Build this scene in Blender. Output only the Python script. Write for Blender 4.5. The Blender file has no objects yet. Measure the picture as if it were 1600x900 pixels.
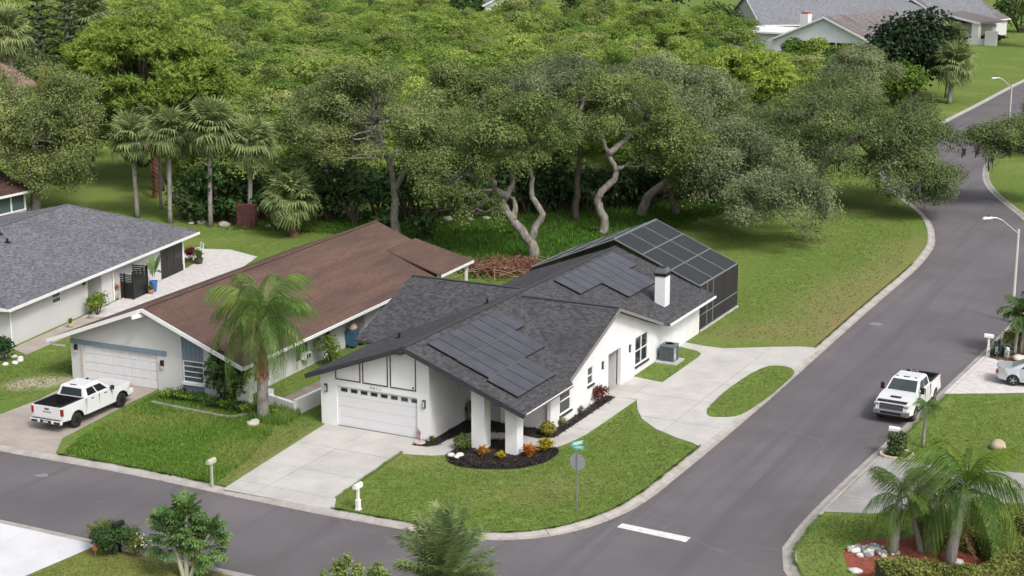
import bpy, bmesh, math, random
import numpy as np
from mathutils import Vector, Matrix
R = math.radians
SC = bpy.context.scene
COL = SC.collection

# ------------------------------------------------------------------ camera, sky, sun, exposure
cam = bpy.data.objects.new('camera', bpy.data.cameras.new('camera'))
COL.objects.link(cam)
cam.location = (0, 0, 26.7)
cam.rotation_euler = (R(90 - 13.7), 0, 0)
cam.data.sensor_width = 36
cam.data.lens = 56.25
cam.data.clip_start = 0.5
cam.data.clip_end = 6000
SC.camera = cam

SUN_AZ, SUN_EL = R(146), R(48)          # clockwise from +Y
world = bpy.data.worlds.new('World')
SC.world = world
world.use_nodes = True
wn = world.node_tree
wn.nodes.clear()
sky = wn.nodes.new('ShaderNodeTexSky')
sky.sky_type = 'NISHITA'
sky.sun_disc = False
sky.sun_elevation = SUN_EL
sky.sun_rotation = SUN_AZ
sky.air_density = 1.0
sky.dust_density = 6.0
sky.ozone_density = 1.0
hsv = wn.nodes.new('ShaderNodeHueSaturation')
hsv.inputs['Saturation'].default_value = 0.42
bg = wn.nodes.new('ShaderNodeBackground')
bg.inputs['Strength'].default_value = 0.15
wo = wn.nodes.new('ShaderNodeOutputWorld')
wn.links.new(sky.outputs[0], hsv.inputs['Color'])
wn.links.new(hsv.outputs[0], bg.inputs['Color'])
wn.links.new(bg.outputs[0], wo.inputs[0])

sun = bpy.data.objects.new('sun', bpy.data.lights.new('sun', 'SUN'))
COL.objects.link(sun)
sun.data.energy = 1.5
sun.data.angle = R(10)
sun.data.color = (1.0, 0.98, 0.95)
sd = Vector((math.sin(SUN_AZ) * math.cos(SUN_EL), math.cos(SUN_AZ) * math.cos(SUN_EL), math.sin(SUN_EL)))
sun.rotation_euler = sd.to_track_quat('Z', 'Y').to_euler()
sun.location = (40, -20, 80)

SC.view_settings.view_transform = 'Standard'
SC.view_settings.look = 'None'
SC.view_settings.gamma = 1
SC.view_settings.use_curve_mapping = False
SC.view_settings.exposure = 0.28
SC.cycles.max_bounces = 6
SC.cycles.transparent_max_bounces = 8
SC.cycles.use_denoising = True

# ------------------------------------------------------------------ helpers
def tag(o, label=None, cat=None, group=None, kind=None):
    if label: o['label'] = label
    if cat: o['category'] = cat
    if group: o['group'] = group
    if kind: o['kind'] = kind
    return o

def link(o, parent=None):
    COL.objects.link(o)
    if parent is not None: o.parent = parent
    return o

def thing(name, label, cat, loc=(0, 0, 0), rz=0.0, group=None):
    o = bpy.data.objects.new(name, None)
    o.empty_display_size = 0.3
    link(o)
    o.location = loc
    o.rotation_euler = (0, 0, rz)
    return tag(o, label, cat, group)

def copy_tree(o, parent=None):
    c = o.copy()
    link(c, parent)
    for ch in list(o.children):
        copy_tree(ch, c)
    return c

class MB:
    """collects polygons for one mesh"""
    def __init__(s): s.v = []; s.f = []; s.uv = None
    def poly(s, pts):
        b = len(s.v); s.v += [tuple(p) for p in pts]; s.f.append(tuple(range(b, b + len(pts)))); return s
    def box(s, x0, y0, z0, x1, y1, z1):
        b = len(s.v)
        s.v += [(x0,y0,z0),(x1,y0,z0),(x1,y1,z0),(x0,y1,z0),(x0,y0,z1),(x1,y0,z1),(x1,y1,z1),(x0,y1,z1)]
        s.f += [(b,b+3,b+2,b+1),(b+4,b+5,b+6,b+7),(b,b+1,b+5,b+4),(b+1,b+2,b+6,b+5),(b+2,b+3,b+7,b+6),(b+3,b,b+4,b+7)]
        return s
    def hexa(s, lo, hi):
        b = len(s.v); n = len(lo)
        s.v += [tuple(p) for p in lo] + [tuple(p) for p in hi]
        s.f.append(tuple(range(b + n - 1, b - 1, -1))); s.f.append(tuple(range(b + n, b + 2 * n)))
        for i in range(n):
            j = (i + 1) % n
            s.f.append((b + i, b + j, b + n + j, b + n + i))
        return s
    def tube(s, pts, rad, seg=7, cap=True):
        n = len(pts)
        if not hasattr(rad, '__len__'): rad = [rad] * n
        P = [Vector(p) for p in pts]; b = len(s.v)
        prev = None
        for i in range(n):
            t = (P[min(i + 1, n - 1)] - P[max(i - 1, 0)])
            if t.length < 1e-9: t = Vector((0, 0, 1))
            t.normalize()
            if prev is None:
                a = Vector((1, 0, 0)) if abs(t.x) < .8 else Vector((0, 1, 0))
                u = t.cross(a).normalized()
            else:
                u = (prev - t * prev.dot(t)).normalized()
            prev = u
            w = t.cross(u)
            for k in range(seg):
                a = 2 * math.pi * k / seg
                q = P[i] + (u * math.cos(a) + w * math.sin(a)) * rad[i]
                s.v.append((q.x, q.y, q.z))
        for i in range(n - 1):
            for k in range(seg):
                k2 = (k + 1) % seg
                s.f.append((b+i*seg+k, b+i*seg+k2, b+(i+1)*seg+k2, b+(i+1)*seg+k))
        if cap:
            s.f.append(tuple(b + k for k in range(seg - 1, -1, -1)))
            s.f.append(tuple(b + (n-1)*seg + k for k in range(seg)))
        return s
    def bar(s, a, c, w, h, up=(0, 0, 1)):
        a, c, up = Vector(a), Vector(c), Vector(up)
        t = (c - a).normalized()
        x = t.cross(up)
        x = x.normalized() if x.length > 1e-6 else Vector((1, 0, 0))
        y = x.cross(t)
        q = lambda p: [p - x*w/2 - y*h/2, p + x*w/2 - y*h/2, p + x*w/2 + y*h/2, p - x*w/2 + y*h/2]
        return s.hexa(q(a), q(c))
    def lathe(s, prof, seg=16, c=(0, 0, 0), axis='z'):
        b = len(s.v); n = len(prof)
        for r, z in prof:
            for k in range(seg):
                a = 2*math.pi*k/seg
                p = (r*math.cos(a), r*math.sin(a), z)
                if axis == 'y': p = (p[0], p[2], p[1])
                s.v.append((p[0]+c[0], p[1]+c[1], p[2]+c[2]))
        for i in range(n - 1):
            for k in range(seg):
                k2 = (k+1) % seg
                s.f.append((b+i*seg+k, b+i*seg+k2, b+(i+1)*seg+k2, b+(i+1)*seg+k))
        s.f.append(tuple(b + k for k in range(seg-1, -1, -1)))
        s.f.append(tuple(b+(n-1)*seg+k for k in range(seg)))
        return s
    def build(s, name, mat, parent=None, smooth=False, bevel=0, loc=None, tri=False):
        me = bpy.data.meshes.new(name)
        me.from_pydata([tuple(p) for p in s.v], [], s.f)
        bm = bmesh.new(); bm.from_mesh(me)
        bmesh.ops.recalc_face_normals(bm, faces=bm.faces)
        if bevel:
            es = [e for e in bm.edges if len(e.link_faces) == 2 and e.calc_face_angle(0) > 0.5]
            bmesh.ops.bevel(bm, geom=es, offset=bevel, segments=2, affect='EDGES', profile=.6, clamp_overlap=True)
        if tri: bmesh.ops.triangulate(bm, faces=[f for f in bm.faces if len(f.verts) > 4])
        bm.to_mesh(me); bm.free()
        if smooth: me.shade_smooth()
        me.materials.append(mat)
        o = bpy.data.objects.new(name, me)
        link(o, parent)
        if loc: o.location = loc
        return o

def lettering(name, text, size, mat, parent, loc, rot, ext=.005):
    cu = bpy.data.curves.new(name, 'FONT'); cu.body = text; cu.size = size; cu.extrude = ext; cu.align_x = 'CENTER'; cu.align_y = 'CENTER'
    tmp = bpy.data.objects.new('tmp', cu); COL.objects.link(tmp)
    me = bpy.data.meshes.new_from_object(tmp); bpy.data.objects.remove(tmp)
    me.name = name; me.materials.clear(); me.materials.append(mat)
    o = link(bpy.data.objects.new(name, me), parent); o.location = loc; o.rotation_euler = rot
    return o

def np_mesh(name, verts, faces, mat):
    """verts (n,3), faces (m,k) numpy"""
    me = bpy.data.meshes.new(name)
    n, (m, k) = len(verts), faces.shape
    me.vertices.add(n); me.vertices.foreach_set('co', np.asarray(verts, np.float32).ravel())
    me.loops.add(m * k); me.loops.foreach_set('vertex_index', np.asarray(faces, np.int32).ravel())
    me.polygons.add(m); me.polygons.foreach_set('loop_start', np.arange(0, m * k, k, dtype=np.int32))
    me.polygons.foreach_set('loop_total', np.full(m, k, np.int32))
    me.update(calc_edges=True)
    me.materials.append(mat)
    return me

# ------------------------------------------------------------------ materials
MATS = {}
def _mat(name):
    m = bpy.data.materials.new(name); m.use_nodes = True
    nt = m.node_tree; nt.nodes.clear()
    out = nt.nodes.new('ShaderNodeOutputMaterial')
    b = nt.nodes.new('ShaderNodeBsdfPrincipled')
    nt.links.new(b.outputs[0], out.inputs[0])
    MATS[name] = m
    return m, nt, b, out
def N(nt, t, **kw):
    n = nt.nodes.new(t)
    for k, v in kw.items():
        if k in n.inputs.keys(): n.inputs[k].default_value = v
        else: setattr(n, k, v)
    return n
def c4(c): return (c[0], c[1], c[2], 1)
def mix(nt, a, b, f, mode='MIX'):
    n = nt.nodes.new('ShaderNodeMix'); n.data_type = 'RGBA'; n.blend_type = mode
    for s, x in ((6, a), (7, b), (0, f)):
        if hasattr(x, 'is_linked'): nt.links.new(x, n.inputs[s])
        elif s == 0: n.inputs[0].default_value = x
        else: n.inputs[s].default_value = c4(x)
    return n.outputs[2]
def ramp(nt, fac, lo, hi):
    n = nt.nodes.new('ShaderNodeMapRange'); n.inputs[1].default_value = lo; n.inputs[2].default_value = hi
    nt.links.new(fac, n.inputs[0]); return n.outputs[0]
def noise(nt, vec, scale, detail=4, rough=.55, dist=0):
    n = N(nt, 'ShaderNodeTexNoise'); n.inputs['Scale'].default_value = scale
    n.inputs['Detail'].default_value = detail; n.inputs['Roughness'].default_value = rough; n.inputs['Distortion'].default_value = dist
    nt.links.new(vec, n.inputs['Vector']); return n.outputs['Fac']
def bump(nt, b, h, strength=.3, dist=.02):
    n = N(nt, 'ShaderNodeBump'); n.inputs['Strength'].default_value = strength; n.inputs['Distance'].default_value = dist
    nt.links.new(h, n.inputs['Height']); nt.links.new(n.outputs[0], b.inputs['Normal'])
def coords(nt, world_space):
    if world_space: return N(nt, 'ShaderNodeNewGeometry').outputs['Position']
    return N(nt, 'ShaderNodeTexCoord').outputs['Object']
def plain(name, col, rough=.6, var=.12, scale=3.0, fine=40, bmp=.15, metal=0, ws=False, coat=0, spec=.5, streak=0):
    if name in MATS: return MATS[name]
    m, nt, b, out = _mat(name)
    v = coords(nt, ws)
    if streak:
        mp = N(nt, 'ShaderNodeMapping'); mp.inputs['Scale'].default_value = (1, 1, 1/streak)
        nt.links.new(v, mp.inputs[0]); v = mp.outputs[0]
    n1 = noise(nt, v, scale, 5); n2 = noise(nt, v, fine, 3)
    f = N(nt, 'ShaderNodeMath', operation='MULTIPLY_ADD'); nt.links.new(n2, f.inputs[0]); f.inputs[1].default_value = .4; nt.links.new(n1, f.inputs[2])
    r = ramp(nt, f.outputs[0], .45, .95)
    col_o = mix(nt, [c*(1-var) for c in col], [min(1, c*(1+var)) for c in col], r)
    nt.links.new(col_o, b.inputs['Base Color'])
    b.inputs['Roughness'].default_value = rough; b.inputs['Metallic'].default_value = metal
    b.inputs['Specular IOR Level'].default_value = spec
    b.inputs['Coat Weight'].default_value = coat; b.inputs['Coat Roughness'].default_value = .05
    if bmp: bump(nt, b, n2, bmp, .01)
    return m
def glass(name='window_glass', col=(.02, .025, .03), rough=.08):
    if name in MATS: return MATS[name]
    m, nt, b, out = _mat(name)
    v = coords(nt, True)
    n = noise(nt, v, 1.2, 2)
    nt.links.new(mix(nt, [c*.7 for c in col], [c*1.6 for c in col], n), b.inputs['Base Color'])
    b.inputs['Roughness'].default_value = rough; b.inputs['Specular IOR Level'].default_value = .6
    return m
def leafmat(name, dark, light, hi, trans=.25, ws_scale=.35, rough=.6, obj_var=.25):
    """foliage: every leaf its own tint, soft large patches, a little light through"""
    if name in MATS: return MATS[name]
    m, nt, b, out = _mat(name)
    g = N(nt, 'ShaderNodeNewGeometry')
    ri = g.outputs['Random Per Island']
    n = noise(nt, g.outputs['Position'], ws_scale, 3)
    oi = N(nt, 'ShaderNodeObjectInfo').outputs['Random']
    c = mix(nt, dark, light, ri)
    c = mix(nt, c, hi, ramp(nt, n, .46, .74))
    bc = N(nt, 'ShaderNodeHueSaturation'); nt.links.new(c, bc.inputs['Color'])
    vv = N(nt, 'ShaderNodeMapRange'); nt.links.new(oi, vv.inputs[0]); vv.inputs[3].default_value = 1-obj_var; vv.inputs[4].default_value = 1+obj_var
    nt.links.new(vv.outputs[0], bc.inputs['Value'])
    hh = N(nt, 'ShaderNodeMapRange'); nt.links.new(oi, hh.inputs[0]); hh.inputs[3].default_value = .515; hh.inputs[4].default_value = .485
    nt.links.new(hh.outputs[0], bc.inputs['Hue'])
    nt.links.new(bc.outputs[0], b.inputs['Base Color'])
    b.inputs['Roughness'].default_value = rough; b.inputs['Specular IOR Level'].default_value = .3
    t = N(nt, 'ShaderNodeBsdfTranslucent'); nt.links.new(bc.outputs[0], t.inputs['Color'])
    ms = N(nt, 'ShaderNodeMixShader'); ms.inputs[0].default_value = trans
    nt.links.new(b.outputs[0], ms.inputs[1]); nt.links.new(t.outputs[0], ms.inputs[2])
    nt.links.new(ms.outputs[0], out.inputs[0])
    return m
def bark(name, dark, light, scale=6):
    if name in MATS: return MATS[name]
    m, nt, b, out = _mat(name)
    v = coords(nt, True)
    mp = N(nt, 'ShaderNodeMapping'); mp.inputs['Scale'].default_value = (1, 1, .3); nt.links.new(v, mp.inputs[0])
    n1 = noise(nt, mp.outputs[0], scale, 6, .65); n2 = noise(nt, v, 1.1, 3)
    c = mix(nt, dark, light, ramp(nt, n1, .35, .65))
    c = mix(nt, c, [x*.6 for x in dark], ramp(nt, n2, .55, .75))
    nt.links.new(c, b.inputs['Base Color']); b.inputs['Roughness'].default_value = .9
    bump(nt, b, n1, .8, .05)
    return m
def shingle(name, a, c, course=.145, tab=.32, streak=None, stain=None, ctr=.4):
    """asphalt shingles laid along UV: u runs along the eave, v up the slope (metres)"""
    if name in MATS: return MATS[name]
    m, nt, b, out = _mat(name)
    uv = N(nt, 'ShaderNodeTexCoord').outputs['UV']
    br = N(nt, 'ShaderNodeTexBrick'); nt.links.new(uv, br.inputs['Vector'])
    br.inputs['Color1'].default_value = c4(a); br.inputs['Color2'].default_value = c4(c); br.inputs['Mortar'].default_value = c4([x*.35 for x in a])
    br.inputs['Scale'].default_value = 1; br.inputs['Mortar Size'].default_value = .012; br.inputs['Brick Width'].default_value = tab; br.inputs['Row Height'].default_value = course
    br.inputs['Bias'].default_value = -.05; br.offset = .37; br.squash_frequency = 3; br.squash = 1.35
    wv = N(nt, 'ShaderNodeTexWhiteNoise'); wv.noise_dimensions = '2D'
    mp = N(nt, 'ShaderNodeVectorMath', operation='DIVIDE'); nt.links.new(uv, mp.inputs[0]); mp.inputs[1].default_value = (.21, course, 1)
    fl = N(nt, 'ShaderNodeVectorMath', operation='FLOOR'); nt.links.new(mp.outputs[0], fl.inputs[0]); nt.links.new(fl.outputs[0], wv.inputs[0])
    col = mix(nt, br.outputs['Color'], mix(nt, [x*.45 for x in a], [x*1.75 for x in c], wv.outputs['Value']), ctr)
    p = N(nt, 'ShaderNodeNewGeometry').outputs['Position']
    col = mix(nt, col, [x*.85 for x in a], ramp(nt, noise(nt, p, .25, 4), .5, .9))
    if streak:
        ms = N(nt, 'ShaderNodeMapping'); ms.inputs['Scale'].default_value = (1.6, .16, 1); nt.links.new(uv, ms.inputs[0])
        s1 = noise(nt, ms.outputs[0], .8, 5, .6)
        col = mix(nt, col, streak, ramp(nt, s1, .42, .7))
    if stain:
        ms = N(nt, 'ShaderNodeMapping'); ms.inputs['Scale'].default_value = (.10, .55, 1); nt.links.new(uv, ms.inputs[0])
        col = mix(nt, col, stain, ramp(nt, noise(nt, ms.outputs[0], 1.6, 6, .7), .40, .66))
    nt.links.new(col, b.inputs['Base Color']); b.inputs['Roughness'].default_value = .9; b.inputs['Specular IOR Level'].default_value = .25
    bump(nt, b, br.outputs['Fac'], .5, -.012)
    return m
def grassmat(name, dark, light, dry, dryness=.5, fine=9.0, big=.09, spots=()):
    if name in MATS: return MATS[name]
    m, nt, b, out = _mat(name)
    v = coords(nt, True)
    n0 = noise(nt, v, big, 4, .6); n1 = noise(nt, v, .7, 5, .65); n2 = noise(nt, v, fine, 4, .7); n3 = noise(nt, v, 2.6, 4, .7)
    c = mix(nt, [x*.8 for x in dark], [x*1.12 for x in light], ramp(nt, n2, .36, .64))
    c = mix(nt, c, [x*.7 for x in dark], ramp(nt, n3, .50, .72))
    c = mix(nt, c, dry, ramp(nt, n0, .62-.25*dryness, .95-.2*dryness))
    c = mix(nt, c, [x*1.35 for x in light], ramp(nt, n1, .56, .85))
    for cx, cy, rx, ry, ang, col, amt in spots:      # patches where another kind of grass grows
        mp = N(nt, 'ShaderNodeMapping'); mp.vector_type = 'TEXTURE'
        mp.inputs['Location'].default_value = (cx, cy, 0); mp.inputs['Rotation'].default_value = (0, 0, R(ang)); mp.inputs['Scale'].default_value = (rx, ry, 1e6)
        nt.links.new(v, mp.inputs[0])
        ln = N(nt, 'ShaderNodeVectorMath', operation='LENGTH'); nt.links.new(mp.outputs[0], ln.inputs[0])
        ad = N(nt, 'ShaderNodeMath', operation='MULTIPLY_ADD'); nt.links.new(n1, ad.inputs[0]); ad.inputs[1].default_value = .9; nt.links.new(ln.outputs['Value'], ad.inputs[2])
        f = N(nt, 'ShaderNodeMapRange'); f.interpolation_type = 'SMOOTHSTEP'; nt.links.new(ad.outputs[0], f.inputs[0])
        f.inputs[1].default_value = .75; f.inputs[2].default_value = 1.6; f.inputs[3].default_value = amt; f.inputs[4].default_value = 0
        cc = mix(nt, [x*.7 for x in col], [x*1.25 for x in col], ramp(nt, n2, .3, .7))
        c = mix(nt, c, cc, f.outputs[0])
    nt.links.new(c, b.inputs['Base Color']); b.inputs['Roughness'].default_value = .95; b.inputs['Specular IOR Level'].default_value = .1
    bump(nt, b, n2, .9, .06)
    return m
def concrete(name, col, stain=.25, scale=.5, blot=None):
    if name in MATS: return MATS[name]
    m, nt, b, out = _mat(name)
    v = coords(nt, True)
    n0 = noise(nt, v, scale, 6, .65); n1 = noise(nt, v, 3.2, 5, .7); n2 = noise(nt, v, 38, 3)
    c = mix(nt, [x*(1-stain) for x in col], [min(1, x*1.06) for x in col], ramp(nt, n0, .3, .62))
    c = mix(nt, c, blot or [x*.72 for x in col], ramp(nt, n1, .58, .85))
    c = mix(nt, c, [x*.85 for x in col], ramp(nt, n2, .5, .8))
    nt.links.new(c, b.inputs['Base Color']); b.inputs['Roughness'].default_value = .9
    bump(nt, b, n2, .25, .01)
    return m
# ------------------------------------------------------------------ material library
def asphalt():
    m, nt, b, out = _mat('asphalt')
    v = coords(nt, True)
    n0 = noise(nt, v, .12, 5, .6); n1 = noise(nt, v, 1.3, 5, .65); n2 = noise(nt, v, 60, 3, .7)
    rot = N(nt, 'ShaderNodeMapping'); rot.inputs['Rotation'].default_value = (0, 0, R(-63)); nt.links.new(v, rot.inputs[0])
    st = N(nt, 'ShaderNodeMapping'); st.inputs['Scale'].default_value = (.03, .9, 1); nt.links.new(rot.outputs[0], st.inputs[0])
    n3 = noise(nt, st.outputs[0], 1.0, 4, .6)
    A = (.130, .120, .127)
    c = mix(nt, [x*.82 for x in A], [x*1.15 for x in A], ramp(nt, n0, .35, .68))
    c = mix(nt, c, [x*.78 for x in A], ramp(nt, n3, .5, .72))
    c = mix(nt, c, [x*1.22 for x in A], ramp(nt, n1, .63, .9))
    c = mix(nt, c, [x*.55 for x in A], ramp(nt, n2, .56, .8))
    ck = N(nt, 'ShaderNodeTexVoronoi'); ck.feature = 'DISTANCE_TO_EDGE'; ck.inputs['Scale'].default_value = .075
    wv = N(nt, 'ShaderNodeVectorMath', operation='MULTIPLY_ADD')
    nz = N(nt, 'ShaderNodeTexNoise'); nz.inputs['Scale'].default_value = .5; nt.links.new(v, nz.inputs['Vector'])
    nt.links.new(nz.outputs['Color'], wv.inputs[0]); wv.inputs[1].default_value = (2.2, 2.2, 0); nt.links.new(v, wv.inputs[2]); nt.links.new(wv.outputs[0], ck.inputs['Vector'])
    c = mix(nt, [x*1.1 for x in A], c, ramp(nt, ck.outputs['Distance'], .0, .004))
    nt.links.new(c, b.inputs['Base Color']); b.inputs['Roughness'].default_value = .85; b.inputs['Specular IOR Level'].default_value = .3
    bump(nt, b, n2, .4, .01)
    return m
ASPH = asphalt()
DRYG = (.215, .195, .08)
LAWN = grassmat('mown_lawn', (.082, .134, .026), (.165, .228, .054), (.225, .24, .085), .42, spots=[
    (24, 106, 15, 5.5, 63, DRYG, .75), (21.5, 100.5, 5, 1.6, 63, (.25, .175, .09), .45), (31, 121, 9, 4, 68, DRYG, .5), (16, 98, 5, 3, 20, DRYG, .6), (29, 111, 8, 1.2, 64, (.25, .175, .09), .35),
    (0, 126, 17, 9, 15, (.050, .135, .016), .95), (20, 146, 14, 9, 50, (.060, .125, .018), .8), (-38, 146, 10, 8, 0, (.19, .25, .06), .85),
    (-17.2, 77.6, 6.2, 4.6, -25, (.11, .21, .035), .9), (-13, 74, 4, 2.2, 60, DRYG, .55), (-11.5, 78, 2, 1.6, 0, DRYG, .4), (-28, 82, 3, 2, 0, (.11, .19, .035), .5), (-26.9, 86.9, 2.3, 1.5, 25, (.42, .36, .28), .95), (2, 70, 3, 2, 20, DRYG, .35)])
LAWN2 = grassmat('dry_lawn', (.11, .14, .03), (.185, .205, .055), (.24, .205, .085), .8)
LUSH = grassmat('lush_lawn', (.034, .092, .010), (.062, .145, .018), (.07, .12, .02), .2)  # a deeper green kind of grass
TALL = grassmat('unmown_lawn', (.06, .13, .015), (.12, .23, .035), (.2, .22, .06), .3)
CONC = concrete('pale_concrete', (.465, .45, .425), .2, .6)
CONCO = concrete('old_concrete', (0.370, 0.352, 0.339), .3, .4)
CONCT = concrete('tan_concrete', (0.352, 0.308, 0.273), .25, .6, (.27, .2, .15))
CONCW = concrete('aged_concrete', (0.317, 0.308, 0.304), .38, .35, (.52, .51, .49))
KERB = concrete('kerb_concrete', (0.370, 0.348, 0.321), .32, 1.1)
PAINT = plain('road_paint', (.62, .61, .60), .7, .22, 5, 30, ws=True)
STUC = plain('white_stucco', (.71, .715, .725), .85, .05, .9, 40, .6)
CREAM = plain('cream_stucco', (0.594, 0.581, 0.540), .85, .05, .5, 50, .5)
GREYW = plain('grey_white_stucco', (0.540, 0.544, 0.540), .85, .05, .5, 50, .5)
WHITE = plain('white_paint', (.74, .745, .75), .45, .04, 2, 60, .05)
BLUEW = plain('pale_blue_siding', (.60, .64, .72), .7, .05, .6, 30, .2)
CHAR = plain('charcoal_paint', (.035, .037, .045), .5, .15, 2, 40, .1)
TRIM = plain('dark_brown_trim', (.05, .028, .028), .55, .15)
BLUEB = plain('slate_blue_board', (.16, .215, .27), .6, .1, 3, 30, .1)
DOORW = plain('garage_door_white', (.65, .655, .675), .45, .03, 1.5, 40, .08)
GREYD = plain('grey_door', (.42, .43, .435), .5, .04)
GLASS = glass()
GLASS2 = glass('bluish_glass', (.06, .085, .10), .1)
BLACK = plain('black_plastic', (.012, .012, .014), .45, .2)
BLKM = plain('black_metal', (.018, .018, .02), .4, .2, metal=.3)
SOLG = glass('solar_cells', (.052, .052, .062), .22)
ALU = plain('aluminium', (.55, .56, .58), .35, .05, metal=.8)
GALV = plain('galvanised_steel', (.36, .37, .38), .45, .12, 4, 30, metal=.6)
LAMPG = plain('lamp_glass', (.55, .52, .45), .3, .05)
SH_D = shingle('charcoal_shingles', (.050, .050, .056), (.074, .073, .078))
SH_G = shingle('grey_shingles', (.108, .109, .127), (.160, .158, .178))
SH_B = shingle('brown_shingles', (.124, .074, .058), (.146, .089, .069), stain=(.078, .052, .045), course=.2, tab=.9, ctr=.12)
SH_F = shingle('weathered_shingles', (.15, .13, .135), (.21, .19, .19), course=.3, tab=.8, streak=(.09, .075, .085))
SH_P = shingle('grey_tile_roof', (.16, .17, .19), (.21, .215, .235))
MULCH = plain('black_mulch', (.016, .013, .012), .95, .7, 9, 45, 1.0, ws=True)
REDM = plain('red_mulch', (.235, .062, .038), .95, .35, 5, 40, 1.0, ws=True)
BRNM = plain('brown_mulch', (.10, .055, .04), .95, .4, 5, 40, 1.0, ws=True)
STONE = plain('pale_stone', (.62, .60, .57), .8, .15, 3, 20, .5)
SANDM = plain('bare_soil', (.40, .34, .27), .95, .25, 1.5, 20, .6, ws=True)
BARK = bark('oak_bark', (.115, .10, .085), (.29, .265, .235))
BARKD = bark('dark_bark', (.045, .035, .028), (.10, .08, .065))
PALMB = bark('palm_bark', (.17, .155, .14), (.33, .31, .28), 9)
BOOT = bark('palm_boots', (.10, .045, .025), (.26, .13, .08), 5)
RUST = plain('rusty_metal', (.07, .022, .02), .85, .5, 4, 18, .5, ws=True)
OAK = leafmat('oak_leaves', (.056, .088, .026), (.190, .255, .085), (.28, .335, .12), .3, .3)
OAKY = leafmat('oak_leaves_young', (.090, .128, .032), (.265, .335, .095), (.37, .42, .14), .32, .35)
OAKG = leafmat('oak_leaves_grey', (.066, .094, .042), (.195, .245, .112), (.29, .33, .165), .28, .3)
MANG = leafmat('mangrove_leaves', (.105, .175, .028), (.31, .44, .082), (.42, .51, .125), .35, .07, obj_var=.28)
PINE = leafmat('pine_needles', (.13, .195, .026), (.33, .44, .07), (.41, .50, .09), .35, .4)
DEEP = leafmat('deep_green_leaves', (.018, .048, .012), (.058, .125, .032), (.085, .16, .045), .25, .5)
CEDAR = leafmat('cedar_leaves', (.010, .028, .010), (.035, .072, .024), (.055, .10, .03), .15, .5)
LIME = leafmat('lime_leaves', (.06, .12, .012), (.16, .26, .03), (.21, .31, .05), .3, .5)
SABAL = leafmat('sabal_fronds', (.085, .125, .045), (.25, .315, .12), (.34, .38, .15), .3, .8, obj_var=.12)
QUEEN = leafmat('queen_fronds', (.050, .112, .022), (.155, .265, .058), (.225, .335, .075), .32, .8, obj_var=.15)
DATE = leafmat('date_fronds', (.085, .14, .05), (.25, .34, .13), (.36, .42, .18), .3, 1.2, obj_var=.12)
DEADF = leafmat('dead_fronds', (.13, .065, .03), (.30, .17, .09), (.34, .21, .12), .2, 1)
HEDGE = leafmat('hedge_leaves', (.06, .08, .018), (.21, .245, .055), (.29, .30, .08), .22, .9)
PAPA = leafmat('papaya_leaves', (.045, .10, .026), (.13, .24, .066), (.18, .29, .075), .3, 1)
GRB = leafmat('grass_blades', (.085, .155, .024), (.165, .25, .052), (.22, .245, .075), .3, .25, obj_var=.02)
GRBT = leafmat('tall_grass_blades', (.075, .165, .02), (.17, .31, .045), (.26, .32, .08), .32, .22, obj_var=.02)
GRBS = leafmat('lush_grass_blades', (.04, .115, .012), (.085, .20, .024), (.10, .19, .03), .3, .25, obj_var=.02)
YELL = leafmat('yellow_leaves', (.22, .17, .01), (.50, .40, .03), (.6, .5, .08), .3, 2)
ORNG = leafmat('orange_leaves', (.30, .09, .01), (.62, .25, .05), (.7, .36, .10), .3, 2)
REDL = leafmat('red_leaves', (.05, .008, .008), (.16, .028, .02), (.24, .05, .03), .2, 2)
PALE = leafmat('pale_leaves', (.14, .14, .06), (.36, .34, .17), (.5, .47, .28), .3, 2)
WHTF = leafmat('white_flowers', (.5, .48, .42), (.8, .78, .72), (.85, .8, .6), .3, 2)
BRUSH = leafmat('dry_brush', (.07, .028, .018), (.19, .085, .055), (.28, .16, .10), .1, 1)
MOSS = leafmat('hanging_moss', (.02, .02, .018), (.07, .068, .06), (.10, .10, .085), .1, 1)

MANG2 = leafmat('olive_mangrove_leaves', (.10, .14, .036), (.28, .345, .10), (.38, .42, .15), .3, .1, obj_var=.25)
MANG3 = leafmat('deep_mangrove_leaves', (.05, .11, .018), (.17, .30, .05), (.24, .36, .07), .3, .1, obj_var=.25)
# ------------------------------------------------------------------ foliage builders (numpy)
def unit(v): return v / np.maximum(np.linalg.norm(v, axis=-1, keepdims=True), 1e-9)
def leaf_quads(C, rng, L, W, up=.6, axis=None, droop=.25):
    """one diamond leaf per centre"""
    n = len(C)
    nrm = rng.normal(size=(n, 3))*.62 + np.array([0, 0, up])
    if axis is not None: nrm = nrm + unit(axis)*.75
    nrm = unit(nrm)
    a = rng.normal(size=(n, 3)) if axis is None else axis + rng.normal(size=(n, 3)) * .5
    a[:, 2] -= droop
    a = unit(a - nrm * np.sum(a * nrm, axis=1, keepdims=True))
    b = np.cross(nrm, a)
    l = (L * (.65 + .7 * rng.random(n)))[:, None]; w = (W * (.65 + .7 * rng.random(n)))[:, None]
    V = np.stack([C - a*l/2, C + b*w/2 + a*l*.05, C + a*l/2, C - b*w/2 + a*l*.05], 1)
    F = np.arange(n * 4).reshape(n, 4)
    return V.reshape(-1, 3), F
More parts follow.
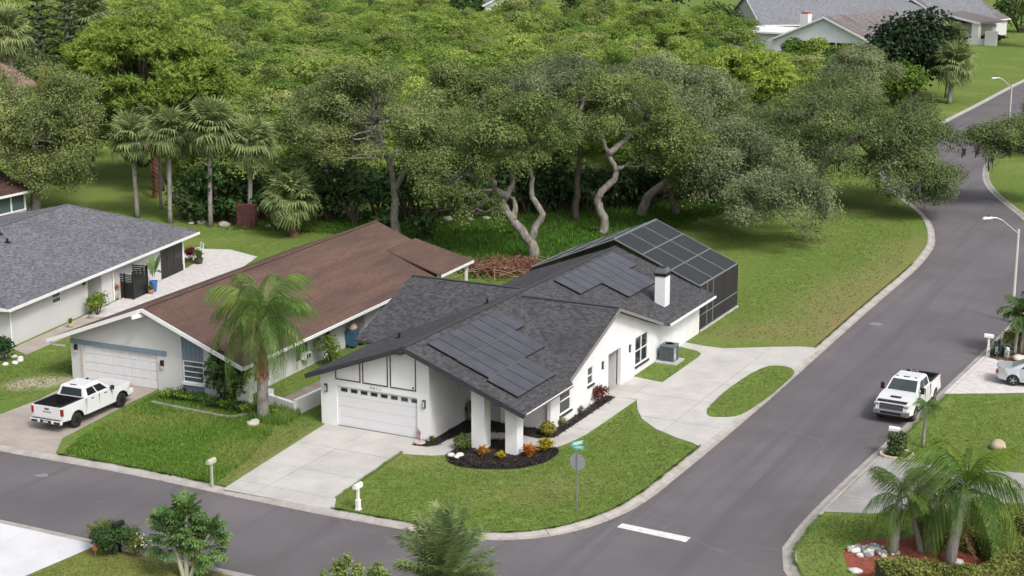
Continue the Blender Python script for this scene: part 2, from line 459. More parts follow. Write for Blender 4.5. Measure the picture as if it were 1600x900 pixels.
def blob_leaves(rng, blobs, n, L=.2, W=.1, spray=9, sp_r=.22, shell=.55, up=.6, low=.35, droop=.25, hang=.7):
    """leaves in small sprays through the outer part of ellipsoid clumps (cx,cy,cz,rx,ry,rz)"""
    B = np.array(blobs, float)
    w = (B[:, 3]*B[:, 4] + B[:, 4]*B[:, 5] + B[:, 3]*B[:, 5]) * (.45 + 1.1*rng.random(len(B))); w /= w.sum()
    ns = max(1, n // spray)
    idx = rng.choice(len(B), ns, p=w)
    d = unit(rng.normal(size=(ns, 3)))
    flip = (d[:, 2] < 0) & (rng.random(ns) > low); d[flip, 2] *= -1
    r = (shell + (1.12 - shell) * rng.random(ns) ** .6)[:, None]
    P = B[idx, :3] + d * r * B[idx, 3:]
    C = np.repeat(P, spray, 0) + rng.normal(size=(ns*spray, 3)) * sp_r * np.array([1, 1, hang])
    return leaf_quads(C, rng, L, W, up, np.repeat(d, spray, 0), droop)
def leaf_obj(name, VF, mat, parent=None):
    if isinstance(VF, list):
        vs, fs, b = [], [], 0
        for V, F in VF:
            vs.append(V); fs.append(F + b); b += len(V)
        V, F = np.concatenate(vs), np.concatenate(fs)
    else: V, F = VF
    o = bpy.data.objects.new(name, np_mesh(name, V, F, mat))
    return link(o, parent)
def wob(rng, a, b, n, amp):
    a, b = np.array(a, float), np.array(b, float)
    t = np.linspace(0, 1, n)[:, None]
    p = a + (b - a) * t
    k = np.cumsum(rng.normal(size=(n, 3)), 0) * amp
    k = k - k[0] - (k[-1] - k[0]) * t
    return [tuple(q) for q in p + k]
def clumps(rng, c, r, n, s0, s1, zmin=-.35, fill=.55):
    out = []
    while len(out) < n:
        d = unit(rng.normal(size=3))
        if d[2] < zmin: continue
        k = (fill + (1 - fill) * rng.random())
        p = np.array(c) + d * np.array(r) * k
        s = s0 + (s1 - s0) * rng.random()
        out.append((p[0], p[1], p[2], s * (.9 + .5*rng.random()), s * (.9 + .5*rng.random()), s * (.55 + .3*rng.random())))
    return out
# ------------------------------------------------------------------ ground, roads, kerbs
def catmull(P, k=6):
    P = [np.array(p, float) for p in P]
    out = []
    for i in range(len(P) - 1):
        p0, p1, p2, p3 = P[max(i-1, 0)], P[i], P[i+1], P[min(i+2, len(P)-1)]
        for j in range(k):
            t = j / k
            out.append(.5*((2*p1) + (-p0+p2)*t + (2*p0-5*p1+4*p2-p3)*t*t + (-p0+3*p1-3*p2+p3)*t**3))
    out.append(P[-1])
    return np.array(out)
def offset(P, d):
    t = np.gradient(P, axis=0); t = unit(t)
    return P + np.stack([-t[:, 1], t[:, 0]], 1) * d
NWK = catmull([(-150, 130), (-80, 101), (-48, 86.3), (-35.9, 80.6), (-25.53, 75.58), (-18.38, 72.3), (-11.68, 68.75), (-7.82, 66.8), (-4.32, 65.2), (-2.2, 64.45), (-0.27, 64.2), (1.66, 64.63), (3.37, 65.64), (5.02, 67.22), (6.49, 69.35), (7.94, 72.04), (9.92, 75.77), (14.3, 84.3), (19.16, 94.09), (23.29, 102.43), (25.58, 106.96), (30.13, 115.97), (32.99, 122.66), (34.31, 127.03), (35.5, 132.8), (36.0, 138.49), (36.0, 146.96), (36.72, 155.0), (38.29, 161.9), (42.66, 173.42), (50.0, 189.31), (62.07, 212.25), (76.78, 240.42), (103.69, 289.92), (160, 380)])
EKR = catmull([(40, 30), (22, 45), (13.2, 54.5), (11.5, 58.5), (11.12, 61.3), (11.26, 62.76), (11.8, 64.1), (13.12, 66.84), (16.25, 72.38), (22.08, 82.26), (29.38, 94.95), (33.64, 102.76), (37.03, 109.94), (40.68, 120.35), (42.87, 128.82), (43.84, 135.02), (44.8, 147.29), (46.67, 156.86), (50.81, 168.98), (55.47, 178.11), (60.55, 188.24), (77.72, 215.68), (110, 270), (190, 380)])
SKR = catmull([(-150, 118), (-80, 93), (-48, 78.6), (-31.98, 71.09), (-26.15, 68.23), (-22.72, 66.54), (-18.81, 64.63), (-15.08, 62.76), (-11.25, 60.85), (-8.22, 59.4), (-6.0, 58.2), (-4.3, 56.9), (-3.6, 55), (-4.2, 52.5), (-8, 44), (-14, 32)])
KW = .58
NWL, EL, SL = offset(NWK, KW), offset(EKR, -KW), offset(SKR, -KW)

def sheet(name, pts, z, mat, parent=None, kind='structure', thick=0):
    mb = MB()
    if thick: mb.hexa([(x, y, z - thick) for x, y in pts], [(x, y, z) for x, y in pts])
    else: mb.poly([(x, y, z) for x, y in pts])
    o = mb.build(name, mat, parent, tri=True)
    if kind and parent is None: o['kind'] = kind
    return o
g = sheet('ground', [(-3000, -500), (3000, -500), (3000, 4000), (-3000, 4000)], -.16, LAWN2)
sheet('road', [(-160, 10), (120, 10), (230, 390), (60, 390), (-160, 140)], -.10, ASPH)
sheet('lawn_north', [tuple(p) for p in NWL] + [(160, 3000), (-2500, 3000), (-2500, 200), (-150, 131)], 0, LAWN)
sheet('lawn_east', [tuple(p) for p in EL] + [(400, 380), (1500, 380), (1500, 0), (60, 0)], 0, LAWN)
sheet('lawn_south', [tuple(p) for p in SL] + [(-30, 0), (-300, 0), (-300, 118)], 0, LAWN2)

KPROF = [(0, .022), (.13, .016), (.27, -.035), (.36, -.072), (KW, -.094), (KW, -.18), (0, -.18)]
def kerb(name, label, edge, side, vis, seg=3.05):
    """rolled concrete kerb and gutter in cast lengths along the lawn edge"""
    root = bpy.data.objects.new(name, None); link(root); tag(root, label, 'kerb', kind='structure')
    t = unit(np.gradient(edge, axis=0)); nr = np.stack([-t[:, 1], t[:, 0]], 1) * side
    s = np.concatenate([[0], np.cumsum(np.linalg.norm(np.diff(edge, axis=0), axis=1))])
    def at(q):
        return (np.array([np.interp(q, s, edge[:, i]) for i in (0, 1)]), unit(np.array([np.interp(q, s, nr[:, i]) for i in (0, 1)])))
    q = 0
    while q < s[-1] - .5:
        p, _ = at(q)
        L = seg if vis(p) else 30
        L = min(L, s[-1] - q)
        k = 5 if L < 5 else 14
        rings = []
        for i in range(k + 1):
            p, n_ = at(q + .012 + (L - .024) * i / k)
            rings.append([(p[0] + n_[0]*d, p[1] + n_[1]*d, z) for d, z in KPROF])
        mb = MB(); m = len(KPROF)
        for r_ in rings: mb.v += r_
        for i in range(k):
            for j in range(m):
                j2 = (j + 1) % m
                mb.f.append((i*m+j, i*m+j2, (i+1)*m+j2, (i+1)*m+j))
        mb.f += [tuple(range(m)), tuple(k*m + j for j in range(m-1, -1, -1))]
        mb.build('kerb_stone', KERB, root)
        q += L
    return root
inview = lambda p: 58 < p[1] < 150 and abs(p[0]) < .37 * p[1]
kerb('kerb_north', 'rolled concrete kerb curving round the corner lawn and up the bend', NWL, -1, inview)
kerb('kerb_east', 'rolled concrete kerb along the side with the heavy pickup', EL, 1, inview)
kerb('kerb_south', 'rolled concrete kerb beside the papaya tree', SL, 1, inview)
# strips of joint filler under the kerb joints
sheet('stop_line', [(4.60, 65.66), (4.86, 66.11), (7.72, 64.5), (7.44, 63.98)], -.096, PAINT)
SMEAR = plain('old_paint_smear', (.20, .19, .195), .8, .3, 6, 30)
sheet('paint_smear', [(23.1, 99.9), (23.7, 99.6), (24.0, 100.0), (23.8, 100.5), (23.3, 100.5)], -.096, SMEAR)
sheet('paint_smear', [(-22.9, 72.2), (-22.5, 71.9), (-22.1, 72.0), (-22.3, 72.4)], -.096, SMEAR)

def clip(poly, a, b, c):
    """keep a*x+b*y<=c"""
    out = []
    for i in range(len(poly)):
        p, q = poly[i], poly[(i+1) % len(poly)]
        dp, dq = a*p[0]+b*p[1]-c, a*q[0]+b*q[1]-c
        if dp <= 0: out.append(p)
        if dp * dq < 0:
            t = dp / (dp - dq); out.append((p[0]+(q[0]-p[0])*t, p[1]+(q[1]-p[1])*t))
    return out
def area(p): return .5*sum(p[i][0]*p[(i+1) % len(p)][1]-p[(i+1) % len(p)][0]*p[i][1] for i in range(len(p)))
def slabs(name, poly, ang, org, cutsx, cutsy, mat, joint, top=.022, gap=.014, label=None):
    base = sheet(name, poly, .008, joint)
    ca, sa = math.cos(R(ang)), math.sin(R(ang))
    loc = [((x-org[0])*ca+(y-org[1])*sa, -(x-org[0])*sa+(y-org[1])*ca) for x, y in poly]
    cx, cy = [-1e3]+cutsx+[1e3], [-1e3]+cutsy+[1e3]
    for i in range(len(cx)-1):
        for j in range(len(cy)-1):
            p = clip(clip(clip(clip(loc, -1, 0, -cx[i]-gap), 1, 0, cx[i+1]-gap), 0, -1, -cy[j]-gap), 0, 1, cy[j+1]-gap)
            if len(p) < 3 or abs(area(p)) < .15: continue
            w = [(org[0]+x*ca-y*sa, org[1]+x*sa+y*ca) for x, y in p]
            dz = random.uniform(-.003, .003)
            MB().hexa([(x, y, .009) for x, y in w], [(x, y, top+dz) for x, y in w]).build('slab', mat, base, tri=True)
    return base
random.seed(3)
JOINT = concrete('joint_bed', (.16, .15, .135), .3, 1)  # darker concrete bed that shows in the slab joints
O1 = (-9.95, 79.69)
drive = [(-9.72, 79.6), (-13.42, 70.05), (-13.35, 69.95), (-11.45, 69.05), (-8.0, 67.45), (-8.04, 68.77), (-5.45, 75.02), (-4.85, 76.64), (-4.6, 77.0)]
slabs('front_driveway', drive, -27, O1, [2.9], [-8.9, -6.2, -3.1], CONC, JOINT)
path_out = [(-5.5, 74.87), (-3.97, 74.6), (-3.24, 74.73), (-2.8, 75.49), (-2.03, 76.35), (-1.07, 76.99), (-0.32, 76.99), (0.58, 76.26), (1.37, 75.77), (2.11, 75.77), (2.64, 76.26), (3.25, 77.04), (3.8, 77.83), (5.24, 80.53), (6.78, 83.55)]
path_in = [(-5.02, 76.1), (-4.31, 75.87), (-3.75, 76.06), (-3.21, 77.04), (-2.07, 78.14), (-1.09, 78.24), (-0.33, 78.04), (0.59, 77.63), (1.3, 77.14), (2.15, 77.24), (3.34, 79.48), (5.72, 84.15)]
def mound(name, pts, z0, h, mat, label, cat, n=7, seed=1):
    """a shallow uneven bed inside an outline"""
    rng = np.random.default_rng(seed)
    P = catmull(list(pts) + [pts[0]], 3)[:-1]
    c = P.mean(0)
    mb = MB(); m = len(P)
    for i in range(n + 1):
        k = 1 - i / (n + .3)
        for p in P:
            q = c + (p - c) * k
            z = z0 + h * (1 - k ** 3) + (rng.normal() * h * .3 if i else 0)
            mb.v.append((q[0] + (rng.normal()*.03 if i else 0), q[1] + (rng.normal()*.03 if i else 0), max(z, z0 - .01)))
    for i in range(n):
        for j in range(m):
            j2 = (j+1) % m
            mb.f.append((i*m+j, i*m+j2, (i+1)*m+j2, (i+1)*m+j))
    mb.f.append(tuple(n*m + j for j in range(m)))
    o = mb.build(name, mat)
    return tag(o, label, cat, kind='structure')
# front mulch beds; the path is laid over their edges
bedB = [(-5.2, 76.3), (-4.3, 75.8), (-3.7, 75.95), (-3.1, 77.0), (-2.0, 78.05), (-.3, 77.95), (.6, 77.5), (1.3, 77.05), (2.2, 77.2), (3.4, 79.5), (5.75, 84.0), (5.15, 84.6), (.8, 78.9), (-1.5, 80.2), (-2.4, 80.7), (-4.3, 77.2)]
sheet('wall_mulch_bed', bedB, .014, MULCH)
rngm = np.random.default_rng(12)
bedA = [(-3.24, 74.73), (-3.12, 73.72), (-2.47, 73.0), (-1.23, 72.7), (0.31, 72.78), (1.56, 73.6), (2.21, 74.64), (2.33, 75.49), (2.05, 75.72), (1.37, 75.72), (.58, 76.2), (-.32, 76.9), (-1.07, 76.9), (-2.03, 76.3), (-2.8, 75.45)]
mound('pillar_mulch_bed', bedA, .012, .07, MULCH, 'black mulch bed ringing the two square white pillars', 'mulch bed', seed=4)
walk = path_out + path_in[::-1]
slabs('front_walk', walk, -27, O1, [], [2.0, 5.2, 8.6], CONC, JOINT, top=.034)
east = [(6.83, 83.64), (6.74, 81.95), (6.85, 80.32), (7.45, 78.65), (8.4, 77.24), (9.1, 76.5), (9.42, 75.85), (12.0, 80.75), (15.9, 88.4), (18.85, 94.0), (17.61, 94.3), (15.65, 94.2), (12.87, 93.9), (11.77, 94.45), (10.62, 95.3), (8.1, 90.4), (6.95, 88.05), (5.65, 85.6), (5.05, 84.55), (5.7, 84.2)]
slabs('side_driveway', east, -27, O1, [12.6, 16.4], [5.0, 8.6, 12.4, 16.0], CONC, JOINT, top=.03)
def turf(name, pts, z, mat, k=3):
    P = catmull(list(pts) + [pts[0]], k)[:-1] if k > 1 else pts
    return sheet(name, [tuple(p) for p in P], z, mat, thick=.05)
turf('lawn_patch', [(6.98, 87.98), (8.53, 86.85), (11.2, 92.1), (11.38, 92.7), (11.2, 93.3), (10.25, 94.2), (8.18, 90.44)], .05, LAWN, 1)
island = [(10.48, 81.95), (10.39, 80.95), (10.75, 80.6), (11.75, 80.7), (12.4, 81.4), (14.03, 84.1), (16.0, 87.95), (16.35, 89.13), (16.05, 89.95), (15.01, 90.0), (13.62, 88.23), (11.71, 84.81)]
turf('lawn_island', island, .05, LAWN, 4)
slabs('neighbour_driveway', [(-28.6, 79.2), (-27.16, 81.2), (-25.93, 83.64), (-24.81, 86.98), (-24.6, 88.3), (-19.6, 86.0), (-20.7, 83.3), (-21.56, 80.86), (-22.85, 77.24), (-22.55, 74.75), (-25.5, 76.15), (-28.2, 77.4)], -24, (-25.11, 88.1), [2.4], [-9.9, -6.0], CONCT, JOINT)
slabs('south_driveway', [(-29.38, 69.3), (-22.56, 65.9), (-17.6, 63.4), (-19.71, 60.24), (-22.52, 54.48), (-34, 60)], -26, (-17.5, 63), [-7], [-4], concrete('white_concrete', (.58, .58, .60), .12), JOINT)
slabs('grey_driveway', [(14.0, 67.2), (18.3, 74.7), (19.17, 73.72), (21.6, 72.91), (24.44, 72.11), (40, 67.5), (38, 63.5), (25.47, 67.8), (23.33, 68.3), (20.26, 67.8), (16.01, 67.0)], -28, (14, 67), [2.6, 8.2, 11.5], [2.4], CONCW, concrete('crack_fill', (.5, .49, .47), .2))
PAVER = concrete('pale_pavers', (.56, .53, .52), .25, 2.4, (.40, .37, .36))
slabs('paver_driveway', [(23.9, 84.75), (28.3, 92.3), (29.5, 90.4), (32.05, 89.39), (44, 85), (42, 80.5), (30.64, 84.9), (28.43, 84.9), (26, 84.8)], 63, (24, 84.6), [0.0], [], PAVER, JOINT)
slabs('left_walk', [(-30.46, 93.9), (-28.2, 101.5), (-26.2, 101.5), (-29.2, 92.5)], -17, (-30.5, 93.9), [], [3.2, 6.4], CONCT, JOINT)
sheet('left_patio', [(-28.2, 101.5), (-26.6, 107), (-24.3, 114.9), (-23.7, 118.2), (-25.9, 119.6), (-25.2, 122.6), (-21.97, 122.1), (-19.5, 119.6), (-21.0, 110), (-24.3, 99.5), (-26.2, 101.4)], .02, PAVER, thick=.03)
def blades(name, poly, dens, h, w, n, mat, seed, label, lean=.45):
    """short grass blades standing in a patch of lawn"""
    rng = np.random.default_rng(seed)
    P = np.array(poly); lo, hi = P.min(0), P.max(0)
    m = int(dens * np.prod(hi - lo))
    pts = lo + rng.random((m, 2)) * (hi - lo)
    ins = np.zeros(m, bool)
    for i in range(len(P)):
        a, b = P[i], P[(i+1) % len(P)]
        c = ((a[1] > pts[:, 1]) != (b[1] > pts[:, 1]))
        with np.errstate(divide='ignore', invalid='ignore'):
            x = (b[0]-a[0])*(pts[:, 1]-a[1])/(b[1]-a[1]) + a[0]
        ins ^= c & (pts[:, 0] < x)
    pts = np.repeat(pts[ins], n, 0); k = len(pts)
    pts = pts + rng.normal(size=(k, 2)) * .035
    a = rng.random(k) * 2*np.pi; hh = h * (.5 + .9*rng.random(k))
    d = np.stack([np.cos(a), np.sin(a)], 1)
    s = np.stack([-d[:, 1], d[:, 0]], 1) * (w/2)
    b0 = np.c_[pts + s, np.full(k, .0)]; b1 = np.c_[pts - s, np.full(k, .0)]
    tp = np.c_[pts + d * (hh * lean * rng.random(k))[:, None], hh]
    V = np.stack([b0, b1, tp], 1).reshape(-1, 3)
    o = link(bpy.data.objects.new(name, np_mesh(name, V, np.arange(k*3).reshape(k, 3), mat)))
    return tag(o, label, 'grass', kind='stuff')
blades('grass', [(-22.2, 75.0), (-22.0, 77.4), (-20.4, 83.0), (-19.6, 84.9), (-16.16, 83.2), (-13.2, 81.3), (-12.2, 79.6), (-12.5, 77), (-13.0, 73.6), (-13.9, 70.8), (-18.2, 72.9)], 170, .125, .042, 4, GRBT, 5, 'long unmown grass in the front yard beside the pickup driveway', 1.2)
blades('grass', [(-7.7, 67.3), (-4.3, 65.85), (-.3, 64.85), (2.9, 66.0), (5, 68.1), (7.3, 72.2), (9.1, 75.6), (8.2, 77), (7.2, 78.6), (6.6, 80.3), (6.4, 82.2), (5.2, 80), (3.3, 76.6), (2.5, 75.5), (1.5, 73.4), (.3, 72.6), (-1.2, 72.5), (-2.6, 72.9), (-3.3, 74.5), (-5.3, 74.6), (-7.8, 68.6)], 70, .055, .035, 3, GRB, 6, 'short mown grass around the street sign on the corner lawn')
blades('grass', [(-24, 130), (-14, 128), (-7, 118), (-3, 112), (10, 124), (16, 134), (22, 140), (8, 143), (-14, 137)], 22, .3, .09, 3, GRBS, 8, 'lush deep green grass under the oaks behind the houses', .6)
def inside(P, poly):
    poly = np.array(poly); ins = np.zeros(len(P), bool)
    for i in range(len(poly)):
        a, b = poly[i], poly[(i+1) % len(poly)]
        c = (a[1] > P[:, 1]) != (b[1] > P[:, 1])
        with np.errstate(divide='ignore', invalid='ignore'):
            ins ^= c & (P[:, 0] < (b[0]-a[0])*(P[:, 1]-a[1])/(b[1]-a[1])+a[0])
    return ins
PAVED = [drive, east, [(-28.6, 79.2), (-24.6, 88.3), (-19.6, 86.0), (-22.3, 77), (-22.3, 74.2), (-28.2, 76.8)], [(13.6, 66.6), (18.3, 75.3), (40, 68), (38, 63.5), (16.01, 66.8)], [(23.4, 84.3), (28.3, 93), (44, 85), (42, 80.5), (26, 84.6)], island]
def edge_tufts(name, line, side, n, label, seed, lo=56, hi=118):
    """ragged blades leaning over a lawn edge"""
    rng = np.random.default_rng(seed)
    L_ = line[(line[:, 1] > lo) & (line[:, 1] < hi) & (np.abs(line[:, 0]) < .36*line[:, 1])]
    s = np.concatenate([[0], np.cumsum(np.linalg.norm(np.diff(L_, axis=0), axis=1))]); q = rng.random(n)*s[-1]
    q = q + .25*np.sin(q*3.1)
    c = np.stack([np.interp(q, s, L_[:, k]) for k in (0, 1)], 1); t = unit(np.stack([np.interp(q, s, np.gradient(L_[:, k])) for k in (0, 1)], 1))
    nn = np.stack([-t[:, 1], t[:, 0]], 1)*side
    keep = ~np.any([inside(c - nn*.3, q_) for q_ in PAVED], axis=0)
    c, t, nn = c[keep], t[keep], nn[keep]; n = len(c)
    p = c - nn*(rng.random(n)*.10)[:, None]; h = .05+.07*rng.random(n); w = t*.02
    V = np.stack([np.c_[p+w, np.full(n, .02)], np.c_[p-w, np.full(n, .02)], np.c_[p+nn*(.05+.13*rng.random(n))[:, None]+rng.normal(size=(n, 2))*.03, h]], 1).reshape(-1, 3)
    o = link(bpy.data.objects.new(name, np_mesh(name, V, np.arange(n*3).reshape(n, 3), GRB)))
    return tag(o, label, 'grass', kind='stuff')
edge_tufts('grass_edge', NWL, -1, 16000, 'ragged grass blades leaning over the corner kerb', 41)
edge_tufts('grass_edge', EL, 1, 9000, 'ragged grass blades leaning over the kerb across the road', 42)
edge_tufts('grass_edge', np.array([(-8.04, 68.77), (-7.2, 70.8), (-5.45, 75.02)]), 1, 1600, 'ragged grass blades along the front driveway edge', 43)
def litter(name, line, side, n, w, label, seed):
    rng = np.random.default_rng(seed)
    L_ = line[(line[:, 1] > 56) & (line[:, 1] < 150) & (np.abs(line[:, 0]) < .36*line[:, 1])]
    s = np.concatenate([[0], np.cumsum(np.linalg.norm(np.diff(L_, axis=0), axis=1))]); q = rng.random(n)*s[-1]
    c = np.stack([np.interp(q, s, L_[:, k]) for k in (0, 1)], 1); t = unit(np.stack([np.interp(q, s, np.gradient(L_[:, k])) for k in (0, 1)], 1))
    nn = np.stack([-t[:, 1], t[:, 0]], 1)*side
    p = c + nn*(KW - .1 + np.abs(rng.normal(size=n))*w)[:, None]
    V, F = leaf_quads(np.c_[p, np.full(n, -.085)], rng, .07, .035, 4)
    o = link(bpy.data.objects.new(name, np_mesh(name, V, F, BRUSH)))
    return tag(o, label, 'leaf litter', kind='stuff')
litter('leaf_litter', NWL, -1, 2600, .35, 'scattered dead leaves in the gutter of the corner kerb', 44)
litter('leaf_litter', EL, 1, 1500, .35, 'scattered dead leaves in the gutter across the road', 45)
blades('grass', [(11.5, 97), (18.6, 95.2), (23.6, 105.5), (29.6, 118), (32.6, 128), (34.3, 138), (26, 138), (20, 120), (16, 108)], 14, .07, .05, 3, GRB, 16, 'short grass on the wide verge beside the pool enclosure')
blades('grass', [(12.6, 64.6), (14.1, 66.7), (19.5, 67.3), (17, 64.6), (14.2, 63.6), (13.5, 62.5), (13.5, 60), (12.0, 60.5), (12.0, 63)], 70, .055, .035, 3, GRB, 17, 'short grass between the far kerb and the red mulch bed')
blades('grass', [(19.4, 75.2), (24.3, 84.0), (30, 84.2), (36, 82), (33, 71.2), (24.5, 72.6), (19.9, 74)], 45, .055, .04, 3, GRB, 18, 'short grass between the paver and grey driveways')
blades('grass', [(-29.2, 80.8), (-25.6, 87.5), (-25.2, 90), (-28.8, 91.8), (-30, 92.6), (-33, 90)], 55, .06, .04, 3, GRB, 19, 'short grass beside the tan driveway and bare soil')
blades('grass', island, 80, .10, .035, 3, GRB, 20, 'short grass on the lawn island in the curved driveway')
blades('grass', [(-17.6, 62.6), (-14.9, 61.7), (-11.4, 60.1), (-10, 58.5), (-19.4, 60.2)], 60, .055, .035, 3, GRB, 21, 'short dry grass under the papaya by the near kerb')
blades('grass', [(-13.2, 74), (-12.7, 77), (-12.3, 79.5), (-10.4, 79.4), (-11.0, 77), (-13.6, 70.6)], 70, .06, .035, 3, GRB, 22, 'short drier grass strip along the front driveway')
def chips(name, poly, n, z, label, seed, mat):
    rng = np.random.default_rng(seed); P_ = np.array(poly); lo, hi = P_.min(0), P_.max(0)
    q = lo + rng.random((n, 2))*(hi-lo); q = q[inside(q, poly)] + rng.normal(size=(1, 2))*0
    q = q + rng.normal(size=q.shape)*.05
    V, F = leaf_quads(np.c_[q, z + rng.random(len(q))*.04], rng, .13, .05, 1.2)
    o = link(bpy.data.objects.new(name, np_mesh(name, V, F, mat))); return tag(o, label, 'mulch', kind='stuff')
CHIP = leafmat('bark_chips', (.006, .005, .005), (.03, .024, .02), (.045, .036, .03), .02, 2)
chips('mulch_chips', bedA, 9000, .06, 'loose black bark chips on the pillar mulch bed', 61, CHIP)
chips('mulch_chips', bedB, 9000, .03, 'loose black bark chips on the wall mulch bed', 62, CHIP)
# ------------------------------------------------------------------ building helpers
def uv_slopes(o):
    me = o.data
    uvl = me.uv_layers.new(name='UVMap')
    co = np.empty(len(me.vertices)*3); me.vertices.foreach_get('co', co); co = co.reshape(-1, 3)
    for p in me.polygons:
        n = p.normal
        t = Vector((0, 0, 1)).cross(n)
        t = t.normalized() if t.length > .02 else Vector((1, 0, 0))
        b = n.cross(t)
        for li in p.loop_indices:
            q = Vector(co[me.loops[li].vertex_index])
            uvl.data[li].uv = (q.dot(t) + 50, q.dot(b) + 50)
    return o
def gable(mb, axis, eL, zL, r, zR_, eR, zE, a0, a1, t=.16):
    """a two-slope roof slab: eave L, ridge, eave R across; runs a0..a1 along the axis"""
    prof = [(eL, zL), (r, zR_), (eR, zE), (eR, zE - t), (r, zR_ - t), (eL, zL - t)]
    f = (lambda c, z, a: (c, a, z)) if axis == 'y' else (lambda c, z, a: (a, c, z))
    b = len(mb.v)
    mb.v += [f(c, z, a0) for c, z in prof] + [f(c, z, a1) for c, z in prof]
    for i in range(6):
        j = (i + 1) % 6
        mb.f.append((b+i, b+j, b+6+j, b+6+i))
    for o in (0, 6):
        mb.f += [(b+o, b+o+1, b+o+4, b+o+5), (b+o+1, b+o+2, b+o+3, b+o+4)]
def slab_roof(mb, pts, t=.14):
    mb.hexa([(x, y, z - t) for x, y, z in pts], pts)
class Wall:
    """a wall plane: axis 'x' or 'y' it runs along, at `f`, outward sign `s`"""
    def __init__(s, axis, f, sgn): s.ax, s.f_, s.s = axis, f, sgn
    def p(s, a, d, z):
        q = s.f_ + s.s * d
        return (a, q, z) if s.ax == 'x' else (q, a, z)
    def cuboid(s, mb, a0, a1, d0, d1, z0, z1):
        lo = [s.p(a0, d0, z0), s.p(a1, d0, z0), s.p(a1, d1, z0), s.p(a0, d1, z0)]
        hi = [s.p(a0, d0, z1), s.p(a1, d0, z1), s.p(a1, d1, z1), s.p(a0, d1, z1)]
        mb.hexa(lo, hi); return mb
    def wall(s, mb, a0, a1, top, holes=(), brk=(), th=.2, z0=0.0):
        top_ = top if callable(top) else (lambda a: top)
        cs = sorted({a0, a1, *[h[0] for h in holes], *[h[1] for h in holes], *brk})
        cs = [c for c in cs if a0 <= c <= a1]
        for x0, x1 in zip(cs[:-1], cs[1:]):
            segs, z = [], z0
            for h in sorted([h for h in holes if h[0] <= x0 + 1e-6 and h[1] >= x1 - 1e-6], key=lambda h: h[2]):
                if h[2] > z + 1e-6: segs.append((z, z, h[2], h[2]))
                z = h[3]
            segs.append((z, z, top_(x0), top_(x1)))
            for za, zb, zc, zd in segs:
                mb.hexa([s.p(x0, 0, za), s.p(x1, 0, zb), s.p(x1, -th, zb), s.p(x0, -th, za)],
                        [s.p(x0, 0, zc), s.p(x1, 0, zd), s.p(x1, -th, zd), s.p(x0, -th, zc)])
    def window(s, par, a0, a1, z0, z1, cols=1, rows=2, fm=None, gm=None, fw=.06, sill=None, trim=False, rec=.06):
        fm = fm or WHITE; gm = gm or GLASS
        w = MB()
        s.cuboid(w, a0, a1, -rec-.05, -rec+.02, z0, z0+fw); s.cuboid(w, a0, a1, -rec-.05, -rec+.02, z1-fw, z1)
        s.cuboid(w, a0, a0+fw, -rec-.05, -rec+.022, z0+fw, z1-fw); s.cuboid(w, a1-fw, a1, -rec-.05, -rec+.022, z0+fw, z1-fw)
        for i in range(1, cols):
            c = a0 + (a1-a0)*i/cols; s.cuboid(w, c-fw*.55, c+fw*.55, -rec-.05, -rec+.021, z0+fw, z1-fw)
        for j in range(1, rows):
            c = z0 + (z1-z0)*j/rows; s.cuboid(w, a0+fw, a1-fw, -rec-.05, -rec+.018, c-fw*.45, c+fw*.45)
        o = w.build('window', fm, par)
        for i in range(cols):
            for j in range(rows):
                x0 = a0 + (a1-a0)*i/cols + fw*.5; x1 = a0 + (a1-a0)*(i+1)/cols - fw*.5
                y0 = z0 + (z1-z0)*j/rows + fw*.4; y1 = z0 + (z1-z0)*(j+1)/rows - fw*.4
                g = MB(); s.cuboid(g, x0, x1, -rec-.045, -rec-.02-.004*j, y0, y1); g.build('pane', gm, o)
        if sill:
            g = MB(); s.cuboid(g, a0-.05, a1+.05, -.05, .07, z0-.11, z0-.002); g.build('sill', sill, o)
        return o
    def board(s, name, mat, par, a0, a1, d0, d1, z0, z1, bevel=0):
        g = MB(); s.cuboid(g, a0, a1, d0, d1, z0, z1); return g.build(name, mat, par, bevel=bevel)
    def sconce(s, par, a, z, h=.42, w=.16):
        o = s.board('wall_lamp', CHAR, par, a-w/2, a+w/2, .002, .10, z-h/2, z+h/2, .01)
        s.board('lamp_glass', LAMPG, o, a-w*.28, a+w*.28, .102, .125, z-h*.36, z+h*.33)
        return o
    def mesh(s, name, mat, par, quads):
        g = MB()
        for q in quads: s.cuboid(g, *q)
        return g.build(name, mat, par)

# ------------------------------------------------------------------ the corner house
H1 = thing('white_house', 'white stucco corner house with charcoal shingle gables, solar panels and two square porch pillars', 'house', (-9.95, 79.69, 0), R(-27))
XR, ZR, PT = 5.4, 4.98, .37
zt = lambda x: ZR - PT*abs(x - XR) - .17
fw_ = Wall('x', 0.0, -1)      # garage front
mb = MB()
fw_.wall(mb, 0, 6.5, zt, [(.98, 5.80, 0, 2.2)], [XR])
Wall('y', 6.5, 1).wall(mb, .2, 4.3, zt(6.5))
Wall('x', 4.3, -1).wall(mb, 6.5, 11.0, zt, [(7.3, 8.3, 0, 2.1)])
ew = Wall('y', 11.3, 1)
zg = lambda a: 4.95 - .366*abs(a - 11.65) - .18
eholes = [(5.2, 6.6, .55, 1.95), (8.7, 9.45, 1.2, 2.2), (11.45, 13.2, 0, 2.25), (15.3, 17.25, .55, 2.25)]
ew.wall(mb, 4.1, 25.7, lambda a: max(zg(a), 2.52) if 5 < a < 18.3 else 2.52, eholes, [5.0, 11.65, 18.3])
Wall('y', 0, -1).wall(mb, .2, 7.5, 2.75)
Wall('y', -1.7, -1).wall(mb, 7.4, 19.0, lambda a: 4.95-.366*abs(a-13.2)-.18, (), [13.2])
Wall('x', 7.4, -1).wall(mb, -1.7, .2, 2.6)
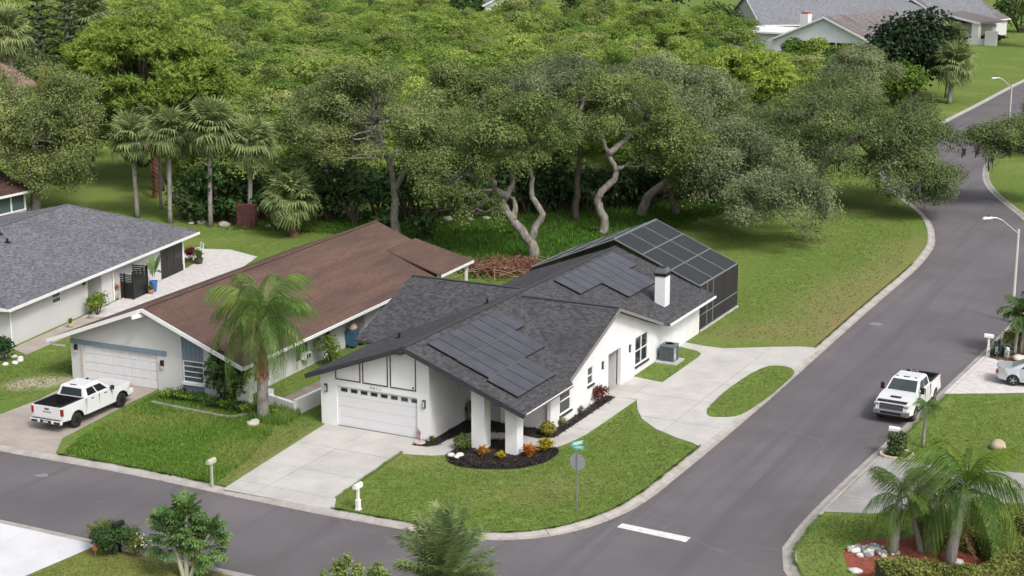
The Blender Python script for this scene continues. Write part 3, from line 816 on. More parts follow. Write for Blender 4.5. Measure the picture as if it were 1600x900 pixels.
Wall('x', 19.0, 1).wall(mb, -1.7, .2, 2.6)
Wall('y', 0, -1).wall(mb, 19.2, 25.7, 2.7)
Wall('x', 25.7, 1).wall(mb, .2, 11.0, 2.6)
mb.build('wall', STUC, H1)
rb = MB()
ZX = zt(12.15) + .17
for q in ([(XR, -.62, ZR), (12.15, -.62, ZX), (12.15, 4.95, ZX), (XR, 11.65, ZR)], [(XR, 11.65, ZR), (12.15, 18.35, ZX), (12.15, 26.2, ZX), (XR, 26.2, ZR)], [(-.5, -.62, zt(-.5)+.17), (XR, -.62, ZR), (XR, 26.2, ZR), (-.5, 26.2, zt(-.5)+.17)]):
    slab_roof(rb, q, .16)
gable(rb, 'x', 6.75, 2.59, 13.2, 4.95, 19.65, 2.59, -2.2, 5.3)
gable(rb, 'x', 4.95, 2.5, 11.65, 4.95, 18.35, 2.5, 5.5, 11.85)
roof = uv_slopes(rb.build('roof', SH_D, H1))
# ridge caps
for a, b in (((XR, -.62, ZR+.012), (XR, 26.2, ZR+.012)), ((-2.2, 13.2, 4.962), (5.0, 13.2, 4.962)), ((5.9, 11.65, 4.962), (11.85, 11.65, 4.962))):
    c = MB()
    n_ = int(((Vector(b)-Vector(a)).length) / .25)
    for i in range(n_):
        p, q = Vector(a).lerp(Vector(b), i/n_), Vector(a).lerp(Vector(b), (i+.93)/n_)
        c.bar(p, q, .26, .03)
    c.build('ridge_cap', SH_D, roof)
def rake(par, pts, mat, w=.06, h=.24, dz=-.12, name='fascia'):
    for a, b in zip(pts[:-1], pts[1:]):
        m_ = MB(); m_.bar((a[0], a[1], a[2]+dz), (b[0], b[1], b[2]+dz), w, h); m_.build(name, mat, par)
rake(H1, [(-.52, -.66, zt(-.5)+.16), (XR, -.66, ZR-.01), (12.17, -.66, zt(12.15)+.16)], CHAR)
rake(H1, [(12.19, -.62, zt(12.15)+.13), (12.19, 4.9, zt(12.15)+.13)], plain('brown_gutter', (.16, .10, .09), .5), .05, .12, -.06)
rake(H1, [(12.22, -.5, zt(12.15)+.16), (12.22, 4.9, zt(12.15)+.16)], WHITE, .03, .05, -.03, 'gutter')
rake(H1, [(11.88, 4.98, 2.5), (11.88, 11.65, 4.93), (11.88, 18.3, 2.5)], plain('grey_fascia', (.20, .19, .185), .6), .05, .16, -.1)
rake(H1, [(12.19, 18.5, zt(12.15)+.12), (12.19, 26.2, zt(12.15)+.12)], WHITE, .07, .13, -.07, 'gutter')
rake(H1, [(-.54, -.6, zt(-.5)+.15), (-.54, 6.7, zt(-.5)+.15)], CHAR, .05, .2, -.1)
for x0, x1 in ((8.93, 9.65), (10.82, 11.47)):
    MB().box(x0, -.05, 0, x1, .62, zt((x0+x1)/2)+.0).build('pillar', STUC, H1)
for x in (8.75, 10.68, XR-.2):
    MB().box(x-.13, -.80, zt(x)-.16, x+.17, .3, zt(x)+.06).build('beam_end', CHAR, H1)
MB().box(6.7, 4.02, 2.05, 11.0, 4.28, 2.25).build('porch_beam', CHAR, H1)
MB().box(7.3, 4.36, 0.02, 8.3, 4.42, 2.1).build('door', GREYD, H1)
# garage door: sections with a row of eight small windows
gd = fw_.board('garage_door', DOORW, H1, .98, 5.80, -.16, -.12, 0.02, 2.2)
for k in range(4):
    z0, z1 = .03+.54*k, .03+.54*(k+1)-.012
    if k < 3: fw_.board('door_panel', DOORW, gd, 1.0, 5.78, -.12, -.095, z0, z1, .006)
    else: fw_.board('door_panel', DOORW, gd, 1.0, 5.78, -.12, -.097, z0, z1, .006)
for k in range(8):
    x = 1.18 + .603*k
    w_ = fw_.board('door_window', plain('window_frame_grey', (.30, .30, .30), .5), gd, x, x+.42, -.097, -.085, 1.88, 2.10)
    fw_.board('pane', GLASS, w_, x+.025, x+.395, -.085, -.081, 1.905, 2.075)
fw_.board('threshold', BLACK, H1, .98, 5.80, -.12, -.05, .0, .03)
for x0, x1 in ((.93, 2.45), (2.58, 4.1), (4.23, 5.75)):
    fw_.board('trim', TRIM, H1, x0, x1, .002, .03, 2.54, 2.59)
    for x in (x0, x1-.05): fw_.board('trim', TRIM, H1, x, x+.05, .002, .03, 2.592, zt(x)+.02)
fw_.sconce(H1, .35, 2.0); fw_.sconce(H1, 6.22, 1.95)
fw_.board('vent', BLACK, H1, 5.55, 5.62, .002, .04, 2.66, 2.74)
# house number
for k, d_ in enumerate('4611'): lettering('digit', d_, .26, GALV, H1, (3.06+.19*k, -.012, 2.36), (R(90), 0, 0))
# side windows, side door
ew.window(H1, 5.2, 6.6, .55, 1.95, 1, 2, sill=CHAR)
ew.window(H1, 8.7, 9.45, 1.2, 2.2, 1, 2, sill=CHAR)
ew.window(H1, 15.3, 17.25, .55, 2.25, 2, 2, sill=CHAR)
for a in (10.6, 14.4): ew.sconce(H1, a, 1.88)
nic = MB()
nic.box(9.9, 11.25, 0, 11.0, 11.45, 2.25).box(9.9, 13.2, 0, 11.0, 13.4, 2.25).box(9.75, 11.25, 0, 9.9, 13.4, 2.25)
nic.build('door_niche', GREYW, H1)
MB().box(9.905, 11.9, .03, 9.96, 12.9, 2.1).build('door', GREYD, H1)
MB().box(9.9, 11.46, .0, 11.25, 13.19, .035).build('step', CONCO, H1)
MB().tube([(11.24, 18.25, .1), (11.24, 18.25, 2.5)], .045).build('downpipe', WHITE, H1)
MB().tube([(11.3, 25.6, .15), (11.3, 25.6, 2.35), (11.9, 25.9, 2.42)], .045).build('downpipe', WHITE, H1)
# chimney
ch = MB().box(10.4, 20.35, 2.4, 11.05, 21.15, 4.75).build('chimney', STUC, H1)
MB().box(10.36, 20.31, 4.75, 11.09, 21.19, 4.93).build('chimney_band', BLKM, ch)
MB().hexa([(10.40, 20.35, 4.93), (11.05, 20.35, 4.93), (11.05, 21.15, 4.93), (10.40, 21.15, 4.93)], [(10.46, 20.41, 5.22), (10.99, 20.41, 5.22), (10.99, 21.09, 5.22), (10.46, 21.09, 5.22)]).build('chimney_cap', plain('grey_flue', (.12, .13, .14), .4), ch)
MB().box(10.55, 20.5, 5.22, 10.9, 21.0, 5.27).build('flue', BLACK, ch)
# plumbing vents
for x, y in ((4.2, 10.6), (2.9, 15.4), (1.9, 4.8)):
    z = zt(x)+.17
    v_ = MB(); v_.box(x-.14, y-.14, z-.06, x+.14, y+.14, z+.04); v_.build('vent_flashing', BLACK, roof)
    MB().tube([(x, y, z), (x, y, z+.28)], .07, 8).build('vent_pipe', BLACK, roof)
# solar panels on the street slope
th = math.atan(PT); csl = math.cos(th)
def panel_mesh():
    m_ = MB(); L_, W_ = 1.86, 1.055
    m_.box(-L_/2, -W_/2, -.02, L_/2, W_/2, .018)
    return m_
pm0 = panel_mesh(); cm = MB().box(-.905, -.500, .018, .905, .500, .022)
first = None
def solar(v0, y0):
    global first
    if first is None:
        o = pm0.build('solar_panel', plain('panel_frame', (.03, .03, .034), .4, .1), H1)
        c = cm.build('cells', SOLG, o); first = (o, c)
    else:
        o = first[0].copy(); link(o, H1); c = first[1].copy(); link(c, o)
    xm = XR + (v0 + .94) * csl
    o.location = (xm, y0 + .54, ZR - PT*(xm - XR) + .115); o.rotation_euler = (0, th, 0)
for v0, ya, n_ in ((.6, .78, 7), (2.5, .72, 6), (4.4, .42, 4)):
    for k in range(n_): solar(v0, ya + 1.08*k)
for v0, ya, n_ in ((.42, 15.9, 8), (2.33, 18.95, 4)):
    for k in range(n_): solar(v0, ya + 1.08*k)
for v0, ya, yb in ((2.47, .75, 7.1), (4.37, .7, 4.7), (2.3, 18.95, 23.2)):
    x = XR + (v0+.02) * csl
    MB().box(x-.012, ya, ZR-PT*(x-XR)+.118, x+.012, yb, ZR-PT*(x-XR)+.142).build('panel_rail', ALU, H1)

# ------------------------------------------------------------------ screened pool enclosure
def screenmat(name, col, lo):
    m, nt, b, out = _mat(name)
    b.inputs['Base Color'].default_value = (*col, 1); b.inputs['Roughness'].default_value = .7
    t = N(nt, 'ShaderNodeBsdfTransparent'); ms = N(nt, 'ShaderNodeMixShader')
    n = noise(nt, coords(nt, True), .8, 3)
    nt.links.new(ramp(nt, n, lo, 1.1), ms.inputs[0])
    nt.links.new(t.outputs[0], ms.inputs[1]); nt.links.new(b.outputs[0], ms.inputs[2]); nt.links.new(ms.outputs[0], out.inputs[0])
    return m
SCREEN = screenmat('insect_screen', (.025, .030, .034), -4.5)
SCREEN2 = screenmat('privacy_mesh', (.026, .023, .027), -9)
FRAME = plain('bronze_frame', (.22, .23, .24), .45, .08, metal=.2)
DARKF = plain('dark_frame', (.05, .045, .05), .5, .1)
PE = thing('pool_enclosure', 'dark mesh pool enclosure with gabled metal frame behind the white house', 'pool cage', (-9.95, 79.69, 0), R(-27))
Y0, Y1, ZE, ZRD, XE, XRD, XW = 25.95, 33.1, 3.0, 5.45, 11.2, 5.3, -.6
MB().box(XW-.1, Y0, 0, XE+.12, Y1+.12, .12).build('slab', CONC, PE)
zs = lambda x: ZE + (ZRD-ZE)*(1 - abs(x-XRD)/(XE-XRD))
xs = [XE, XE-(XE-XRD)/3, XE-2*(XE-XRD)/3, XRD]
ys = [Y0, Y0+2.38, Y0+4.77, Y1]
for side in (1, -1):
    X_ = [XRD + side*(x-XRD) for x in xs]
    for i in range(3):
        for j in range(3):
            q = [(X_[i], ys[j]), (X_[i], ys[j+1]), (X_[i+1], ys[j+1]), (X_[i+1], ys[j])]
            MB().poly([(x, y, zs(x)) for x, y in q]).build('screen_panel', SCREEN, PE)
    for j in range(4):
        MB().bar((X_[0], ys[j], zs(X_[0])), (XRD, ys[j], ZRD), .04, .08).build('rafter', FRAME, PE)
    for i in range(3):
        MB().bar((X_[i], Y0, zs(X_[i])+.012), (X_[i], Y1, zs(X_[i])+.012), .05 if i else .07, .08).build('purlin', FRAME, PE)
MB().bar((XRD, Y0, ZRD+.02), (XRD, Y1, ZRD+.02), .1, .1).build('ridge_beam', FRAME, PE)
yp = [Y0, Y0+1.35, Y0+2.45, Y0+4.75, Y1]
for side, X_ in ((1, XE), (-1, XW)):
    for k, y in enumerate(yp):
        MB().box(X_-.04, y-.03, .12, X_+.04, y+.03, ZE).build('post', FRAME if 0 < k < 3 else DARKF, PE)
    for k in range(4):
        for z0, z1 in ((.14, 1.05), (1.05, ZE-.05)):
            MB().poly([(X_, yp[k], z0), (X_, yp[k+1], z0), (X_, yp[k+1], z1), (X_, yp[k], z1)]).build('screen_panel', SCREEN2, PE)
    MB().box(X_-.03, Y0, 1.02, X_+.035, Y1, 1.08).build('chair_rail', FRAME, PE)
    MB().box(X_-.04, Y0, .12, X_+.045, Y1, .2).build('bottom_rail', DARKF, PE)
for k in range(6):
    x = XW + (XE-XW)*k/5
    MB().box(x-.03, Y1-.04, .12, x+.03, Y1+.04, zs(x)-.03).build('post', DARKF, PE)
    if k < 5:
        x2 = XW + (XE-XW)*(k+1)/5
        pts = [(x, Y1, .14), (x2, Y1, .14), (x2, Y1, zs(x2)), (x, Y1, zs(x))]
        if x < XRD < x2: pts.insert(3, (XRD, Y1, ZRD))
        MB().poly(pts).build('screen_panel', SCREEN2, PE)

# ------------------------------------------------------------------ brown-roofed neighbour
H2 = thing('brown_roof_house', 'pale stucco house with a streaked brown shingle roof and blue window boards', 'house', (-25.11, 88.10, 0), R(-24))
XR2, ZR2 = 5.75, 4.88
def zt2(x): return (ZR2 - .37*(XR2-x) if x < XR2 else ZR2 - .405*(x-XR2)) - .18
n1 = Wall('x', -.3, -1)
mb = MB()
n1.wall(mb, .1, 11.2, zt2, [(.95, 6.05, 0, 2.1), (7.72, 9.15, .0, 3.3)], [XR2])
n2 = Wall('y', 11.2, 1)
n2.wall(mb, -.1, 25, 2.35, [(5.9, 7.2, .6, 1.75), (9.25, 9.95, .82, 1.6), (12.2, 14.0, 0, 2.1), (16, 17.2, .9, 1.8)])
Wall('y', .1, -1).wall(mb, -.1, 25, 2.5)
Wall('x', 25, 1).wall(mb, .1, 11.2, zt2, (), [XR2])
mb.build('wall', GREYW, H2)
rb = MB(); gable(rb, 'y', -.95, zt2(-.95)+.18, XR2, ZR2, 12.15, zt2(12.15)+.18, -1.0, 25.7)
slab_roof(rb, [(8.5, 21.9, 3.79), (12.6, 21.9, 2.48), (12.6, 26.9, 2.48), (8.5, 26.2, 3.79)], .1)
r2 = uv_slopes(rb.build('roof', SH_B, H2))
c = MB()
for i in range(100):
    c.bar((XR2, -1+.267*i, ZR2+.012), (XR2, -1+.267*i+.25, ZR2+.012), .3, .03)
uv_slopes(c.build('ridge_cap', SH_B, r2))
rake(H2, [(-.97, -1.04, zt2(-.95)+.17), (XR2, -1.04, ZR2-.01), (12.17, -1.04, zt2(12.15)+.17)], WHITE, .06, .22, -.11)
rake(H2, [(12.2, -1, zt2(12.15)+.16), (12.2, 21.8, zt2(12.15)+.16)], WHITE, .09, .16, -.09, 'gutter')
rake(H2, [(12.63, 21.9, 2.46), (12.63, 26.9, 2.46)], WHITE, .05, .17, -.08)
for y in (22.2, 26.4): MB().box(12.2, y-.08, 0, 12.36, y+.08, 2.44).build('porch_post', WHITE, H2)
MB().bar((5.4, -1.5, 4.42), (5.95, .1, 4.5), .14, .2).build('ridge_beam', WHITE, H2)
MB().tube([(-.9, -.95, 2.3), (-.75, -.8, 2.05), (-.1, -.5, 1.95)], .06).build('downpipe', WHITE, H2)
n1.board('header', BLUEB, H2, .12, 6.72, .004, .06, 2.1, 2.36)
g2 = n1.board('garage_door', DOORW, H2, .95, 6.05, -.19, -.13, .02, 2.1)
for k in range(4):
    for j in range(8):
        n1.board('door_panel', DOORW, g2, .99+.633*j, .99+.633*j+.59, -.13, -.10, .05+.51*k, .05+.51*k+.46, .015)
n1.board('column_trim', plain('tan_trim', (.45, .42, .39), .7), H2, .72, .93, .003, .03, 0, 2.09)
for z0, z1 in ((1.98, 3.3), (.0, .72)):
    for j in range(5):
        a0 = 7.74+.281*j
        g_ = MB()
        zz = lambda a: min(z1, zt2(a)-.03) if z1 > 3 else z1
        g_.hexa([n1.p(a0, -.1, z0), n1.p(a0+.262, -.1, z0), n1.p(a0+.262, -.05, z0), n1.p(a0, -.05, z0)], [n1.p(a0, -.1, zz(a0)), n1.p(a0+.262, -.1, zz(a0+.262)), n1.p(a0+.262, -.05, zz(a0+.262)), n1.p(a0, -.05, zz(a0))])
        g_.build('blue_board', BLUEB, H2)
n1.board('board_backing', CHAR, H2, 7.72, 9.15, -.15, -.11, 0, 3.3)
n1.window(H2, 7.76, 9.11, .74, 1.97, 1, 4, gm=GLASS2, fw=.05, rec=.04)
n1.board('sill', WHITE, H2, 7.7, 9.17, -.03, .09, .6, .74)
for a, z in ((.5, 1.95), (6.42, 1.7)):
    l_ = n1.board('wall_lamp', BLKM, H2, a-.09, a+.09, .003, .14, z-.2, z+.12, .02)
    n1.board('lamp_glass', LAMPG, l_, a-.06, a+.06, .03, .145, z-.36, z-.2)
n2.window(H2, 5.9, 7.2, .6, 1.75, 2, 2, fm=CHAR, gm=GLASS2, rec=.05)
n2.window(H2, 9.25, 9.95, .82, 1.6, 1, 1, fm=WHITE)
n2.window(H2, 16, 17.2, .9, 1.8, 1, 2, fm=WHITE)
a_ = n2.board('window_air_conditioner', WHITE, H2, 6.35, 6.95, .0, .38, .62, 1.02, .02)
n2.board('grille', BLACK, a_, 6.42, 6.62, .381, .39, .68, .96); n2.board('grille', BLACK, a_, 6.68, 6.88, .381, .39, .68, .96)
nic = MB(); nic.box(9.6, 12.0, 0, 11.0, 12.2, 2.2).box(9.6, 14.0, 0, 11.0, 14.2, 2.2).box(9.4, 12.0, 0, 9.6, 14.2, 2.2); nic.build('door_niche', GREYW, H2)
MB().box(9.605, 12.6, .02, 9.66, 13.5, 2.05).build('door', WHITE, H2)
MB().box(9.6, 12.2, 0, 11.6, 14.0, .04).build('step', concrete('pink_concrete', (.42, .33, .29), .2), H2)

# ------------------------------------------------------------------ grey-roofed house on the corner of the picture
H3 = thing('grey_roof_house', 'off-white house with a broad grey shingle hip roof and screened porch corner', 'house', (-30.51, 93.88, 0), R(-17))
w3 = Wall('y', -.25, 1)
mb = MB()
w3.wall(mb, .3, 18.9, 2.5, [(5.1, 6.1, 1.5, 2.25), (9.2, 10.95, 0, 2.35)])
Wall('x', .3, -1).wall(mb, -17, -.45, 2.5)
Wall('x', 18.9, 1).wall(mb, -6, -.45, 2.5)
Wall('x', 22.4, 1).wall(mb, -17, -6, 2.5)
mb.build('wall', GREYW, H3)
rp = [(.35, -.4, 2.62), (.35, 23.7, 2.62), (-17.6, 23.7, 2.62), (-17.6, -.4, 2.62), (-8.6, 6.5, 4.78), (-8.6, 20.4, 4.78)]
rb = MB()
for q in ((0, 1, 5, 4), (1, 2, 5), (2, 3, 4, 5), (3, 0, 4)):
    slab_roof(rb, [rp[i] for i in q], .12)
r3 = uv_slopes(rb.build('roof', SH_G, H3))
c = MB()
for a, b in ((rp[4], rp[5]), (rp[5], rp[1]), (rp[4], rp[0])):
    n_ = int((Vector(b)-Vector(a)).length/.25)
    for i in range(n_):
        p, q = Vector(a).lerp(Vector(b), i/n_), Vector(a).lerp(Vector(b), (i+.94)/n_)
        c.bar(p+Vector((0, 0, .012)), q+Vector((0, 0, .012)), .28, .03)
uv_slopes(c.build('ridge_cap', SH_G, r3))
rake(H3, [(.39, -.4, 2.6), (.39, 23.7, 2.6), (-17.6, 23.74, 2.6)], WHITE, .07, .18, -.07, 'gutter')
rake(H3, [(-17.6, -.43, 2.6), (.39, -.43, 2.6)], WHITE, .06, .18, -.07, 'gutter')
for x, y in ((-5.3, 6.2), (-6.4, 9.6), (-7.6, 10.5)):
    z = 2.62 + (.35-x)*2.16/8.95
    MB().box(x-.16, y-.16, z-.02, x+.16, y+.16, z+.07).build('vent_flashing', BLACK, r3)
    MB().tube([(x, y, z), (x, y, z+.3)], .09, 8).build('vent_pipe', BLACK, r3)
w3.window(H3, 5.1, 6.1, 1.5, 2.25, 1, 2, fw=.07)
MB().box(-1.3, 9.0, 0, -.45, 9.2, 2.4).box(-1.3, 10.95, 0, -.45, 11.15, 2.4).box(-1.45, 9.0, 0, -1.3, 11.15, 2.4).build('door_niche', GREYW, H3)
MB().box(-1.29, 9.5, .02, -1.22, 10.5, 2.1).build('door', GREYD, H3)
l_ = w3.board('wall_lamp', BLKM, H3, 8.6, 8.8, .003, .16, 2.0, 2.3, .02); w3.board('lamp_glass', plain('warm_lamp', (.75, .5, .2), .3), l_, 8.64, 8.76, .05, .165, 1.88, 2.0)
MB().tube([(-.17, 12.3, .05), (-.17, 12.3, 2.45), (.3, 12.35, 2.5)], .05).build('downpipe', WHITE, H3)
MB().tube([(-.17, .35, .05), (-.17, .35, 2.45), (.3, .2, 2.5)], .05).build('downpipe', WHITE, H3)
MB().box(-.42, 22.2, 0, -.24, 22.38, 2.5).build('porch_post', WHITE, H3)
yp = [18.95, 19.95, 21.05, 22.2]
for k in range(3):
    MB().poly([(-.3, yp[k], .3), (-.3, yp[k+1], .3), (-.3, yp[k+1], 2.4), (-.3, yp[k], 2.4)]).build('screen_panel', SCREEN2, H3)
    MB().box(-.35, yp[k], .0, -.27, yp[k]+.07, 2.5).build('screen_post', DARKF, H3)
MB().box(-.35, 18.95, .0, -.26, 22.2, .42).build('kick_plate', BLKM, H3)
MB().box(-.36, 18.95, 2.36, -.25, 22.2, 2.5).build('screen_head', WHITE, H3)
MB().box(-6, 18.95, 0, -5.8, 22.3, 2.5).build('porch_wall', plain('porch_shade_grey', (.3, .29, .28), .8), H3)  # wall colour darkened to stand for the shade inside the porch
MB().box(-4.2, 20.0, .02, -2.8, 21.2, .75).build('porch_table', plain('dark_wood', (.06, .04, .03), .6), H3, bevel=.03)

# ------------------------------------------------------------------ small brown-roofed cottage beyond the oak
H4 = thing('cottage', 'brown-roofed cottage with a white framed glazed porch behind the leaning oak', 'house', (-41.0, 135.0, 0), R(-27))
mb = MB(); Wall('y', -.5, 1).wall(mb, -14, -.4, .75); Wall('x', -.4, 1).wall(mb, -9.9, -.5, lambda a: 4.4-.37*abs(a+5.2)-.1, (), [-5.2]); Wall('x', -14, -1).wall(mb, -9.9, -.5, 2.4)
Wall('y', -3.2, 1).wall(mb, -14, -.6, 2.5)
mb.build('wall', CREAM, H4)
rb = MB(); gable(rb, 'y', -10.4, 2.5, -5.2, 4.45, .1, 2.48, -14.5, 0)
uv_slopes(rb.build('roof', shingle('dark_brown_shingles', (.06, .034, .028), (.085, .048, .04)), H4))
rake(H4, [(.13, -14.5, 2.47), (.13, 0, 2.47)], WHITE, .06, .2, -.08, 'gutter')
for k in range(9):
    y = -.55 - 1.6*k
    MB().box(-.6, y-.06, .75, -.45, y+.06, 2.4).build('porch_post', WHITE, H4)
    if k < 8: MB().poly([(-.53, y, .8), (-.53, y-1.6, .8), (-.53, y-1.6, 2.35), (-.53, y, 2.35)]).build('pane', GLASS2, H4)
MB().box(-.62, -13.5, .75, -.40, -.5, .86).build('sill', WHITE, H4)

# ------------------------------------------------------------------ houses far up the street
def far_house(name, label, loc, rz, hw, ln, ze, zr, wallm, roofm, oh=.5, parts=None):
    h = thing(name, label, 'house', loc, rz)
    m_ = MB(); t_ = lambda a: zr - (zr-ze)*abs(a)/hw - .15
    Wall('x', 0, -1).wall(m_, -hw+oh, hw-oh, t_, (), [0]); Wall('x', ln, 1).wall(m_, -hw+oh, hw-oh, t_, (), [0])
    Wall('y', hw-oh, 1).wall(m_, .2, ln-.2, ze-.1); Wall('y', -hw+oh, -1).wall(m_, .2, ln-.2, ze-.1)
    m_.build('wall', wallm, h)
    b_ = MB(); gable(b_, 'y', -hw, ze, 0, zr, hw, ze, -oh, ln+oh, .18)
    r_ = uv_slopes(b_.build('roof', roofm, h))
    rake(h, [(-hw, -oh-.05, ze), (0, -oh-.05, zr), (hw, -oh-.05, ze)], WHITE, .08, .28, -.1)
    rake(h, [(hw+.04, -oh, ze), (hw+.04, ln+oh, ze)], WHITE, .08, .22, -.1, 'gutter')
    return h, r_
h5, r5 = far_house('gable_house', 'pale blue gable house with streaked grey-brown roof behind the mangroves', (52.6, 272, 0), R(-38), 10.2, 24, 3.0, 7.3, BLUEW, SH_F)
for k in range(4):
    MB().box(-7.2+3.2*k, -.06, 1.2, -4.3+3.2*k, .05, 3.1).build('porch_screen', BLKM, h5)
    MB().box(-7.35+3.2*k, -.08, .0, -7.22+3.2*k, .0, 3.1).build('porch_post', WHITE, h5)
c5 = MB().box(-7.3, 5, 3, -5.8, 6.4, 7.2).build('chimney', STUC, h5)
MB().box(-7.2, 5.1, 7.2, -5.9, 6.3, 7.5).build('chimney_pot', plain('terracotta', (.32, .10, .05), .8), c5)
h6, r6 = far_house('slate_roof_house', 'long slate grey roofed house furthest behind the pale blue gable', (46, 318, 0), R(-84), 13, 46, 3.4, 8.2, GREYW, SH_P)
for k in range(3): MB().box(12.4, 6+9*k, 1.0, 12.62, 9.5+9*k, 2.8).build('window', GLASS, h6)
h7 = thing('flat_roof_shed', 'low building with a bright white flat roof beside the mangroves', 'shed', (43.5, 287, 0), R(-35))
MB().box(-5, 0, 0, 5, 12, 3.4).build('wall', GREYW, h7); MB().box(-5.4, -.4, 3.4, 5.4, 12.4, 3.7).build('roof', WHITE, h7)
h8, r8 = far_house('portico_house', 'white gabled house with a pillared portico and low garden wall up the street', (78.5, 318, 0), R(-48), 9.5, 20, 3.2, 7.6, GREYW, SH_F)
b_ = MB(); slab_roof(b_, [(8.6, -3.5, 5.4), (17.5, -3.5, 4.0), (17.5, 5, 4.0), (8.6, 5, 5.4)], .3); b_.build('portico_roof', SH_F, h8)
rake(h8, [(8.6, -3.55, 5.4), (17.5, -3.55, 4.0)], WHITE, .1, .4, -.15)
for x in (12.0, 16.3): MB().box(x-.7, -3.2, 0, x+.7, -2.2, 3.9).build('pillar', WHITE, h8)
far_wall = thing('garden_wall', 'white garden wall with a square end pier beside the portico', 'wall', (86.5, 302, 0), R(-35))
MB().box(-4, 0, 0, 2.2, .3, 1.1).build('panel', GREYW, far_wall); MB().box(2.2, -.6, 0, 4.2, .8, 2.6).build('pier', GREYW, far_wall)
h9, r9 = far_house('white_lattice_house', 'white porch building glimpsed at the back of the mangroves', (-.3, 318, 0), R(0), 5.5, 14, 6.2, 9.0, WHITE, SH_P)
for k in range(5): MB().box(-4.8+2.2*k, -.2, 0, -4.6+2.2*k, .05, 5).build('post', BLKM, h9)
h10 = thing('tile_roof_house', 'pinkish tiled roof slope at the edge among palms', 'house', (-62, 195, 0), R(-20))
b_ = MB(); gable(b_, 'y', -14, 3.4, -5, 8.4, 2.2, 4.4, -10, 4, .2); uv_slopes(b_.build('roof', shingle('pink_tiles', (.20, .125, .11), (.27, .18, .155), .35, .3), h10))
m_ = MB(); Wall('x', 3.2, 1).wall(m_, -13, 1.6, 3.4); Wall('y', 1.6, 1).wall(m_, -9, 3.0, 4.4); m_.build('wall', CREAM, h10)
# ------------------------------------------------------------------ vehicles
CARW = plain('white_car_paint', (.66, .665, .68), .25, .015, 1, 30, 0, coat=.6)
CARS = plain('silver_car_paint', (.50, .52, .55), .3, .03, 2, 30, 0, metal=.35, coat=.6)
TYRE = plain('tyre_rubber', (.016, .016, .017), .85, .2)
RIMB = plain('black_rim', (.02, .02, .022), .35, .1, metal=.4)
RIMS = plain('silver_rim', (.55, .56, .58), .3, .05, metal=.8)
CHROME = plain('chrome', (.62, .63, .65), .15, .03, metal=.95)
LAMPR = plain('red_lens', (.25, .012, .015), .25, .1)
LAMPC = plain('clear_lens', (.42, .43, .42), .15, .1, coat=.5)
CGLASS = glass('car_glass', (.015, .02, .022), .05)
WSHIELD = glass('windscreen', (.035, .048, .05), .06)
def arch(cx, r, z0, n=9):
    """points over a wheel arch, front to back"""
    a0 = math.asin(max(-1, min(1, (z0 - .42) / r)))
    return [(cx + r*math.cos(a0 + (math.pi - 2*a0)*i/n), .42 + r*math.sin(a0 + (math.pi - 2*a0)*i/n)) for i in range(n+1)]
def extrude(prof, hw, mat, name, par, bevel=.02, y0=None):
    """side profile (x,z) carried across the width"""
    m_ = MB(); n = len(prof)
    f = hw if callable(hw) else (lambda x, z: hw)
    m_.v += [(x, f(x, z), z) for x, z in prof] + [(x, (-f(x, z) if y0 is None else y0), z) for x, z in prof]
    m_.f += [tuple(range(n)), tuple(range(2*n-1, n-1, -1))]
    for i in range(n):
        j = (i+1) % n
        m_.f.append((i, n+i, n+j, j))
    return m_.build(name, mat, par, bevel=bevel, tri=True)
def wheel(par, x, y, r, w, rim, spokes=6):
    s = 1 if y > 0 else -1
    t = MB().lathe([(r*.6, -w/2), (r*.86, -w/2), (r*.97, -w*.38), (r, -w*.2), (r, w*.2), (r*.97, w*.38), (r*.86, w/2), (r*.6, w/2)], 28, axis='y').build('wheel', TYRE, par, smooth=True)
    t.location = (x, y, r)
    d = MB().lathe([(r*.62, -.02), (r*.62, .0), (r*.56, .01)], 24, axis='y').build('rim', BLACK, t); d.location = (0, s*w*.30, 0)
    m_ = MB()
    for k in range(spokes):
        a = 2*math.pi*k/spokes
        m_.bar((r*.1*math.cos(a), s*.035, r*.1*math.sin(a)), (r*.58*math.cos(a), s*.03, r*.58*math.sin(a)), .035, r*.2, up=(0, 1, 0))
    m_.lathe([(r*.15, 0), (r*.15, s*.05), (r*.1, s*.06)], 12, axis='y')
    m_.lathe([(r*.64, -.0), (r*.64, s*.025), (r*.57, s*.025), (r*.57, -.0)], 24, axis='y')
    q = m_.build('spokes', rim, t); q.location = (0, s*w*.33, 0)
    return t
def quadp(name, mat, par, pts, t=.012):
    """a thin plate lying on a quad, thickness along its normal"""
    P = [Vector(p) for p in pts]; n = (P[1]-P[0]).cross(P[-1]-P[0]).normalized()*t
    return MB().hexa([p - n*.2 for p in P], [p + n for p in P]).build(name, mat, par)
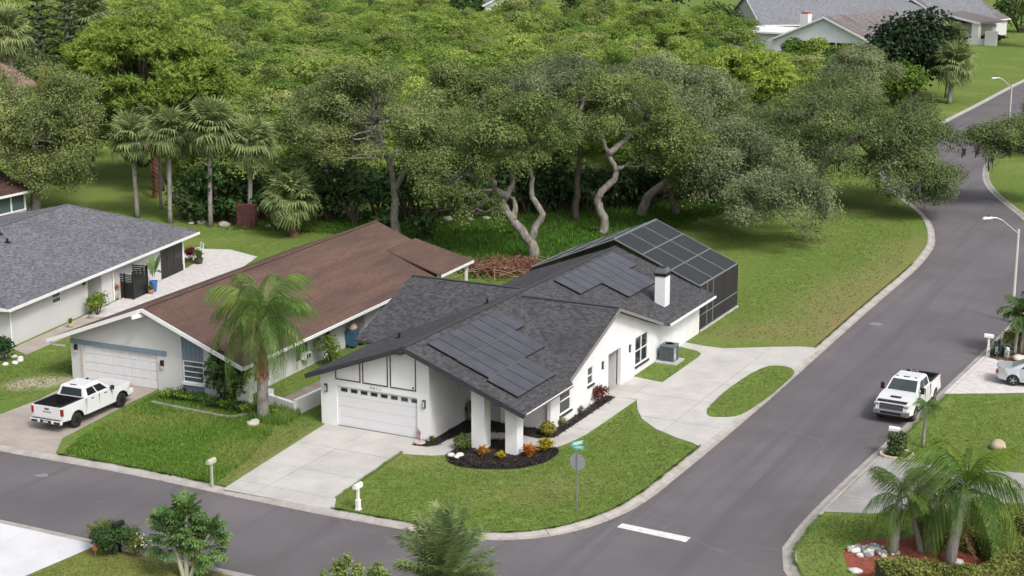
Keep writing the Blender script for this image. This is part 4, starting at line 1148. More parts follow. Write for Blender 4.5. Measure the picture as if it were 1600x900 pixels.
def pickup(name, label, loc, rz, rimm, R_=.41, lift=0.0, hd=False):
    t = thing(name, label, 'pickup truck', loc, rz)
    T = bpy.data.objects.new('body', None)
    W = 1.0
    bz = .48
    front = [(2.72, .50), (2.90, .58), (2.95, .80), (2.93, 1.08), (2.82, 1.19), (1.9, 1.27), (1.22, 1.32), (.3, 1.34), (-1.02, 1.36), (-1.02, bz)]
    front += [(1.90-.52, bz)] + arch(1.90, .52, bz)[::-1] + [(1.9+.52, bz)]
    hwf = lambda x, z: (W - max(0, z-.95)*.16 - (max(0, x-2.35)**2)*.45)
    body = extrude(front, hwf, CARW, 'body', t, .03)
    # bed: two sides with arches, floor, bulkhead, tailgate
    side = [(-1.06, bz+.02), (-1.06, 1.37), (-2.88, 1.37), (-2.92, 1.3), (-2.90, .62), (-1.80-.53, .55)] + arch(-1.80, .50, bz+.05)[::-1][1:-1] + [(-1.80+.53, bz+.02)]
    for s in (1, -1):
        pr = side if s > 0 else side
        o = extrude(pr, lambda x, z: s*(W - max(0, z-.95)*.12), CARW, 'bed_side', t, .015, y0=s*.84)
        MB().box(-2.85, s*.832-.006, .84, -1.07, s*.832+.006, 1.368).build('bed_liner', BLACK, o)
        MB().box(-2.86, s*.86-.05, 1.372, -1.08, s*.86+.08, 1.392).build('bed_rail', BLACK, o)
    MB().box(-2.86, -.84, .78, -1.06, .84, .84).build('bed_floor', BLACK, t)
    MB().box(-1.12, -.84, .84, -1.06, .84, 1.36).build('bulkhead', BLACK, t)
    for s in (1, -1):
        MB().box(-2.2, s*.84-(.22 if s > 0 else 0), .84, -1.4, s*.84+(0 if s > 0 else .22), 1.02).build('wheel_tub', BLACK, t)
    tg = MB().box(-2.93, -.86, .66, -2.86, .86, 1.36).build('tailgate', CARW, t, bevel=.015)
    MB().box(-2.858, -.82, .84, -2.846, .82, 1.355).build('liner', BLACK, tg)
    MB().box(-2.945, -.14, 1.18, -2.93, .14, 1.25).build('handle', BLACK, tg)
    MB().box(-2.938, -.26, 1.02, -2.93, .26, 1.09).build('badge', GALV, tg)
    MB().box(-2.86, -.82, 1.362, -2.9, .82, 1.385).build('top_cap', BLACK, tg)
    rbm = MB().box(-3.08, -.98, .48, -2.92, .98, .68).build('rear_bumper', CARW if not hd else CHROME, t, bevel=.03)
    MB().box(-3.09, -.35, .50, -3.08, .35, .66).build('number_plate', BLACK, rbm); MB().box(-3.06, -.9, .68, -2.93, .9, .70).build('step_pad', BLACK, rbm)
    MB().box(-3.095, -.15, .53, -3.091, .15, .63).build('plate', plain('plate_white', (.5, .52, .5), .5), rbm)
    for s in (1, -1):
        MB().box(-2.945, s*.93-.085, .92, -2.85, s*.93+.068, 1.28).build('tail_light', LAMPR, t, bevel=.015)
        MB().box(-3.085, s*.72-.2, .50, -3.075, s*.72+.2, .62).build('bumper_corner', BLACK, rbm)
    # cab
    zb, zr_ = 1.33, 1.90
    base = [(1.20, .90), (.15, .93), (-1.02, .92)]
    m_ = MB()
    lo = [(1.24, .88, zb), (-1.03, .90, zb), (-1.03, -.90, zb), (1.24, -.88, zb)]
    mid = [(.50, .74, zr_-.07), (-.86, .74, zr_-.06), (-.86, -.74, zr_-.06), (.50, -.74, zr_-.07)]
    hi = [(.36, .64, zr_), (-.76, .64, zr_), (-.76, -.64, zr_), (.36, -.64, zr_)]
    m_.v += lo + mid + hi
    for a in (0, 4):
        for i in range(4):
            j = (i+1) % 4; m_.f.append((a+i, a+j, a+4+j, a+4+i))
    m_.f += [(0, 1, 2, 3), (8, 9, 10, 11)]
    cab = m_.build('cab', CARW, t, bevel=.03)
    L_ = lambda a, b, k: tuple(a[i] + (b[i]-a[i])*k for i in range(3))
    def face(i, j, u0, u1, v0, v1):
        A, B, C_, D = lo[i], lo[j], mid[j], mid[i]
        P = lambda u, v: L_(L_(A, B, u), L_(D, C_, u), v)
        return [P(u0, v0), P(u1, v0), P(u1, v1), P(u0, v1)]
    quadp('windscreen', WSHIELD, t, face(3, 0, .06, .94, .06, .94))
    quadp('rear_window', CGLASS, t, face(1, 2, .10, .90, .12, .88))
    for s, (i, j) in ((1, (0, 1)), (-1, (2, 3))):
        for u0, u1 in ((.14, .50), (.55, .88)):
            if s < 0: u0, u1 = 1-u1, 1-u0
            q = face(i, j, u0, u1, .12, .86)
            # slant the front edge of the front window with the pillar
            quadp('side_window', CGLASS, t, q)
        for x in (.62, -.45):
            MB().box(x-.10, s*.955-.02, 1.20, x+.10, s*.955+.035, 1.235).build('door_handle', BLACK if not hd else CHROME, t)
        for x in (1.12, .08, -.95):
            MB().box(x-.006, s*.962-.02, .56, x+.006, s*.962+.028, 1.31).build('door_gap', BLACK, t)
        mr = MB().box(.98, s*1.08-.10, 1.28, 1.10, s*1.08+.10, 1.28+(.36 if hd else .22)).build('mirror', BLACK, t, bevel=.03)
        MB().bar((1.02, s*.88, 1.32), (1.04, s*1.02, 1.36), .05, .05).build('mirror_arm', BLACK, mr)
        MB().box(-1.0, s*.93-.05, .40, 1.25, s*.93+.08, .47).build('side_step', BLACK, t, bevel=.01)
        for cx in (1.90, -1.80):
            m2 = MB(); a_ = arch(cx, .53, .50); b_ = arch(cx, .47, .50)
            for k in range(len(a_)-1):
                m2.hexa([(a_[k][0], s*.90, a_[k][1]), (a_[k+1][0], s*.90, a_[k+1][1]), (b_[k+1][0], s*.90, b_[k+1][1]), (b_[k][0], s*.90, b_[k][1])],
                        [(a_[k][0], s*1.025, a_[k][1]), (a_[k+1][0], s*1.025, a_[k+1][1]), (b_[k+1][0], s*1.025, b_[k+1][1]), (b_[k][0], s*1.025, b_[k][1])])
            m2.build('wheel_arch', BLACK if not hd else CARW, t)
        MB().box(1.5, s*.8-.12, .5, 2.3, s*.8+.1, .95).build('wheel_well', BLACK, t)
        MB().box(-2.2, s*.8-.12, .5, -1.4, s*.8+.1, .95).build('wheel_well', BLACK, t)
        hl = MB().box(2.72, s*.78-.16, .93, 2.945, s*.78+.10, 1.10).build('headlight', LAMPC, t, bevel=.03)
        if hd: MB().box(2.75, s*.78-.15, .995, 2.955, s*.78+.08, 1.02).build('lamp_bar', BLACK, hl)
        for x in (1.90, -1.80):
            wheel(t, x, s*.86, R_, .28, rimm, 6)
    gr = MB().box(2.90, -.62, .80, 2.965, .62, 1.10).build('grille', BLACK, t)
    for k in range(3 if not hd else 4):
        z = .84 + (.1 if not hd else .075)*k
        MB().box(2.966, -.60, z, 2.978, .60, z+.03).build('grille_bar', CHROME if hd else CARW, gr)
    MB().box(2.8, -.95, .50, 3.02, .95, .78).build('front_bumper', CHROME if hd else CARW, t, bevel=.05)
    MB().box(3.01, -.55, .56, 3.03, .55, .68).build('air_dam', BLACK, t)
    MB().box(2.6, -.8, .36, 2.9, .8, .5).build('valance', BLACK, t)
    MB().box(-2.7, -.5, .40, 2.6, .5, .52).build('chassis', BLACK, t)
    if hd:
        MB().box(2.62, -.78, 1.17, 2.90, .78, 1.225).build('bug_shield', BLACK, t, bevel=.015)
        MB().box(2.05, -.28, 1.27, 2.25, .28, 1.30).build('hood_scoop', BLACK, t)
        for y in (-.5, 0, .5):
            MB().box(.30, y-(.16 if y == 0 else .05), 1.895, .38, y+(.16 if y == 0 else .05), 1.93).build('roof_lamp', BLACK, t)
    else:
        MB().box(-.80, -.2, 1.90, -.72, .2, 1.925).build('brake_light', plain('smoked_lens', (.12, .06, .06), .3), t)
        MB().box(.3, -.05, 1.9, .45, .05, 1.95).build('antenna', BLACK, t)
        MB().bar((1.22, .55, 1.36), (1.1, -.1, 1.45), .03, .02).build('wiper', BLACK, t)
    return t
P1 = pickup('pickup_truck', 'white pickup with black wheels parked nose-in on the tan driveway', (-22.68, 80.95, .024), R(66), RIMB)
# front-right tyre etc. rest on the slab; white boxes lie in its bed
cb = tag(MB().box(-.28, -.2, 0, .28, .2, .16).build('carton', plain('white_carton', (.62, .61, .59), .7), bevel=.01), 'white carton lying in the bed of the parked pickup', 'carton')
cb.location = (-23.3, 78.55, .866); cb.rotation_euler = (0, 0, R(80))
bg_ = tag(MB().lathe([(.02, 0), (.15, .01), (.17, .10), (.12, .19), (.03, .21)], 10).build('bag', plain('white_bag', (.6, .6, .6), .8), smooth=True), 'crumpled white bag beside the carton in the pickup bed', 'bag')
bg_.location = (-23.0, 79.1, .866)
P2 = pickup('pickup_truck', 'white heavy pickup with chrome bumper parked against the kerb', (21.3, 82.35, -.092), R(-120), RIMS, R_=.43, hd=True)
# things in the bed of the heavy pickup
def on_truck(o, x, y, z, a=0.0):
    q = R(-120); o.location = (21.3 + x*math.cos(q) - y*math.sin(q), 82.35 + x*math.sin(q) + y*math.cos(q), -.092 + z); o.rotation_euler = (0, 0, q + a); return o
ld = thing('stepladder', 'folded grey stepladder standing in the bed of the heavy pickup', 'ladder')
for y in (-.25, .25):
    MB().bar((-.5, y, 0), (.35, y*.75, .98), .05, .09).build('rail', ALU, ld)
for k in range(5):
    f_ = .12+.2*k; MB().bar((-.5+.85*f_, -.25+.06*f_, .98*f_), (-.5+.85*f_, .25-.06*f_, .98*f_), .09, .03).build('step', ALU, ld)
on_truck(ld, -1.72, -.1, .845)
bx = tag(MB().box(-.5, -.28, 0, .5, .28, .34).build('tool_box', BLKM, bevel=.02), 'black tool box across the bed behind the stepladder', 'tool box'); on_truck(bx, -2.45, .3, .845, R(90))
hs = thing('hose_coil', 'dark coiled hose in the bed of the heavy pickup', 'hose')
for k in range(3):
    MB().tube([(.3*math.cos(a)*(1-.1*k), .3*math.sin(a)*(1-.1*k), .04+.09*k) for a in np.linspace(0, 6.28, 18)], .04, 6, False).build('coil', plain('dark_hose', (.05, .03, .03), .5), hs)
on_truck(hs, -2.4, -.42, .845)

# silver coupe on the paver driveway
CP = thing('coupe', 'silver two-door coupe nose-out of sight on the paver driveway', 'car', (29.75, 86.5, .026), R(-20))
bz = .30
prof = [(2.15, .32), (2.32, .45), (2.30, .62), (2.15, .74), (1.2, .86), (.75, .90), (-1.15, .97), (-1.9, .98), (-2.18, .96), (-2.30, .72), (-2.30, .46), (-2.12, .34), (-1.38-.36, bz)]
A2 = lambda cx: [(cx + .37*math.cos(math.pi*(1 - i/9)), .31 + .37*math.sin(math.pi*(1 - i/9))) for i in range(10)]
prof += A2(-1.38) + [(-1.38+.38, .26), (1.33-.38, .26)] + A2(1.33) + [(1.33+.4, .3)]
extrude(prof, lambda x, z: .90 - max(0, z-.6)*.30 - (max(0, abs(x)-1.75)**2)*.7, CARS, 'body', CP, .03)
m_ = MB()
lo = [(.85, .74, .89), (-1.55, .74, .96), (-1.55, -.74, .96), (.85, -.74, .89)]; hi = [(.12, .54, 1.33), (-.72, .54, 1.34), (-.72, -.54, 1.34), (.12, -.54, 1.33)]
m_.hexa(lo, hi).build('cabin', CARS, CP, bevel=.03)
L_ = lambda a, b, k: tuple(a[i] + (b[i]-a[i])*k for i in range(3))
def cface(i, j, u0, u1, v0, v1):
    P = lambda u, v: L_(L_(lo[i], lo[j], u), L_(hi[i], hi[j], u), v)
    return [P(u0, v0), P(u1, v0), P(u1, v1), P(u0, v1)]
quadp('windscreen', WSHIELD, CP, cface(3, 0, .06, .94, .05, .95)); quadp('rear_window', glass('grey_rear_glass', (.13, .17, .18), .1), CP, cface(1, 2, .08, .92, .08, .95))
for i, j in ((0, 1), (2, 3)):
    u = (.14, .66) if i == 0 else (.34, .86)
    quadp('side_window', CGLASS, CP, cface(i, j, *u, .1, .88))
    u = (.70, .80) if i == 0 else (.20, .30)
    quadp('quarter_window', CGLASS, CP, cface(i, j, *u, .1, .62))
sp = MB().box(-2.26, -.68, 1.0, -2.02, .68, 1.04).build('spoiler', CARS, CP, bevel=.015)
for s in (1, -1):
    MB().box(-2.2, s*.6-.03, .95, -2.06, s*.6+.03, 1.0).build('spoiler_foot', CARS, sp)
    tl = MB().box(-2.335, s*.62-.12, .62, -2.2, s*.62+.13, .83).build('tail_light', LAMPR, CP, bevel=.015)
    MB().box(-2.34, s*.62-.03, .63, -2.334, s*.62+.03, .82).build('lens_bar', BLACK, tl)
    MB().box(.52, s*.84-.07, .88, .68, s*.84+.10, 1.0).build('mirror', CARS, CP, bevel=.02)
    for x in (-1.38, 1.33): wheel(CP, x, s*.77, .325, .23, RIMS, 5)
    MB().box(-1.7, s*.7-.1, .3, -1.05, s*.7+.08, .66).build('wheel_well', BLACK, CP); MB().box(1.0, s*.7-.1, .3, 1.66, s*.7+.08, .66).build('wheel_well', BLACK, CP)
    MB().box(2.2, s*.6-.2, .56, 2.31, s*.6+.2, .68).build('headlight', LAMPC, CP, bevel=.02)
MB().box(-2.0, -.6, .2, 2.0, .6, .34).build('underbody', BLACK, CP)
VN = thing('van', 'white van parked far up the street beyond the portico house', 'van', (113, 405, 0), R(10))
MB().hexa([(-4, -1.3, .7), (4, -1.3, .7), (4, 1.3, .7), (-4, 1.3, .7)], [(-3.9, -1.2, 3.4), (2.8, -1.2, 3.4), (2.8, 1.2, 3.4), (-3.9, 1.2, 3.4)]).build('body', CARW, VN, bevel=.15)
for x in (-2.6, 2.6):
    for s in (1, -1): wheel(VN, x, s*1.15, .6, .35, RIMS)
MB().box(-3, -1.32, 2.2, 2, -1.26, 3.0).build('side_window', CGLASS, VN)

# ------------------------------------------------------------------ street furniture and small things
def street_lamp(label, loc, rz):
    t = thing('street_lamp', label, 'street lamp', loc, rz, 'street lamps along the curving road')
    MB().lathe([(.15, 0), (.15, .1), (.12, .15), (.085, 6.0), (.085, 6.05)], 10).build('pole', concrete('pole_concrete', (.50, .49, .47), .15), t)
    MB().tube([(0, 0, 5.75), (-.5, 0, 6.15), (-1.2, 0, 6.7), (-1.6, 0, 6.85), (-1.9, 0, 6.86)], .045, 8).build('arm', ALU, t)
    h = MB().hexa([(-2.5, -.14, 6.78), (-1.85, -.1, 6.8), (-1.85, .1, 6.8), (-2.5, .14, 6.78)], [(-2.4, -.1, 6.92), (-1.85, -.08, 6.92), (-1.85, .08, 6.92), (-2.4, .1, 6.92)]).build('lamp_head', plain('lamp_head_white', (.66, .66, .64), .4), t, bevel=.02)
    MB().box(-2.42, -.09, 6.765, -2.0, .09, 6.779).build('lens', LAMPG, h)
    MB().lathe([(.05, 0), (.05, .1), (.02, .13)], 8, c=(-2.1, 0, 6.92)).build('photocell', BLACK, h)
    return t
street_lamp('tall concrete street lamp standing beside the paver driveway palms', (32.5, 100.6, 0), R(8))
street_lamp('concrete street lamp at the far bend below the grassy slope', (56.9, 182.4, 0), R(8))
# stop sign seen from behind, with two street-name blades
sg = thing('street_sign', 'stop sign seen from behind with two teal street-name blades on a steel post', 'street sign', (2.9, 67.2, 0), R(-28))
MB().box(-.03, -.02, 0, .03, .02, 2.95).build('post', GALV, sg)
oc = MB(); R8 = .40
pts8 = [(R8*math.cos(R(22.5+45*k)), R8*math.sin(R(22.5+45*k))) for k in range(8)]
oc.hexa([(x, .022, 2.36+z) for x, z in pts8], [(x, .027, 2.36+z) for x, z in pts8]).build('sign_back', plain('sign_aluminium', (.40, .42, .45), .5, .06, metal=.4), sg)
oc2 = MB().hexa([(x*.98, .0275, 2.36+z*.98) for x, z in pts8], [(x*.98, .029, 2.36+z*.98) for x, z in pts8]).build('sign_face', plain('sign_red', (.45, .02, .02), .4), sg)
for k, d_ in enumerate('STOP'): lettering('letter', d_, .27, WHITE, oc2, (.27-.18*k, .0305, 2.36), (R(90), 0, R(180)), .001)
TEAL = plain('teal_sign', (.10, .42, .40), .4, .08)
for z, a in ((2.97, 8), (3.16, 62)):
    b_ = MB().box(-.31, -.006, 0, .31, .006, .17).build('name_blade', TEAL, sg); b_.location = (0, 0, z); b_.rotation_euler = (0, 0, R(a))
    for s in (-1, 1):
        MB().box(-.22, s*.0065, .05, .22, s*.008, .12).build('lettering_band', plain('pale_teal', (.45, .66, .66), .4), b_)
        MB().box(-.30, s*.0065, .145, .30, s*.0075, .16).build('blade_edge', WHITE, b_)
def mailbox(label, loc, rz, style, boxm, postm, h=1.05):
    t = thing('mailbox', label, 'mailbox', loc, rz)
    m_ = MB(); n = 9; r = .105
    pr = [(-r, 0), (r, 0)] + [(r*math.cos(math.pi*i/n), .12 + r*math.sin(math.pi*i/n)) for i in range(n+1)]
    m_.hexa([(-.26, y, h+z) for y, z in pr], [(.26, y, h+z) for y, z in pr])
    b_ = m_.build('box', boxm, t)
    MB().hexa([(.262, y*.97, h+.003+z*.97) for y, z in pr], [(.275, y*.97, h+.003+z*.97) for y, z in pr]).build('door', boxm, b_)
    MB().box(.02, -r-.012, h+.05, .24, -r-.002, h+.08).build('flag', plain('flag_grey', (.25, .24, .27), .5), b_)
    MB().box(-.16, -r-.006, h+.03, -.02, -r-.001, h+.10).build('number_label', plain('label_dark', (.12, .10, .16), .5), b_)
    if style == 'wide':
        MB().box(-.055, -.055, 0, .055, .055, h).build('post', postm, t, bevel=.008)
        MB().box(-.09, -.09, 0, .09, .09, .46).build('post_sleeve', postm, t, bevel=.01)
        MB().box(-.115, -.115, 0, .115, .115, .08).build('post_foot', postm, t, bevel=.01)
        MB().box(-.10, -.10, .46, .10, .10, .50).build('post_cap', postm, t, bevel=.01)
    else:
        MB().box(-.05, -.05, 0, .05, .05, h).build('post', postm, t, bevel=.006)
    return t
WP = plain('white_plastic', (.78, .78, .77), .4, .04)
mailbox('white mailbox on a sleeved white post beside the front driveway apron', (-6.9, 67.45, 0), R(-118), 'wide', WP, WP)
mailbox('weathered pale green mailbox on a plain post in long grass', (-14.0, 70.4, 0), R(-118), 'plain', plain('greenish_box', (.42, .44, .36), .6), plain('greenish_post', (.36, .42, .30), .7), 1.15)
mailbox('white mailbox on a white post beside the agave', (28.55, 92.3, 0), R(150), 'wide', WP, WP, 1.15)
mailbox('white mailbox rising from the small clipped shrub', (18.85, 74.9, 0), R(150), 'plain', WP, WP, 1.2)
mailbox('black mailbox half buried in the flowering bush', (-16.47, 62.7, 0), R(-120), 'plain', BLKM, BLKM, 1.15)
# air conditioner on its pad
ac = thing('air_conditioner', 'grey louvred air conditioner on a concrete pad against the white wall', 'air conditioner', (9.3, 91.05, .05), R(-27))
MB().box(-.62, -.75, 0, .72, .68, .09).build('pad', CONC, ac)
MB().box(-.42, -.42, .12, .42, .42, .98).build('coil', plain('coil_dark', (.04, .05, .06), .6), ac)
for s in (-1, 1):
    for k in range(11):
        x = -.40 + .08*k
        MB().box(x-.012, s*.43-.008, .12, x+.012, s*.43+.008, .98).build('louvre', plain('unit_grey', (.13, .16, .18), .5), ac)
        MB().box(s*.43-.008, x-.012, .12, s*.43+.008, x+.012, .98).build('louvre', MATS['unit_grey'], ac)
tp = MB().hexa([(-.46, -.46, .98), (.46, -.46, .98), (.46, .46, .98), (-.46, .46, .98)], [(-.43, -.43, 1.06), (.43, -.43, 1.06), (.43, .43, 1.06), (-.43, .43, 1.06)]).build('top', MATS['unit_grey'], ac)
MB().lathe([(.34, 1.061), (.34, 1.075)], 24).build('fan_opening', BLACK, tp)
for k in range(4): MB().lathe([(.08*k+.07, 1.08), (.08*k+.09, 1.08), (.08*k+.09, 1.09), (.08*k+.07, 1.09)], 20).build('guard_ring', GALV, tp)
MB().box(-.47, -.47, .09, .47, .47, .12).build('base', MATS['unit_grey'], ac)
MB().box(.435, -.40, .15, .46, -.05, .9).build('service_panel', plain('panel_grey', (.24, .27, .29), .4), ac)
MB().box(.461, -.3, .3, .463, -.12, .55).build('rating_label', plain('label_pale', (.6, .6, .58), .5), ac)
MB().tube([(-.45, .1, .3), (-.7, .1, .35), (-.95, .25, .55), (-1.0, .3, 1.1)], .03, 6).build('conduit', BLKM, ac)
MB().tube([(-.45, -.1, .2), (-.8, -.2, .12), (-1.0, .1, .3), (-1.0, .25, .8)], .025, 6).build('conduit', plain('grey_pipe', (.3, .3, .3), .5), ac)
# low white garden wall beside the garage
gw = thing('garden_wall', 'low white stucco garden wall stepping down beside the garage', 'wall')
for a, b, h in (((-13.15, 82.6), (-11.5, 81.05), .62), ((-11.5, 81.05), (-9.85, 84.1), .78)):
    d = (Vector(b)-Vector(a)).normalized(); n_ = Vector((-d.y, d.x))*.11
    q = [Vector(a)+n_, Vector(a)-n_, Vector(b)-n_, Vector(b)+n_]
    MB().hexa([(p.x, p.y, 0) for p in q], [(p.x, p.y, h) for p in q]).build('panel', STUC, gw)
    MB().hexa([((p.x), (p.y), h) for p in q], [(p.x, p.y, h+.05) for p in q]).build('coping', WHITE, gw)
MB().box(-13.42, 82.5, 0, -12.92, 83.0, .86).build('pier', STUC, gw)
tag(MB().box(-.28, -.2, 0, .28, .2, .95).build('utility_box', plain('utility_white', (.66, .66, .66), .6, .12), bevel=.02), 'white utility box beside the leafy climber', 'utility box').location = (-14.3, 82.4, 0)
bpy.data.objects['utility_box'].rotation_euler = (0, 0, R(-24))
# side yard between the two houses
sheet('side_yard_soil', [(-13.0, 83.2), (-11.6, 81.6), (-10.2, 84.3), (-9.2, 86.5), (-10.6, 88)], .01, plain('grey_soil', (.22, .18, .155), .95, .3, 1.5, 20, .8, ws=True))
bn = thing('waste_bin', 'blue wheeled bin piled with bags in the neighbour doorway', 'bin', (-9.75, 94.2, .045), R(-24))
MB().hexa([(-.25, -.28, .08), (.25, -.28, .08), (.25, .28, .08), (-.25, .28, .08)], [(-.31, -.36, 1.0), (.31, -.36, 1.0), (.31, .36, 1.0), (-.31, .36, 1.0)]).build('body', plain('bin_blue', (.035, .11, .19), .5), bn, bevel=.02)
MB().box(-.33, -.38, 1.0, .33, .38, 1.06).build('rim', MATS['bin_blue'], bn, bevel=.01)
for s in (-1, 1): MB().lathe([(.1, -.03), (.1, .03)], 12, axis='y', c=(-.2, s*.27, .1)).build('wheel', TYRE, bn)
tb = tag(MB().lathe([(.05, 0), (.3, .03), (.33, .2), (.2, .42), (.06, .5)], 10).build('rubbish_bag', plain('bag_pale', (.42, .33, .28), .6, .4), smooth=True), 'pale rubbish bag on top of the blue bin', 'bag'); tb.location = (-9.75, 94.2, 1.105)
tb = tag(MB().lathe([(.05, 0), (.3, .03), (.34, .25), (.2, .5), (.06, .58)], 10).build('rubbish_bag', plain('bag_black', (.03, .03, .035), .35), smooth=True), 'black rubbish bag on the floor beside the blue bin', 'bag'); tb.location = (-9.35, 94.9, .045)
# rusty sheet standing against the palms
rs = thing('rusty_panel', 'upright rust-red sheet metal screen in front of a palm trunk', 'panel', (-22.0, 130.6, 0), R(-8))
MB().box(-.78, -.35, 0, .78, .35, 2.0).build('sheet', RUST, rs)
for k in range(6): MB().box(-.76+.3*k-.03, -.38, .02, -.76+.3*k+.03, -.35, 1.98).build('rib', RUST, rs)
# boulder by the queen palm, edging stones of the weedy border
def stone(name, label, cat, loc, r, seed, mat=STONE, group=None, sq=.6):
    rng = np.random.default_rng(seed)
    bm = bmesh.new(); bmesh.ops.create_icosphere(bm, subdivisions=2, radius=1)
    k = rng.normal(size=(5, 3))
    for v in bm.verts:
        c = Vector(v.co); d = 1 + .12*math.sin(3*c.dot(Vector(k[0]))+1) + .10*math.sin(4*c.dot(Vector(k[1]))) + .05*math.sin(8*c.dot(Vector(k[2])))
        v.co = c*d; v.co.z *= sq; v.co *= r; v.co.z += r*sq*.55
    me = bpy.data.meshes.new(name); bm.to_mesh(me); bm.free(); me.materials.append(mat); me.shade_smooth()
    o = link(bpy.data.objects.new(name, me)); o.location = loc; o.rotation_euler = (0, 0, seed)
    return tag(o, label, cat, group)
stone('boulder', 'round pale boulder at the foot of the tall arching palm', 'boulder', (-13.5, 79.3, 0), .36, 3, plain('grey_stone', (.40, .39, .33), .85, .2))
for k, (x, y) in enumerate(((-3.0, 74.42), (-2.72, 74.2), (-2.55, 74.45))):
    stone('rock', 'pale white rock at the tip of the pillar mulch bed', 'rock', (x, y, .05), .2-.04*(k % 2), 20+k, STONE, 'white rocks in the mulch bed')
stone('boulder', 'tan boulder on the lawn above the grey driveway', 'boulder', (24.25, 75.6, 0), .38, 7, plain('tan_stone', (.42, .34, .24), .85, .25), sq=.8)
stone('boulder', 'cream boulder under the small palms by the paver driveway', 'boulder', (30.1, 91.3, .02), .42, 9, plain('cream_stone', (.62, .52, .42), .85, .15), sq=.5)
stone('boulder', 'white rock at the tip of the corner lawn beside the red mulch', 'boulder', (14.0, 60.6, .0), .3, 12, sq=.4)
stone('boulder', 'white rock at the base of the thick palm on red mulch', 'boulder', (18.35, 61.3, .05), .28, 11)
ge = MB(); EDG = catmull([(-19.6, 83.2), (-18.86, 82.7), (-17.1, 81.7), (-16.2, 81.2), (-14.9, 80.6), (-14.2, 81.0), (-13.5, 82.1)], 5)
ea, eb = offset(EDG, .13), offset(EDG, -.13)
for i in range(len(EDG)-1):
    q = [ea[i], ea[i+1], eb[i+1], eb[i]]
    ge.hexa([(x, y, 0) for x, y in q], [(x, y, .09) for x, y in q])
tag(ge.build('garden_edging', concrete('edging_concrete', (.30, .28, .24), .35, 1.2)), 'curved strip of old concrete edging round the weedy border', 'edging')
rngs = np.random.default_rng(5)
for k in range(48):
    a, r = rngs.random()*6.28, rngs.random()**.5
    x, y = 15.15 + r*1.0*math.cos(a) , 62.55 + r*.62*math.sin(a)
    stone('river_stone', 'small grey and white stone heaped on the red mulch', 'stone', (x, y, .03+.10*(1-r)), .10+.07*rngs.random(), 50+k, (STONE, MATS['grey_stone'], plain('slate_stone', (.20, .21, .23), .8, .2))[k % 3], 'stones heaped on red mulch', sq=.8)
for k, (x, y) in enumerate(((-27, 132.2), (-26.2, 132.4), (-19.4, 131), (-20.3, 130.8), (-18.4, 130.9), (-5.4, 133.6), (-3.6, 133.9), (-2.2, 134), (-24.1, 131.2))):
    stone('rock', 'rough pale rock along the wood edge behind the back lawns', 'rock', (x, y, 0), .3+.1*(k % 3), 110+k, plain('woods_rock', (.30, .27, .23), .9, .25), 'rocks along the wood edge', sq=.55)
mound('red_mulch_bed', [(13.8, 61.53), (13.94, 62.72), (14.57, 63.55), (15.64, 64.11), (16.81, 64.3), (17.7, 63.8), (18.69, 63), (19.6, 62), (19.2, 60.4), (18.16, 59.6), (16.01, 59.3), (14.3, 59.6)], .01, .08, REDM, 'red mulch bed under the palms edged by clipped hedge', 'mulch bed', seed=8)
sheet('brown_mulch_bed', [(28.4, 92.3), (29.5, 90.6), (32.5, 89.6), (38, 88), (38, 95), (31.0, 96.2)], .012, BRNM)
lid = thing('manhole_cover', 'round pinkish manhole cover in the mulch beside the garage', 'lid', (-4.65, 76.5, .03))
MB().lathe([(.30, 0), (.30, .03), (.28, .04)], 20).build('cover', plain('lid_pink', (.52, .42, .38), .8), lid); MB().lathe([(.06, .041), (.06, .05)], 10).build('cap', GALV, lid)
# left house patio pieces (house frame -17 deg)
def W3(x, y, z=0): a = R(-17); return (-30.51 + x*math.cos(a) - y*math.sin(a), 93.88 + x*math.sin(a) + y*math.cos(a), z)
scn = thing('privacy_screen', 'black slatted metal privacy screen standing on the paved patio', 'screen', W3(.1, 13.25, .02), R(-17))
def scr_panel(x0, y0, x1, y1, h):
    n = 14
    for k in range(n):
        z = .12 + (h-.2)*k/(n-1)
        MB().bar((x0, y0, z), (x1, y1, z), .03, (h/n)*(.97 if k < 9 else .6)).build('slat', BLKM, scn)
    for x, y in ((x0, y0), (x1, y1)): MB().box(x-.04, y-.04, 0, x+.04, y+.04, h).build('post', BLKM, scn)
scr_panel(-.6, 0.1, .05, -.05, 1.75); scr_panel(.05, -.05, .75, -.2, 1.75); scr_panel(.78, -.2, .8, 1.7, 1.95); scr_panel(-.6, 1.75, .8, 1.7, 2.0)
def pot(name, label, loc, r, h, mat):
    t = tag(MB().lathe([(r*.65, 0), (r*.9, h*.6), (r, h*.92), (r*1.05, h), (r*.9, h), (r*.85, h*.9)], 16).build(name, mat, smooth=True), label, 'pot'); t.location = loc; return t
pot('plant_pot', 'glazed blue pot beside the black privacy screen', W3(1.0, 15.55, .02), .30, .75, plain('blue_glaze', (.02, .12, .42), .2, coat=.5))
pot('plant_pot', 'pale stone planter in front of the privacy screen', W3(-.45, 12.7, .02), .42, .5, concrete('planter_stone', (.5, .44, .38), .2))
pot('plant_pot', 'terracotta pot at the corner of the privacy screen', W3(1.15, 14.9, .02), .22, .3, plain('terracotta_pot', (.42, .22, .13), .8))
pot('plant_pot', 'dark pot on the open end of the paved patio', W3(-.1, 24.3, .02), .34, .42, plain('dark_pot', (.05, .05, .05), .5))
pot('plant_pot', 'small cream pot on the walk below the little window', W3(.75, 5.4, .02), .2, .28, plain('cream_pot', (.55, .48, .4), .7))
pot('plant_pot', 'small grey pot further along the side walk', W3(.75, 7.8, .02), .2, .26, plain('grey_pot', (.4, .38, .36), .7))
ch_ = thing('garden_chair', 'white metal garden chair on the far patio edge', 'chair', W3(-1.3, 26.4, .02), R(-60))
